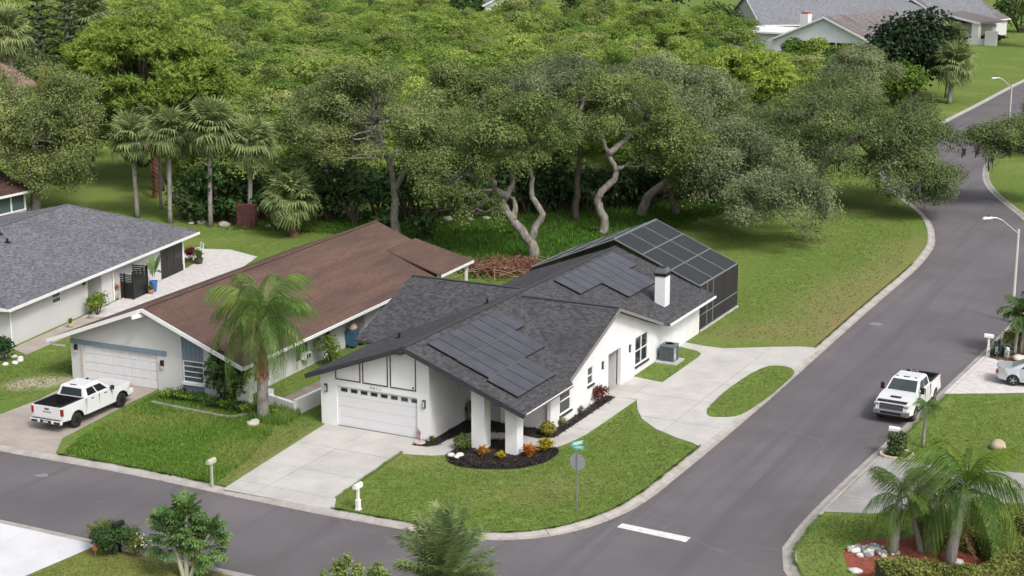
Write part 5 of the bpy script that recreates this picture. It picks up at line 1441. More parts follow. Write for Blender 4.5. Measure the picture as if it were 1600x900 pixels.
for x in (-.3, .3):
    for y in (-.28, .28): MB().tube([(x, y, 0), (x, y, .42)], .03, 6).build('leg', WHITE, ch_)
    MB().tube([(x, .28, .42), (x, .42, 1.1)], .03, 6).build('back_post', WHITE, ch_); MB().tube([(x, -.28, .42), (x, -.28, .64), (x, .33, .64)], .025, 6).build('armrest', WHITE, ch_)
for k in range(5): MB().bar((-.3, -.26+.13*k, .43), (.3, -.26+.13*k, .43), .08, .025).build('seat_slat', plain('pink_slat', (.5, .42, .4), .6), ch_)
for k in range(4): MB().bar((-.3, .30+.035*k, .55+.16*k), (.3, .30+.035*k, .55+.16*k), .03, .07).build('back_slat', WHITE, ch_)
tag(MB().lathe([(.14, 0), (.17, .02), (.16, .5), (.12, .62), (.05, .66)], 12).build('concrete_post', concrete('post_concrete', (.5, .51, .46), .2), smooth=True), 'stubby pale concrete post beside the agave', 'post').location = (29.55, 91.9, .02)
tag(MB().tube([(0, 0, 0), (.03, 0, .55)], .03, 6).build('stake', GALV), 'thin grey stake in the lawn beside the tan boulder', 'stake').location = (24.15, 74.1, 0)
fl = thing('driveway_marker', 'small orange marker disc in the grass by the pale driveway', 'marker', (-17.35, 62.1, 0), R(-20))
MB().tube([(0, 0, 0), (0, 0, .45)], .012, 6).build('stake', GALV, fl); MB().lathe([(.12, -.01), (.12, .01)], 14, axis='y', c=(0, 0, .42)).build('disc', plain('orange_disc', (.6, .13, .03), .5), fl)
pl = thing('planter_ring', 'low cream stone ring around the clipped mailbox shrub', 'planter', (18.95, 74.6, 0))
for k in range(14):
    a = 2*math.pi*k/14
    b_ = MB().box(-.16, -.06, 0, .16, .06, .16).build('block', plain('cream_block', (.52, .45, .35), .8, .2), pl, bevel=.02); b_.location = (.78*math.cos(a), .62*math.sin(a), 0); b_.rotation_euler = (0, 0, a+math.pi/2)
# ------------------------------------------------------------------ trees
def oak(label, base, trunks, blobs, n, leaf=OAK, seed=1, L=.185, W=.105, barkm=BARK, twigs=60, group='live oaks along the wood edge', moss=0, r0=.42, name='oak_tree', limb=.13, shell=.45):
    """trunks: polylines (relative to base) of (x,y,z); blobs: leaf clumps (relative)"""
    rng = np.random.default_rng(seed)
    t = thing(name, label, 'tree', (base[0], base[1], 0), 0, group)
    m_ = MB(); nodes = []
    for k, tr in enumerate(trunks):
        P = catmull([np.array(p, float) for p in tr], 4)
        ra = (r0 if k == 0 else r0*.72)
        rad = [max(.07, ra*(1 - .72*i/(len(P)-1))*(1.25 if (i == 0 and k == 0) else 1)) for i in range(len(P))]
        P = P + rng.normal(size=P.shape)*.035
        m_.tube([tuple(p) for p in P], rad, 9)
        nodes += [(P[i], rad[i]) for i in range(len(P)) if P[i][2] > .45*P[-1][2]]
    m_.build('trunk', barkm, t, smooth=True)
    lb = MB()
    for b in blobs:
        c = np.array(b[:3])
        d = [np.linalg.norm(c - p) + max(0, p[2]-c[2])*1.5 for p, _ in nodes]
        i = int(np.argmin(d)); p, r = nodes[i]
        e = c + np.array([0, 0, -.2*b[5]])
        w = wob(rng, p, e, 6, .06*np.linalg.norm(e-p))
        rr = min(r*.75, limb)
        lb.tube(w, list(np.linspace(rr, .035, 6)), 6)
        for _ in range(2):
            q = c + unit(rng.normal(size=3) + np.array([0, 0, .4]))*np.array(b[3:])*.95
            lb.tube(wob(rng, w[3], q, 5, .12), list(np.linspace(.05, .015, 5)), 5)
    for _ in range(twigs):
        b = blobs[rng.integers(len(blobs))]
        c = np.array(b[:3]); d1 = unit(rng.normal(size=3)+np.array([0, -.7, .2]))*np.array(b[3:])
        lb.tube(wob(rng, c+d1*.35, c+d1*(1.0+.22*rng.random()), 6, .10), list(np.linspace(.055, .014, 6)), 4)
    lb.build('branches', barkm, t, smooth=True)
    leaf_obj('crown', blob_leaves(rng, blobs, int(n*2.1), L, W, shell=shell, sp_r=.2, hang=1.15, spray=11), leaf, t)
    if moss:
        C = []
        V, F = [], []
        for _ in range(moss):
            b = blobs[rng.integers(len(blobs))]
            x, y = b[0]+rng.normal()*b[3]*.6, b[1]-abs(rng.normal())*b[4]*.5; z = b[2]-b[5]*(.1+.4*rng.random()); h = .5+1.1*rng.random()
            for _ in range(10):
                xx, yy = x+rng.normal()*.16, y+rng.normal()*.16; hh = h*(.5+.5*rng.random()); k = len(V); w = .03+.03*rng.random()
                V += [(xx-w, yy, z), (xx+w, yy, z), (xx+w*.3+rng.normal()*.06, yy, z-hh), (xx-w*.3+rng.normal()*.06, yy, z-hh)]; F.append((k, k+1, k+2, k+3))
        leaf_obj('moss', (np.array(V), np.array(F)), MOSS, t)['kind'] = 'stuff'
    return t
rg = np.random.default_rng
# T1: broad oak behind the brown roof
oak('broad olive-green oak with a tall bare grey trunk behind the brown roof ridge', (-9.3, 127.1), [[(0, 0, 0), (-.25, 0, 1.6), (-.1, 0, 3.6), (-.75, 0, 6.6), (-1.5, .2, 9.2)], [(-.15, 0, 3.9), (.6, -.3, 5.2), (2.0, -.4, 7.4)]],
    clumps(rg(1), (-.4, .5, 8.9), (7.6, 5.2, 5.0), 50, .9, 1.55, -.6), 34000, OAK, 1)
# T2: twisted V trunk
t2b = clumps(rg(2), (-1.2, .8, 9.2), (5.0, 4.2, 3.4), 26, .75, 1.4, -.6) + clumps(rg(22), (-6.3, -.6, 6.4), (2.6, 2.0, 2.3), 13, .7, 1.15, -.9) + [(-3.0, -1.2, 4.1, .55, .5, 1.3), (-5.6, -1.2, 3.6, .8, .6, 1.0), (-7.6, -.8, 4.6, .8, .7, 1.0)]
oak('twisted oak with a pale forked V-shaped trunk behind the ridge', (1.75, 118.8), [[(0, 0, 0), (-.1, 0, .7), (-.4, 0, 1.4), (-1.66, 0, 2.95), (-2.4, 0, 4.2), (-2.1, 0, 5.0), (-1.66, 0, 5.9), (-1.85, 0, 7), (-2.2, .2, 8.6)], [(-.4, 0, 1.35), (0, .1, 2.5), (.54, .1, 3.5), (-.25, .1, 4.8), (-.25, .1, 6.2), (-.45, .2, 7.4), (-.3, .2, 8.9)], [(-2.15, 0, 4.9), (-3.0, -.2, 5.4), (-3.3, -.2, 6.2), (-5.4, -.5, 6.6)], [(-1.7, 0, 3.0), (-1.5, .3, 4.0), (-2.0, .4, 5.0)]],
    t2b, 25000, OAKY, 2, r0=.46)
# T3: dark straight trunk
oak('slim dark-trunked oak in the shade behind the twisted pair', (5.4, 134), [[(0, 0, 0), (.1, 0, 3), (.35, 0, 6), (.2, 0, 9)]], clumps(rg(3), (-.2, 1.2, 10.0), (5.0, 4.0, 3.8), 32, 1.0, 1.8, -.7), 19000, OAKG, 3, r0=.36, barkm=BARKD)
# T4: S-curve trunk
oak('oak with a pale snaking S-curved trunk beside the pool enclosure', (7.5, 128.3), [[(0, 0, 0), (.02, 0, 1.0), (-.45, 0, 2.4), (-.4, 0, 3.25), (.75, 0, 4.5), (.85, 0, 5.4), (.3, 0, 6.6), (-.2, 0, 7.8), (-.9, 0, 9.6)], [(.3, 0, 6.6), (1.6, .2, 7.6), (3.2, .3, 9.2)], [(.85, 0, 5.2), (1.6, -.3, 5.7)], [(-.2, 0, 7.8), (-1.8, .1, 8.7), (-2.0, .1, 10.2), (-1.4, .1, 11.4)]],
    clumps(rg(4), (1.2, .9, 9.6), (5.6, 4.4, 4.1), 38, .75, 1.4, -.6) + clumps(rg(44), (5.0, -.5, 7.2), (2.6, 2, 2.8), 14, .8, 1.3, -.9), 27000, OAKY, 4, r0=.42, twigs=70)
# T5: leaning oak with a drooping crown
t5b = clumps(rg(5), (7.6, -5.5, 5.0), (6.2, 5.6, 3.2), 46, 1.0, 1.8, -.9) + clumps(rg(55), (3.5, .5, 7.5), (4.8, 4.0, 2.8), 20, 1.0, 1.7, -.7) + clumps(rg(56), (9.8, -13.2, 3.2), (4.6, 3.6, 2.4), 30, .8, 1.3, -.9)
oak('leaning oak whose dark drooping crown sweeps down beside the pool enclosure', (11.2, 136), [[(0, 0, 0), (.5, -.2, 1.6), (2.4, -.8, 3.4), (3.6, -1.2, 4.6), (4.4, -1.6, 5.8)], [(1.2, -.4, 2.4), (3.2, -1.2, 2.9), (5.2, -3.2, 3.8), (7.8, -7.5, 4.2), (9.5, -12, 3.6)], [(3.0, .2, 0), (2.6, -.2, 1.5), (2.2, -.6, 3.0)], [(3.6, -1.2, 4.6), (6, -2, 5.2), (8.5, -3.2, 5.6)]],
    t5b, 46000, OAKG, 5, r0=.5, moss=8)
# T6: the large oak by the bend
t6b = clumps(rg(6), (2.9, 0, 5.7), (9.4, 7.0, 4.2), 84, 1.0, 1.8, -.7) + clumps(rg(66), (8.3, -6.5, 3.2), (3.2, 3.2, 2.4), 24, .9, 1.6, -.9) + clumps(rg(67), (-4.2, -2, 4.8), (3.4, 2.6, 3.2), 16, .9, 1.5, -.9)
oak('largest oak, three leaning trunks shading the lawn at the road bend', (26.4, 142), [[(0, 0, 0), (.8, 0, 2.2), (2.4, 0, 4.4), (4.5, 0, 6)], [(-1.6, .5, 0), (-1.9, .5, 2.6), (-2.6, .6, 6.4)], [(-.7, -.4, 0), (-.5, -.4, 2.4), (.6, -.3, 6.2)], [(2.0, 0, 4.0), (5.6, -2.8, 4.4), (9.3, -6.0, 3.6)], [(4.5, 0, 6), (7.5, .2, 6.6), (10, .2, 6.8)]],
    t6b, 62000, OAK, 6, r0=.62, moss=20, limb=.2)
# T7: leaning oak at the cottage
oak('leaning oak over the cottage with a thick limb slanting beside its trunk', (-41.2, 136), [[(0, 0, 0), (.1, 0, 2.2), (.3, 0, 4.6), (.2, 0, 7)], [(-.2, 0, .2), (-1.8, -.2, 1.6), (-3.6, -.3, 3.6), (-5, -.3, 6)]],
    clumps(rg(7), (-1.6, 1.2, 8.6), (8.0, 5.6, 4.6), 54, .95, 1.7, -.5) + clumps(rg(77), (1.4, -.5, 3.9), (3.0, 1.8, 1.6), 16, .8, 1.3, -.9) + clumps(rg(78), (-.5, .3, 5.4), (7.0, 4.0, 2.2), 34, 1.0, 1.6, -.9), 50000, OAK, 7, r0=.5)
oak('smaller dark oak on the bright back lawn near the palms', (-41.5, 156), [[(0, 0, 0), (.2, 0, 2.2), (.4, 0, 5)]], clumps(rg(8), (1.8, 0, 6.0), (5.0, 4.4, 4.0), 36, 1.0, 1.7, -.6), 19000, OAK, 8, r0=.34)
# T9 / T10 on the right
oak('oak arching over the far side of the road with hanging moss', (49.8, 141.5), [[(0, 0, 0), (-.4, 0, 2), (-2.2, 0, 4), (-5, 0, 4.8)], [(-.4, 0, 2), (.4, 0, 4.5), (1.5, 0, 6)]], clumps(rg(9), (-4.4, -.5, 5.3), (5.4, 3.6, 2.2), 30, .8, 1.4, -.3), 16000, OAK, 9, r0=.4, moss=46)
oak('small oak beyond the mossy oak at the frame edge', (59.5, 168), [[(0, 0, 0), (-.4, 0, 2), (-1, 0, 5)]], clumps(rg(10), (-1.4, 0, 5.2), (3.6, 3, 2.4), 16, .9, 1.5), 9000, OAK, 10, r0=.3)
# band of oaks behind
protos = []
for s, lf, rad, zc in ((11, OAK, (5.4, 4.6, 3.6), 8.2), (12, OAKG, (4.8, 4.4, 3.4), 7.6), (13, OAKY, (5.0, 4.4, 3.2), 8.4)):
    protos.append((s, lf, rad, zc))
for (x, y, k, s_, lab) in ((-3.5, 147, 2, 1.05, 'pale olive oak crown rising behind the twisted V-trunk oak'), (3.2, 152, 1, 1.1, 'greyish oak crown behind the slim dark-trunked oak'), (15.5, 150, 1, 1.15, 'grey-green oak crown behind the leaning drooping oak'), (20.5, 160, 0, .72, 'low olive oak crown in front of the small pine'), (33, 166, 0, .72, 'olive oak crown behind the largest oak by the bend'), (43, 196, 1, .8, 'grey oak at the foot of the grassy slope by the road'), (-17, 142, 0, .85, 'olive oak crown between the short fan palm and the broad oak'), (38, 182, 1, .7, 'dusky oak overhanging the road beyond the bend')):
    sd_, lf, rad, zc = protos[k]
    oak(lab, (x, y), [[(0, 0, 0), (.3*s_, 0, 3), (-.2, 0, zc*s_*.75)]], clumps(rg(sd_+int(abs(x))), (0, 0, zc*s_), tuple(r*s_ for r in rad), 30, .85, 1.6, -.6), 17000, lf, sd_+int(abs(x)), r0=.3, twigs=24, L=.2, W=.115)

# ---- umbrella pines
def umbrella_pine(label, base, c, r, n, seed, r0=.45, trunks=None):
    rng = rg(seed)
    t = thing('umbrella_pine', label, 'tree', (base[0], base[1], 0), 0, 'bright flat-topped pines')
    bl = []
    while len(bl) < n:
        d = unit(rng.normal(size=3)); 
        if d[2] < -.25: continue
        k = .82 + .2*rng.random()
        p = np.array(c) + d*np.array(r)*k; s = .8 + .55*rng.random()
        bl.append((p[0], p[1], p[2], s*1.3, s*1.3, s*.8))
    bl += [(c[0]+(rng.random()-.5)*r[0]*1.2, c[1]+(rng.random()-.5)*r[1], c[2]-r[2]*(.3+.4*rng.random()), .9, .9, .55) for _ in range(n//8)]
    m_ = MB()
    top = (c[0]*.8, c[1], c[2]-r[2]*.5)
    m_.tube(wob(rng, (0, 0, 0), top, 9, .12), list(np.linspace(r0, r0*.45, 9)), 9)
    m_.build('trunk', BARKD, t, smooth=True)
    lb = MB()
    for b in bl[::2]:
        p = np.array(top)*(.55+.4*rng.random())
        lb.tube(wob(rng, p, b[:3], 6, .22), list(np.linspace(.14, .04, 6)), 5)
    lb.build('branches', BARKD, t, smooth=True)
    # needle tufts: thin leaves pointing out and up
    B = np.array(bl); ns = n*120
    idx = rng.integers(len(B), size=ns); d = unit(rng.normal(size=(ns, 3))); f = (d[:, 2] < 0) & (rng.random(ns) > .3); d[f, 2] *= -1
    P = B[idx, :3] + d*B[idx, 3:]*(.5+.55*rng.random((ns, 1)))
    V, F = leaf_quads(np.repeat(P, 5, 0)+rng.normal(size=(ns*5, 3))*.10, rng, .48, .10, .6, np.repeat(d, 5, 0)*1.2, -.5)
    leaf_obj('crown', (V, F), PINE, t)
umbrella_pine('large bright green flat-topped pine towering over the palms', (-33, 148), (-1.2, 2, 9.7), (8.0, 6.0, 5.9), 140, 31)
umbrella_pine('small bright green flat-topped pine rising behind the largest oak', (24.2, 167), (0, 0, 8.3), (4.3, 3.8, 2.9), 55, 32, .28)

# ---- palms
def fan_frond(rng, L=1.0, rad=1.0, nb=20, droop=.5, dead=False):
    """costapalmate fan leaf: stalk then a pleated fan of blades with drooping tips"""
    V, F = [], []
    def q(*p):
        k = len(V); V.extend(p); F.append((k, k+1, k+2, k+3))
    w = .025
    q((0, -w, 0), (0, w, 0), (L, w*.7, .05), (L, -w*.7, .05))
    q((0, 0, -w), (0, 0, w), (L, 0, .05+w*.7), (L, 0, .05-w*.7))
    for i in range(nb):
        a = R(-118 + 236*i/(nb-1)); r = rad*(.72+.28*math.cos(a*.62))*(.88+.24*rng.random())
        d = Vector((math.cos(a), math.sin(a), .10-.12*abs(math.sin(a))))
        o = Vector((L+.0, 0, .05))
        s = Vector((-math.sin(a), math.cos(a), .35 if i % 2 else -.35))*.05*rad
        m = o + d*r*.58; m.z -= droop*.12*r
        e = o + d*r*(.95-.15*droop); e.z -= droop*.62*r*(.7+.6*rng.random())
        q(o - s*.25, o + s*.25, m + s, m - s)
        q(m - s, m + s, e + s*.12, e - s*.12)
    return np.array([tuple(v) for v in V]), np.array(F)
def feather_frond(rng, L=3.0, arch_=1.3, nl=46, ll=.6, hang=.9, w=.035, rise=.9, twist=.5):
    """pinnate leaf along an arching rib, leaflets hanging by `hang`"""
    V, F = [], []
    def q(*p):
        k = len(V); V.extend(p); F.append((k, k+1, k+2, k+3))
    def rib(t):
        return Vector((L*(t*.98 - .22*arch_*t*t*t*.6), 0, L*(rise*t*.62 - arch_*.62*t*t)))
    n = 14
    for i in range(n):
        a, b = rib(i/n), rib((i+1)/n); r1, r2 = .035*(1-i/n)+.008, .035*(1-(i+1)/n)+.008
        y = Vector((0, 1, 0)); z = (b-a).normalized().cross(y)
        q(a-y*r1, a+y*r1, b+y*r2, b-y*r2); q(a-z*r1, a+z*r1, b+z*r2, b-z*r2)
    for i in range(nl):
        t = .13 + .86*i/(nl-1); p = rib(t); d = (rib(min(1, t+.02))-rib(t-.02)).normalized()
        for s in (1, -1):
            l = ll*(.55+.9*math.sin(math.pi*min(1, t*.82+.14)))*(.8+.35*rng.random())*.8
            side = Vector((0, s, 0))
            up = side.cross(d)*s
            e1 = (side*(.85-.2*rng.random()) + d*.55 + Vector((0, 0, -hang*.22)) + up*twist*(rng.random()-.4)).normalized()
            m = p + e1*l*.5; m.z -= hang*.06*l
            e = p + e1*l*(1-.22*hang); e.z -= hang*l*(.55+.3*rng.random())
            ww = d*w
            q(p - ww*.4, p + ww*.4, m + ww, m - ww); q(m - ww, m + ww, e + ww*.1, e - ww*.1)
    return np.array([tuple(v) for v in V]), np.array(F)
def mk(name, VF, mat): return np_mesh(name, VF[0], VF[1], mat)
rngp = rg(77)
FAN = [mk('frond', fan_frond(rngp, .75, 1.05, 22, d), SABAL) for d in (.35, .55, .75, .95)]
FAND = [mk('frond', fan_frond(rngp, .7, .9, 14, 1.25), DEADF) for _ in range(2)]
QF = [mk('frond', feather_frond(rngp, 3.1, a, 66, .86, 1.55, .016, rs_), QUEEN) for a, rs_ in ((1.15, 1.15), (1.5, 1.15), (1.85, 1.0), (2.2, .8))]
QFL = [mk('frond', feather_frond(rngp, 2.4, a, 56, .7, 1.3, .016, .95), LIME) for a in (1.1, 1.45)]
QFD = [mk('frond', feather_frond(rngp, 2.2, 1.9, 30, .4, 1.3, .03, .35), DEADF)]
DF = [mk('frond', feather_frond(rngp, 2.7, a, 80, .5, .1, .026, rs_, .7), DATE) for a, rs_ in ((.35, 1.1), (.6, 1.0), (.85, .85), (1.05, .6))]
AF = [mk('frond', feather_frond(rngp, 1.9, a, 34, .6, .5, .045, 1.0), leafmat('adonidia_fronds', (.03, .075, .02), (.09, .165, .045), (.13, .2, .05), .25, 1, obj_var=.1)) for a in (1.0, 1.35)]
def frond(par, me, pos, yaw, pitch, sc=1.0, roll=0.0):
    o = bpy.data.objects.new('frond', me); link(o, par)
    o.location = pos; o.rotation_euler = (roll, -pitch, yaw); o.scale = (sc, sc, sc); return o
def sabal(label, x, y, h, top_dx=0, n=30, sc=1.0, boots=False, dead=4, seed=1, r=.19, group='fan palms at the wood edge', thin=False):
    rng = rg(seed)
    t = thing('fan_palm', label, 'palm', (x, y, 0), 0, group)
    m_ = MB(); P = [(top_dx*(i/8)**1.6, 0, h*i/8) for i in range(9)]
    m_.tube(P, [r*(1.35 if i == 0 else 1.0)*(1.5 if boots else 1) for i in range(9)], 10)
    m_.build('trunk', BOOT if boots else PALMB, t, smooth=not boots)
    if boots:
        b_ = MB()
        for k in range(int(h*26)):
            a = k*2.4; z = .2 + (h-.3)*k/(h*26); rr = r*1.45
            b_.bar((rr*math.cos(a), rr*math.sin(a), z), ((rr+.13)*math.cos(a), (rr+.13)*math.sin(a), z+.2), .10, .05)
        b_.build('leaf_bases', BOOT, t)
    top = Vector((top_dx, 0, h))
    n = int(n*1.3)
    for k in range(n):
        f = k/n; yaw = k*2.399 + rng.random()*.3; pitch = R(80 - 138*f + rng.normal()*6)
        frond(t, FAN[min(3, int(f*3+rng.random()*1.4))], top + Vector((0, 0, -.25*f)), yaw, pitch, sc*(.85+.3*rng.random()), rng.normal()*.3)
    for k in range(dead):
        frond(t, FAND[k % 2], top + Vector((0, 0, -.4)), k*2.1+seed, R(-62+rng.normal()*8), sc*.9)
    return t
sabal('fan palm with a pale slender trunk and brown skirt beside the grey roof corner', -32.2, 135.1, 7.0, -.15, 30, 1.38, seed=1, dead=7)
sabal('fan palm with a shaggy brown leaf-base trunk behind the slender pair', -32.6, 144.5, 7.0, .2, 26, 1.38, boots=True, seed=2, dead=6)
sabal('fan palm with a thin shaded trunk between the shaggy palm and taller palms', -31.0, 139.0, 6.7, .15, 22, 1.05, seed=3, r=.13)
sabal('second thin-trunked fan palm in the shade near the wood edge', -29.8, 136.6, 6.5, .1, 20, 1.0, seed=4, r=.12)
sabal('tall fan palm leaning slightly at the start of the rock edging', -28.9, 132.8, 7.7, .35, 30, 1.38, seed=5, dead=3)
sabal('tallest straight pale-trunked fan palm above the dark shrubs', -25.2, 131.2, 8.3, .38, 34, 1.56, seed=6, dead=3)
sabal('fan palm rising behind the rusty metal screen', -22.0, 131.8, 7.0, .45, 30, 1.44, seed=7, dead=5)
sabal('short fan palm with a shaggy grey base beside the brown roof', -17.7, 127.2, 3.2, -.15, 34, 1.50, boots=True, seed=8, dead=2)
sabal('fan palm with a brown frond skirt in front of the dark cedar', 58.4, 213.5, 5.4, .3, 34, 1.9, seed=9, dead=10, r=.3)
sabal('taller fan palm rising behind the skirted palm by the cedar', 59.8, 220, 7.6, 0, 30, 1.9, seed=10, dead=4, r=.28)
sabal('shaggy fan palm beside the pinkish tiled roof', -62.4, 200, 10.6, 0, 34, 2.0, seed=11, dead=16, r=.35)
sabal('yellowish fan palm behind the layered conifers', -59.7, 226, 10.5, 0, 30, 2.4, seed=12, dead=3, r=.3)
sabal('stout brown-trunked fan palm beyond the garden wall', 95.3, 296, 9.5, 0, 30, 2.6, seed=13, boots=True, dead=4, r=.4)
sabal('fan palm behind the portico house at the roadside', 92, 334, 10, 0, 26, 2.4, seed=14, dead=2, r=.35)

def queen(label, x, y, h, n, sc, seed, r=.2, curve=(0, 0), fr=QF, lime=0, dead=1, skirt=False, group='feather palms in the yards', pmax=70, pmin=-20, upf=.62, lowf=.62):
    rng = rg(seed)
    t = thing('feather_palm', label, 'palm', (x, y, 0), 0, group)
    P = [(curve[0]*(i/8)**1.5, curve[1]*(i/8)**1.5, h*i/8) for i in range(9)]
    MB().tube(P, [r*(1.25-.35*i/8) for i in range(9)], 10).build('trunk', PALMB, t, smooth=True)
    top = Vector((curve[0], curve[1], h))
    b_ = MB(); b_.tube([top-Vector((0, 0, .1)), top+Vector((0, 0, .55*sc))], [r*.85, r*.35], 8); b_.build('crownshaft', leafmat('crownshaft', (.1, .13, .05), (.22, .24, .12), (.25, .26, .14), .1), t)
    for k in range(n):
        f = k/max(1, n-1); yaw = k*2.399 + rng.normal()*.15; pitch = R(pmax - (pmax-pmin)*f + rng.normal()*5)
        li = k < lime
        m = (QFL if li else fr)[min(len(QFL if li else fr)-1, int(f*len(fr)))]
        frond(t, m, top + Vector((0, 0, .35*sc*(1-f))), yaw, pitch*(upf if f < .35 else lowf), sc*(.88+.24*rng.random()))
    for k in range(dead):
        frond(t, QFD[0], top, seed*1.7+k*2.6, R(-52), sc*.9)
    if skirt:
        b_ = MB()
        for k in range(60):
            a = k*2.4; z = h - .1 - 2.4*(k/60)
            b_.bar((r*.85*math.cos(a), r*.85*math.sin(a), z), ((r+.13)*math.cos(a), (r+.13)*math.sin(a), z-.7), .16, .03, up=(math.cos(a), math.sin(a), 0))
        b_.build('dead_sheaths', BOOT, t)
    return t
queen('tall arching feather palm with a red-brown sheathed trunk before the brown-roofed house', -13.1, 80.2, 5.2, 20, 1.12, 3, .26, (.15, 0), dead=1, skirt=True, pmax=84, pmin=-30)
queen('thick-trunked feather palm rising from the red mulch bed', 18.0, 61.25, 3.1, 15, 1.12, 5, .21, (.5, .1), lime=4, dead=2, upf=.82)
queen('slender feather palm beside the heap of stones', 15.95, 62.4, 2.35, 8, .66, 6, .17, (.15, .1))
queen('short leaning feather palm sharing the red mulch bed, bent outward', 17.1, 62.45, 1.9, 7, .7, 7, .11, (-.5, .25), dead=0)
queen('short feather palm curving beside the leaning one', 17.4, 62.5, 2.2, 8, .76, 8, .11, (.55, .1), dead=0)
queen('young thin palm on the lawn beside the heavy pickup', 20.55, 75.9, 2.05, 14, .27, 9, .07, (.1, 0), lime=3, dead=2)
for dx, dy, h_, s_ in ((0, 0, 2.4, 12), (.5, .4, 2.0, 13), (.9, -.2, 2.6, 14)):
    queen('dark green cluster palm beside the agave and paver driveway', 30.2+dx, 92.5+dy, h_, 9, .85, s_, .09, (.2, .1), fr=AF, dead=0, group='cluster palms by the agave', pmax=75, pmin=-10)
dp = queen('spiky grey-green date palm in front of the junction', -2.35, 52.3, 2.95, 56, .95, 21, .3, (0, 0), fr=DF, dead=0, group='date palm', pmax=58, pmin=-42, upf=1, lowf=1)

# ---- layered conifers, cedar
def norfolk(label, x, y, h, seed):
    rng = rg(seed); t = thing('layered_conifer', label, 'tree', (x, y, 0), 0, 'layered conifers beyond the pine')
    MB().tube([(0, 0, 0), (0, 0, h)], [.35, .06], 8).build('trunk', BARK, t)
    C, D = [], []
    for k in range(int(h/1.25)):
        z = 2 + k*1.25
        if z > h: break
        r = 3.7*(1 - z/(h*1.12))
        for j in range(7):
            a = j*.898 + k*.5
            for s in np.linspace(.15, 1, 16):
                C.append((r*s*math.cos(a), r*s*math.sin(a), z + .35*s*s - .1)); D.append((math.cos(a), math.sin(a), .3))
    C, D = np.repeat(np.array(C), 4, 0), np.repeat(np.array(D), 4, 0)
    leaf_obj('crown', leaf_quads(C + rng.normal(size=C.shape)*np.array([.15, .15, .06]), rng, .6, .2, 1.2, D*1.5, 0), leafmat('conifer_needles', (.03, .055, .02), (.075, .115, .045), (.10, .14, .06), .15, .4), t)
norfolk('layered conifer with tiered branches beside the shaggy palm', -65, 222, 21, 1)
norfolk('layered conifer with a pale stem beside its darker neighbour', -60.6, 220, 20, 2)
def bush(name, label, cat, loc, r, n, mat, seed, L=.14, W=.08, group=None, nb=7, stems=True, up=.6, extra=None, barkm=BARKD):
    rng = rg(seed); t = thing(name, label, cat, loc, seed*.7, group)
    bl = [(rng.normal()*r[0]*.42, rng.normal()*r[1]*.42, r[2]*(.85+.65*rng.random()), r[0]*.5, r[1]*.5, r[2]*.45) for _ in range(nb)] + [(0, 0, r[2], r[0]*.75, r[1]*.75, r[2]*.8)]
    if stems:
        m_ = MB()
        for b in bl[:5]: m_.tube([(b[0]*.1, b[1]*.1, 0), (b[0]*.5, b[1]*.5, b[2]*.5), (b[0], b[1], b[2])], [.05*r[0], .035*r[0], .015*r[0]], 5)
        m_.build('stems', barkm, t)
    leaf_obj('foliage', blob_leaves(rng, bl, n, L, W, spray=5, sp_r=.07, shell=.35, up=up, low=.6), mat, t)
    if extra: leaf_obj('flowers', blob_leaves(rng, bl, extra[0], extra[1], extra[1], spray=3, sp_r=.04, shell=.95, low=.3), extra[2], t)
    return t
bush('cedar_tree', 'broad dark cedar beside the fan palms near the road', 'tree', (55.2, 221, 0), (7.4, 5.5, 6.4), 22000, CEDAR, 41, .55, .3, nb=12, barkm=BARK)
for k, (x, y, r, m_, lab) in enumerate(((50.2, 210, 3.6, LIME, 'lime green leafy tree at the foot of the dark cedar'), (46, 216, 3.4, MANG, 'yellow-green tree between the cedar and the mangroves'), (43.5, 231, 3.0, LIME, 'bright green tree against the pale blue gable'), (44.5, 254, 3.0, LIME, 'bright green tree at the corner of the pale blue gable'), (48.5, 257, 2.9, MANG, 'yellow-green tree under the pale blue gable wall'), (53, 252, 2.7, LIME, 'rounded green tree beside the pale blue gable wall'), (49, 240, 2.8, DEEP, 'dark green tree below the gable house eave'), (37, 280, 5.0, DEEP, 'dark tree beside the white flat roof'), (30, 330, 6.5, CEDAR, 'tall dark tree at the far end of the mangroves'), (41, 203, 3.0, OAKG, 'dusky grey shrub tree beside the road verge'), (14, 322, 5.5, CEDAR, 'dark tree at the far edge right of the porch building'), (-9, 325, 5, DEEP, 'dark green tree left of the porch building'), (88, 340, 6.0, OAKG, 'grey-green tree behind the portico'), (104, 330, 5.0, DEEP, 'green garden tree beyond the road top'), (96, 352, 6, OAKY, 'olive tree up the street behind the wall'))):
    bush('leafy_tree', lab, 'tree', (x, y, 0), (r, r, r*.95), 7000, m_, 60+k, .16*r**.7, .1*r**.7, nb=9, group='garden trees up the street')
bush('garden_bush', 'dark red-leaved hedge in the portico planter', 'bush', (90.2, 305, 0), (3.6, 1.2, .9), 1500, REDL, 81, .4, .25)
for k, (x, y, m_, lab) in enumerate(((-59.3, 204, YELL, 'yellow-leaved shrub beside the layered conifers'), (-55.6, 203, YELL, 'golden shrub at the edge of the big pine'), (-57.5, 207, DEEP, 'deep green shrub between the two golden shrubs'), (-61.5, 206, DEEP, 'dark shrub below the layered conifer'), (-48, 210, DEEP, 'dark green tree behind the golden shrub'))):
    bush('tall_shrub', lab, 'shrub', (x, y, 0), (2.6, 2.4, 3.2), 3500, m_, 90+k, .35, .2)

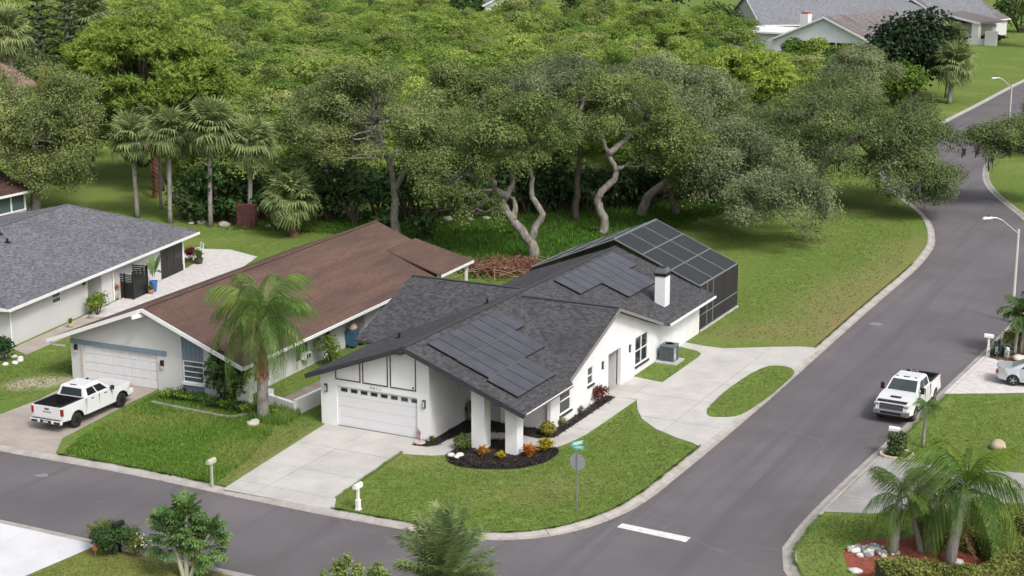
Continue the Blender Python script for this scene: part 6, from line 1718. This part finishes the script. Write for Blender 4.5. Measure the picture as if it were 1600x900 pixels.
# ---- the mangrove wood: one mass of crowns
def crown_proto(seed, n=3200, mat=None):
    rng = rg(seed)
    bl = clumps(rng, (0, 0, 0), (.74, .74, .5), 13, .22, .36, -.25, .8) + [(0, 0, -.1, .5, .5, .3)]
    V, F = blob_leaves(rng, bl, n, .072, .045, spray=6, sp_r=.035, shell=.6, up=1.0, low=.25)
    return bpy.data.objects.new('mangrove_crown', np_mesh('mangrove_crown', V, F, mat or MANG))
def wood(name, label, P, S, mats_protos):
    me = bpy.data.meshes.new(name)
    me.from_pydata([tuple(p) for p in P], [], [])
    rng = rg(5)
    a = me.attributes.new('sc', 'FLOAT_VECTOR', 'POINT'); a.data.foreach_set('vector', np.asarray(S, np.float32).ravel())
    a = me.attributes.new('yaw', 'FLOAT', 'POINT'); a.data.foreach_set('value', (rng.random(len(P))*6.28).astype(np.float32))
    o = link(bpy.data.objects.new(name, me)); tag(o, label, 'woodland', kind='stuff')
    ng = bpy.data.node_groups.new(name, 'GeometryNodeTree')
    ng.interface.new_socket('Geometry', in_out='INPUT', socket_type='NodeSocketGeometry'); ng.interface.new_socket('Geometry', in_out='OUTPUT', socket_type='NodeSocketGeometry')
    gi, go = ng.nodes.new('NodeGroupInput'), ng.nodes.new('NodeGroupOutput')
    iop = ng.nodes.new('GeometryNodeInstanceOnPoints'); iop.inputs['Pick Instance'].default_value = True
    g2i = ng.nodes.new('GeometryNodeGeometryToInstance')
    for p in mats_protos:
        oi = ng.nodes.new('GeometryNodeObjectInfo'); oi.inputs['Object'].default_value = p; oi.inputs['As Instance'].default_value = False
        ng.links.new(oi.outputs['Geometry'], g2i.inputs[0]) if False else None
        one = ng.nodes.new('GeometryNodeGeometryToInstance'); ng.links.new(oi.outputs['Geometry'], one.inputs[0])
        p['_n'] = one.name
    ng.nodes.remove(g2i)
    jg = ng.nodes.new('GeometryNodeJoinGeometry')
    for p in mats_protos: ng.links.new(ng.nodes[p['_n']].outputs[0], jg.inputs[0])
    ng.links.new(gi.outputs[0], iop.inputs['Points']); ng.links.new(jg.outputs[0], iop.inputs['Instance'])
    rv = ng.nodes.new('FunctionNodeRandomValue'); rv.data_type = 'INT'; rv.inputs[4].default_value = 0; rv.inputs[5].default_value = len(mats_protos)-1
    ng.links.new(rv.outputs[2], iop.inputs['Instance Index'])
    na = ng.nodes.new('GeometryNodeInputNamedAttribute'); na.data_type = 'FLOAT_VECTOR'; na.inputs[0].default_value = 'sc'
    ng.links.new(na.outputs[0], iop.inputs['Scale'])
    ny = ng.nodes.new('GeometryNodeInputNamedAttribute'); ny.data_type = 'FLOAT'; ny.inputs[0].default_value = 'yaw'
    cx = ng.nodes.new('ShaderNodeCombineXYZ'); ng.links.new(ny.outputs[0], cx.inputs[2]); ng.links.new(cx.outputs[0], iop.inputs['Rotation'])
    ng.links.new(iop.outputs[0], go.inputs[0])
    md = o.modifiers.new('scatter', 'NODES'); md.node_group = ng
    return o
WOOD = [(-26.5, 140), (-12, 139), (6, 141), (16, 148), (24, 158), (33, 172), (38, 196), (40, 222), (38, 250), (34, 285), (30, 326), (13, 328), (12, 306), (-12, 306), (-12, 395), (-36, 420), (-150, 420), (-75, 262), (-46, 216), (-42, 182), (-31, 160)]
rw = rg(99)
gx, gy = np.meshgrid(np.arange(-155, 60, 3.3), np.arange(135, 425, 3.3))
P = np.stack([gx.ravel(), gy.ravel()], 1) + rw.normal(size=(gx.size, 2))*.8
P = P[inside(P, WOOD)]; P = P[np.abs(P[:, 0]) < .36*P[:, 1]+6]
hgt = 5.0 + 1.6*np.sin(P[:, 0]*.13+1)*np.sin(P[:, 1]*.09) + rw.normal(size=len(P))*1.15 + np.clip((P[:, 1]-150)/100, 0, 1)*1.2 - np.clip((150-P[:, 1])/10, 0, 1)*.9
sx = 2.0 + rw.random(len(P))**1.4*2.1
protos = [crown_proto(200+k, mat=(MANG, MANG, MANG2, MANG, MANG3, MANG, MANG2, MANG)[k]) for k in range(8)]
wood('mangrove_wood', 'dense bright green mangrove wood filling the ground behind the oaks', np.c_[P, np.maximum(hgt, 3.0) - sx*.62], np.c_[sx, sx, sx], protos)
# ---- shrubs in the shade along the front of the wood
rs_ = rg(31)
edge = [(-27, 134), (-22.5, 134.2), (-17, 133.6), (-12, 133.2), (-6, 135), (0, 136.5), (4, 137), (9.5, 139.5), (14, 143), (18, 147)]
ES = catmull(edge, 4)
for k, p in enumerate(ES):
    q = (p[0]+rs_.normal()*.5, p[1]+rs_.normal()*.8, 0); s = 1.9+1.3*rs_.random()
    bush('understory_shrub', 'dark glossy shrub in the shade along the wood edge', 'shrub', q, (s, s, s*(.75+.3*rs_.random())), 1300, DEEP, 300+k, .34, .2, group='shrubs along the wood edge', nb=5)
for k, (x, y, s) in enumerate(((-26.5, 132.6, 1.3), (-23.6, 132.4, 1.5), (-28.1, 134.4, 1.7), (-7.0, 126.2, 1.2), (-10.4, 128, 1.1))):
    bush('understory_shrub', ('broad-leaved green shrub between the tall fan palms', 'broad-leaved green shrub between the tall fan palms', 'feathery grey-green shrub behind the leaning fan palm', 'leafy shrub at the foot of the broad oak trunk', 'low shrub on the far side of the broad oak trunk')[k], 'shrub', (x, y, 0), (s, s, s*.9), 1200, (DEEP, DEEP, OAKG, DEEP, DEEP)[k], 360+k, .3, .2, group='shrubs at the palms and oak')
for k, (x, y, s) in enumerate(((20.5, 151.5, 2.4), (23, 154, 2.6), (25.5, 157, 2.6), (28, 160, 2.5), (31, 163, 2.6), (18, 152, 2.4), (34, 168, 2.4), (27, 153.5, 1.8), (22, 149.5, 1.8))):  # shrubs added so the lawn behind the trunks looks darker
    bush('understory_shrub', 'dark shrub added to darken the ground behind the three leaning trunks', 'shrub', (x, y, 0), (s, s, s*.85), 1600, DEEP, 340+k, .34, .2, group='shrubs behind the largest oak', nb=5)
# filler shrubs between the cottage and the pine
for k, (x, y, s) in enumerate(((-52, 165, 3.0), (-47, 172, 3.2), (-54, 180, 3.5), (-44, 168, 2.6), (-38, 162, 2.8), (-60, 178, 4), (-50, 190, 4), (-66, 214, 5), (-72, 226, 6), (-64, 236, 6), (-58, 240, 6), (-74, 250, 7), (-80, 262, 7), (-46, 226, 5), (-50, 238, 5), (-68, 262, 7), (-60, 262, 6), (-54, 200, 4.5))):
    bush('woodland_shrub', 'green shrub in the thicket behind the cottage oak', 'shrub', (x, y, 0), (s, s, s*.9), 2200, (MANG, OAK, DEEP)[k % 3], 380+k, .35, .2, group='thicket behind the cottage')
# dry brush heap
rb_ = rg(51); bh = thing('brush_pile', 'heap of dead red-brown brush behind the brown-roofed house', 'brush pile', (-.6, 113.6, 0))
m_ = MB()
for k in range(70):
    a = rb_.random()*6.28; x, y = rb_.normal()*1.5, rb_.normal()*1.3; d = .7+rb_.random()*.8
    m_.tube([(x-d*math.cos(a), y-d*math.sin(a), .1+.5*rb_.random()), (x, y, .4+.6*rb_.random()), (x+d*math.cos(a), y+d*math.sin(a), .2+.9*rb_.random())], [.03, .025, .012], 4)
m_.build('branches', plain('dry_wood', (.30, .20, .13), .9, .3), bh)
leaf_obj('dead_leaves', blob_leaves(rb_, [(0, 0, .5, 2.4, 2.0, .8), (-1.6, .5, .4, 1.3, 1.2, .6), (1.7, .6, .5, 1.4, 1.2, .7)], 4500, .3, .05, spray=5, sp_r=.15, shell=.2), BRUSH, bh)
# ------------------------------------------------------------------ garden plants near the houses
def ball(label, loc, r, mat, seed, n=700, L=.10, W=.06, cat='bush', sq=.85):
    rng = rg(seed); t = thing('round_shrub', label, cat, loc)
    MB().tube([(0, 0, 0), (0, 0, r*.6)], .03, 5).build('stem', BARKD, t)
    leaf_obj('foliage', blob_leaves(rng, [(0, 0, r*sq, r*.9, r*.9, r*sq*.92)], n, L, W, spray=4, sp_r=.035, shell=.55, low=.9), mat, t)
ball('round clipped green shrub beside the paler walk and first pillar', (-2.46, 75.55, .02), .46, leafmat('box_leaves', (.03, .055, .012), (.10, .14, .03), (.13, .16, .04), .2, 2), 401, 1400)
ball('round yellow-green clipped shrub against the white side wall', (1.86, 77.75, .02), .42, leafmat('gold_box_leaves', (.10, .10, .01), (.26, .25, .03), (.32, .3, .05), .2, 2), 402, 1200)
def spiky(label, loc, r, h, mat, seed, n=60, w=.05, cat='plant', name='leafy_plant', arc=.5):
    """upright tuft of broad strap leaves"""
    rng = rg(seed); t = thing(name, label, cat, loc); V, F = [], []
    for k in range(n):
        a = k*2.399; s = rng.random()**.6; l = h*(.6+.5*rng.random())
        o = Vector((rng.normal()*r*.12, rng.normal()*r*.12, .02)); d = Vector((math.cos(a), math.sin(a), 0)); sd_ = Vector((-d.y, d.x, 0))*w*(.7+.6*rng.random())
        m = o + d*r*s*.55 + Vector((0, 0, l*(.75-.2*s))); e = o + d*r*(s*1.0+.1) + Vector((0, 0, l*(1.0-arc*s)))
        b = len(V); V += [o-sd_*.4, o+sd_*.4, m+sd_, m-sd_, m-sd_, m+sd_, e+sd_*.1, e-sd_*.1]; F += [(b, b+1, b+2, b+3), (b+4, b+5, b+6, b+7)]
    leaf_obj('leaves', (np.array([tuple(v) for v in V]), np.array(F)), mat, t); return t
spiky('orange-leaved croton beside the first pillar', (-1.42, 74.45, .05), .42, .62, ORNG, 1, 70, .05)
spiky('small yellow-leaved plant before the second pillar', (-.55, 73.95, .05), .32, .5, YELL, 2, 55, .05)
spiky('brighter orange croton on the street side of the second pillar', (.85, 74.3, .05), .48, .75, ORNG, 3, 80, .06)
spiky('golden leafy plant at the end of the pillar mulch bed', (1.62, 75.3, .05), .52, .72, leafmat('gold_leaves', (.22, .18, .015), (.46, .36, .03), (.5, .42, .06), .3, 2), 4, 110, .06)
spiky('variegated cream shrub against the shaded garage wall', (-2.15, 80.05, .02), .45, 1.25, PALE, 5, 80, .07, arc=.35)
spiky('cream variegated tuft under the first side window', (2.62, 79.1, .02), .36, .55, PALE, 6, 60, .04)
spiky('pale low tuft between the two side windows', (3.66, 81.3, .02), .34, .45, leafmat('silver_leaves', (.2, .22, .14), (.42, .42, .30), (.5, .48, .36), .2, 2), 7, 55, .035)
bush('red_shrub', 'dark red-leaved shrub beside the side door step', 'bush', (4.75, 83.15, .02), (.55, .55, .5), 900, REDL, 408, .12, .06)
spiky('small green plant by the round lid', (-4.05, 76.7, .02), .25, .4, LIME, 8, 36, .03)
spiky('pink flowering stem against the garage front', (-4.72, 77.0, .02), .16, .75, leafmat('pink_flowers', (.3, .16, .2), (.5, .32, .36), (.55, .4, .42), .2, 2), 9, 26, .03)
for k, (x, y) in enumerate(((5.0, 84.0), (4.2, 82.2), (-1.2, 79.1))):
    spiky('tiny pale sprout in the wall mulch bed', (x, y, .02), .12, .3, PALE, 420+k, 14, .025).__setitem__('group', 'sprouts in the wall bed')
bush('conifer_bush', 'bright green pointed shrub in the side yard between the houses', 'bush', (-10.6, 90.2, 0), (.75, .75, 1.0), 1600, LIME, 411, .14, .06)
vn = bush('climber', 'tall glossy climber smothering the corner of the brown-roofed house', 'climber', (-15.3, 82.7, 0), (1.15, 1.0, 1.35), 3200, DEEP, 412, .2, .14, nb=10)
bush('climber', 'upright leafy vine growing over the white rake board', 'climber', (-15.9, 83.5, 0), (.5, .45, 1.75), 1400, DEEP, 413, .2, .13, nb=4)
for k in range(11):
    x = -18.9 + .62*k
    bush('weedy_border', 'low weedy ground cover along the front wall', 'ground cover', (x, 84.0-.30*k+(.0 if k < 5 else -.25), 0), (.6, .55, .3), 420, DEEP if k % 2 else LIME, 430+k, .14, .08, group='weedy border plants', nb=4, stems=False)
bush('garden_bush', 'glossy round bush in a white stone ring by the grey-roofed house', 'bush', (-30.1, 91.3, 0), (.85, .85, .8), 1400, DEEP, 445, .17, .1)
for k in range(10):
    a = 2*math.pi*k/10
    stone('edging_stone', 'white edging stone ringing the glossy round bush', 'stone', (-30.1+.95*math.cos(a), 91.2+.85*math.sin(a), 0), .2, 460+k, STONE, 'white stone ring', sq=.5)
spiky('potted fern on the side walk below the little window', W3(.75, 5.4, .28), .3, .45, LIME, 11, 40, .03)
spiky('small potted plant further along the side walk', W3(.75, 7.8, .26), .26, .35, DEEP, 12, 30, .03)
bush('small_tree', 'small airy yellow-green tree beside the side walk', 'tree', W3(.7, 8.7), (.85, .8, .85), 1100, LIME, 447, .16, .08, nb=7)
spiky('orange-leaved shrub in the pale stone planter', W3(-.45, 12.7, .42), .6, 1.0, ORNG, 13, 110, .05)
def paddle(label, loc, n, h, mat, seed):
    rng = rg(seed); t = thing('paddle_leaf_plant', label, 'plant', loc)
    for k in range(n):
        a = k*2.4; V, F = [], []
        d = Vector((math.cos(a), math.sin(a), 0)); s = Vector((-d.y, d.x, 0)); pts = []
        for i in range(7):
            u = i/6; p = d*(.12+.55*u*u)*(1+.3*rng.random()) + Vector((0, 0, h*(.25+.95*u-.35*u*u*(k % 3)))); w = .02 if i < 2 else .2*math.sin(math.pi*(u-.2)/.85)+.015
            pts.append((p, w))
        for p, w in pts: V += [tuple(p-s*w), tuple(p+s*w+Vector((0, 0, .03)))]
        for i in range(6): F.append((2*i, 2*i+1, 2*i+3, 2*i+2))
        leaf_obj('leaf', (np.array(V), np.array(F)), mat, t)
paddle('paddle-leaved plant growing from the blue glazed pot', W3(1.0, 15.55, .7), 7, 1.5, leafmat('paddle_leaves', (.05, .10, .03), (.14, .21, .07), (.18, .24, .09), .3, 1), 1)
spiky('fern in the terracotta pot by the screen', W3(1.15, 14.9, .3), .35, .4, LIME, 14, 50, .03)
spiky('leafy plant in the dark pot at the patio end', W3(-.1, 24.3, .4), .5, .9, LIME, 15, 60, .05)
bush('garden_bush', 'reddish bush beside the white garden chair', 'bush', W3(-1.2, 25.2), (.6, .5, .6), 700, REDL, 448, .14, .08)
# agave by the paver driveway
spiky('blue-green agave rosette beside the white mailbox', (29.25, 92.35, .02), 1.0, 1.15, leafmat('agave_leaves', (.05, .085, .075), (.12, .17, .15), (.16, .2, .18), .1, 2), 16, 46, .10, arc=.75, name='agave')
bush('garden_bush', 'yellow-green grassy bush behind the concrete post', 'bush', (30.6, 93.6, .02), (.9, .8, .7), 1200, leafmat('yellowgreen', (.12, .13, .02), (.26, .26, .05), (.3, .3, .08), .3, 1), 449, .22, .06)
# mailbox shrub
rng = rg(450); t = thing('clipped_shrub', 'small clipped cylinder shrub below the white mailbox', 'bush', (18.98, 74.72, 0))
MB().tube([(0, 0, 0), (0, 0, .5)], .04, 5).build('stem', BARKD, t)
leaf_obj('foliage', blob_leaves(rng, [(0, 0, .3+.14*k, .42, .42, .26) for k in range(6)], 2200, .11, .07, spray=4, sp_r=.03, shell=.75, low=.8), leafmat('clip_leaves', (.02, .045, .012), (.065, .105, .03), (.09, .13, .04), .15, 2), t)
# clipped hedges around the red mulch bed
def hedge(label, line, w, h, seed, n):
    rng = rg(seed); t = thing('hedge', label, 'hedge', (0, 0, 0), 0, None)
    P = catmull(line, 6); bl = []
    s = np.concatenate([[0], np.cumsum(np.linalg.norm(np.diff(P, axis=0), axis=1))])
    core = MB()
    rings = []
    for i, p in enumerate(P):
        d = unit(P[min(i+1, len(P)-1)]-P[max(i-1, 0)]); nn = np.array([-d[1], d[0]]); ww = w*.5*.86
        rings.append([(p[0]+nn[0]*o, p[1]+nn[1]*o, z) for o, z in ((-ww*.9, 0), (-ww, h*.55), (-ww*.75, h*.9), (0, h*.94), (ww*.75, h*.9), (ww, h*.55), (ww*.9, 0))])
    for r_ in rings: core.v += r_
    for i in range(len(rings)-1):
        for j in range(7): core.f.append((i*7+j, i*7+(j+1) % 7, (i+1)*7+(j+1) % 7, (i+1)*7+j))
    core.f += [tuple(range(7)), tuple((len(rings)-1)*7+j for j in range(6, -1, -1))]
    core.build('twig_core', plain('hedge_twigs', (.07, .06, .035), .9, .3, 6, 30, .5), t)
    q = rng.random(n)*s[-1]; c = np.stack([np.interp(q, s, P[:, k]) for k in (0, 1)], 1)
    d = np.stack([np.interp(q, s, np.gradient(P[:, k])) for k in (0, 1)], 1); d = unit(d); nn = np.stack([-d[:, 1], d[:, 0]], 1)
    a = rng.random(n)*math.pi; f = rng.random(n) < .62
    off = np.where(f, (rng.random(n)*2-1), np.sign(rng.random(n)-.5)); z = np.where(f, h*(1-.09*off**4), h*rng.random(n)**.75)
    z = z + .05*np.sin(q*2.1)+.04*np.sin(q*5.3+off*3)
    C = np.c_[c + nn*(off*w*.5*(1-.12*(z > h*.9)))[:, None], z] + rng.normal(size=(n, 3))*.05
    leaf_obj('foliage', leaf_quads(C, rng, .13, .075, .5, None, 0), HEDGE, t)
hedge('clipped olive hedge curling round the red mulch bed', [(14.6, 58.95), (16.0, 59.0), (17.4, 58.4), (18.9, 58.4), (20.0, 59.6), (20.5, 61.4), (20.0, 62.7), (18.9, 63.4), (17.3, 63.4)], 1.5, 1.0, 501, 30000)
hedge('clipped hedge between the curling hedge and the grey driveway', [(19.5, 66.0), (20.6, 65.6), (22.2, 64.9), (25, 63.6)], 1.2, 1.0, 502, 9000)
sheet('white_gravel', [(20.3, 64.4), (22.6, 63.6), (24.8, 62.6), (24.4, 61.9), (21.2, 63.2)], .012, plain('gravel', (.55, .54, .53), .9, .4, 20, 60, .8, ws=True))
# south side: flowering bush, papaya, tip of a tall shrub
bush('garden_bush', 'dense dark green bush around the black mailbox', 'bush', (-16.75, 62.45, 0), (.85, .8, .7), 5200, DEEP, 511, .12, .05, nb=8)
bush('garden_bush', 'taller feathery green bush behind the black mailbox', 'bush', (-17.25, 63.0, 0), (.6, .6, .72), 3200, HEDGE, 512, .12, .04, nb=6)
bush('flowering_bush', 'yellow-green bush dotted with white flowers by the black mailbox', 'bush', (-15.75, 62.5, 0), (.6, .6, .5), 2200, leafmat('oleander', (.10, .14, .02), (.24, .28, .06), (.3, .32, .1), .3, 2), 513, .12, .05, extra=(160, .09, WHTF))
pp = thing('papaya_tree', 'papaya tree with large lobed leaves by the near kerb', 'tree', (-13.15, 60.0, 0))
rng = rg(520)
for (x0, x1, h_) in ((0, .1, 2.7), (.15, 1.0, 1.9), (-.1, -.7, 2.1)):
    MB().tube([(x0, 0, 0), (x0*.6+x1*.4, .05, h_*.5), (x1, .1, h_)], [.10, .08, .06], 8).build('trunk', plain('papaya_bark', (.35, .36, .26), .8, .2), pp)
def papaya_leaf(rng):
    V, F = [], []
    def q(*p):
        k = len(V); V.extend([tuple(x) for x in p]); F.append((k, k+1, k+2, k+3))
    q((0, -.015, 0), (0, .015, 0), (.7, .012, .12), (.7, -.012, .12))
    o = Vector((.7, 0, .12))
    for k in range(8):
        a = R(-150+300*k/7); l = .40*(.75+.35*math.cos(a*.5)); d = Vector((math.cos(a), math.sin(a), -.18)); s = Vector((-math.sin(a), math.cos(a), 0))
        m = o + d*l*.6; e = o + d*l*1.05 + Vector((0, 0, -.14))
        q(o-s*.03, o+s*.03, m+s*.06+Vector((0, 0, -.04)), m-s*.06+Vector((0, 0, -.04))); q(m-s*.06+Vector((0, 0, -.04)), m+s*.06+Vector((0, 0, -.04)), e+s*.01, e-s*.01)
        for b in (-1, 1):
            e2 = m + (d*.6+s*b)*l*.42; e2.z -= .08
            q(m-d*.06, m+d*.08, e2+d*.02, e2-d*.02)
    return np.array(V), np.array(F)
PL = [mk('leaf', papaya_leaf(rng), PAPA) for _ in range(3)]; PLY = mk('leaf', papaya_leaf(rng), leafmat('yellowed_leaf', (.16, .17, .02), (.3, .28, .04), (.3, .26, .04), .3))
for (cx, cy, h_, n_) in ((.1, .1, 2.7, 46), (1.0, .1, 1.9, 36), (-.7, .1, 2.1, 34)):
    for k in range(n_):
        f = k/n_
        o = bpy.data.objects.new('leaf', PLY if (k % 37 == 30) else PL[k % 3]); link(o, pp)
        o.location = (cx, cy, h_+.15-1.1*f); o.rotation_euler = (rng.normal()*.2, -R(62-95*f+rng.normal()*8), k*2.399+rng.normal()*.3); s = .65+.35*rng.random(); o.scale = (s, s, s)
tt = thing('shrub_tree', 'pale green bushy tree top with upright spires at the junction', 'tree', (-5.4, 50.6, 0))
bl = [(x, y, z, .16, .16, .34) for x, y, z in ((-.25, 0, 4.75), (.15, .1, 4.35), (-.6, .1, 4.45), (.85, 0, 4.5), (.6, .2, 4.1), (-1.0, 0, 4.1), (1.1, .1, 4.1), (-.4, .1, 4.2), (-.2, -.1, 3.9), (.4, 0, 3.9), (1.3, 0, 3.8), (-1.3, 0, 3.8))] + [(0, 0, 3.2, 1.5, 1.3, .8)]
m_ = MB(); m_.tube([(0, 0, 0), (0, 0, 1.5), (.1, 0, 3)], [.14, .11, .06], 8)
for b in bl: m_.tube([(0, 0, 2.2), (b[0]*.7, b[1]*.7, b[2]*.75), (b[0], b[1], b[2])], [.05, .03, .015], 5)
m_.build('trunk', BARK, tt, smooth=True)
leaf_obj('crown', blob_leaves(rg(531), bl, 8200, .14, .06, spray=5, sp_r=.06, shell=.3, low=.9), leafmat('spire_leaves', (.12, .17, .035), (.30, .38, .10), (.38, .44, .14), .3, 2), tt)
# weeds along the garden wall and long grass by the queen palm
blades('grass', [(-13.9, 80.2), (-12.6, 82.3), (-11.2, 80.9), (-11.6, 79.4), (-12.8, 79.2)], 120, .42, .06, 4, GRBT, 15, 'tall grass tufts at the foot of the white garden wall', .6)
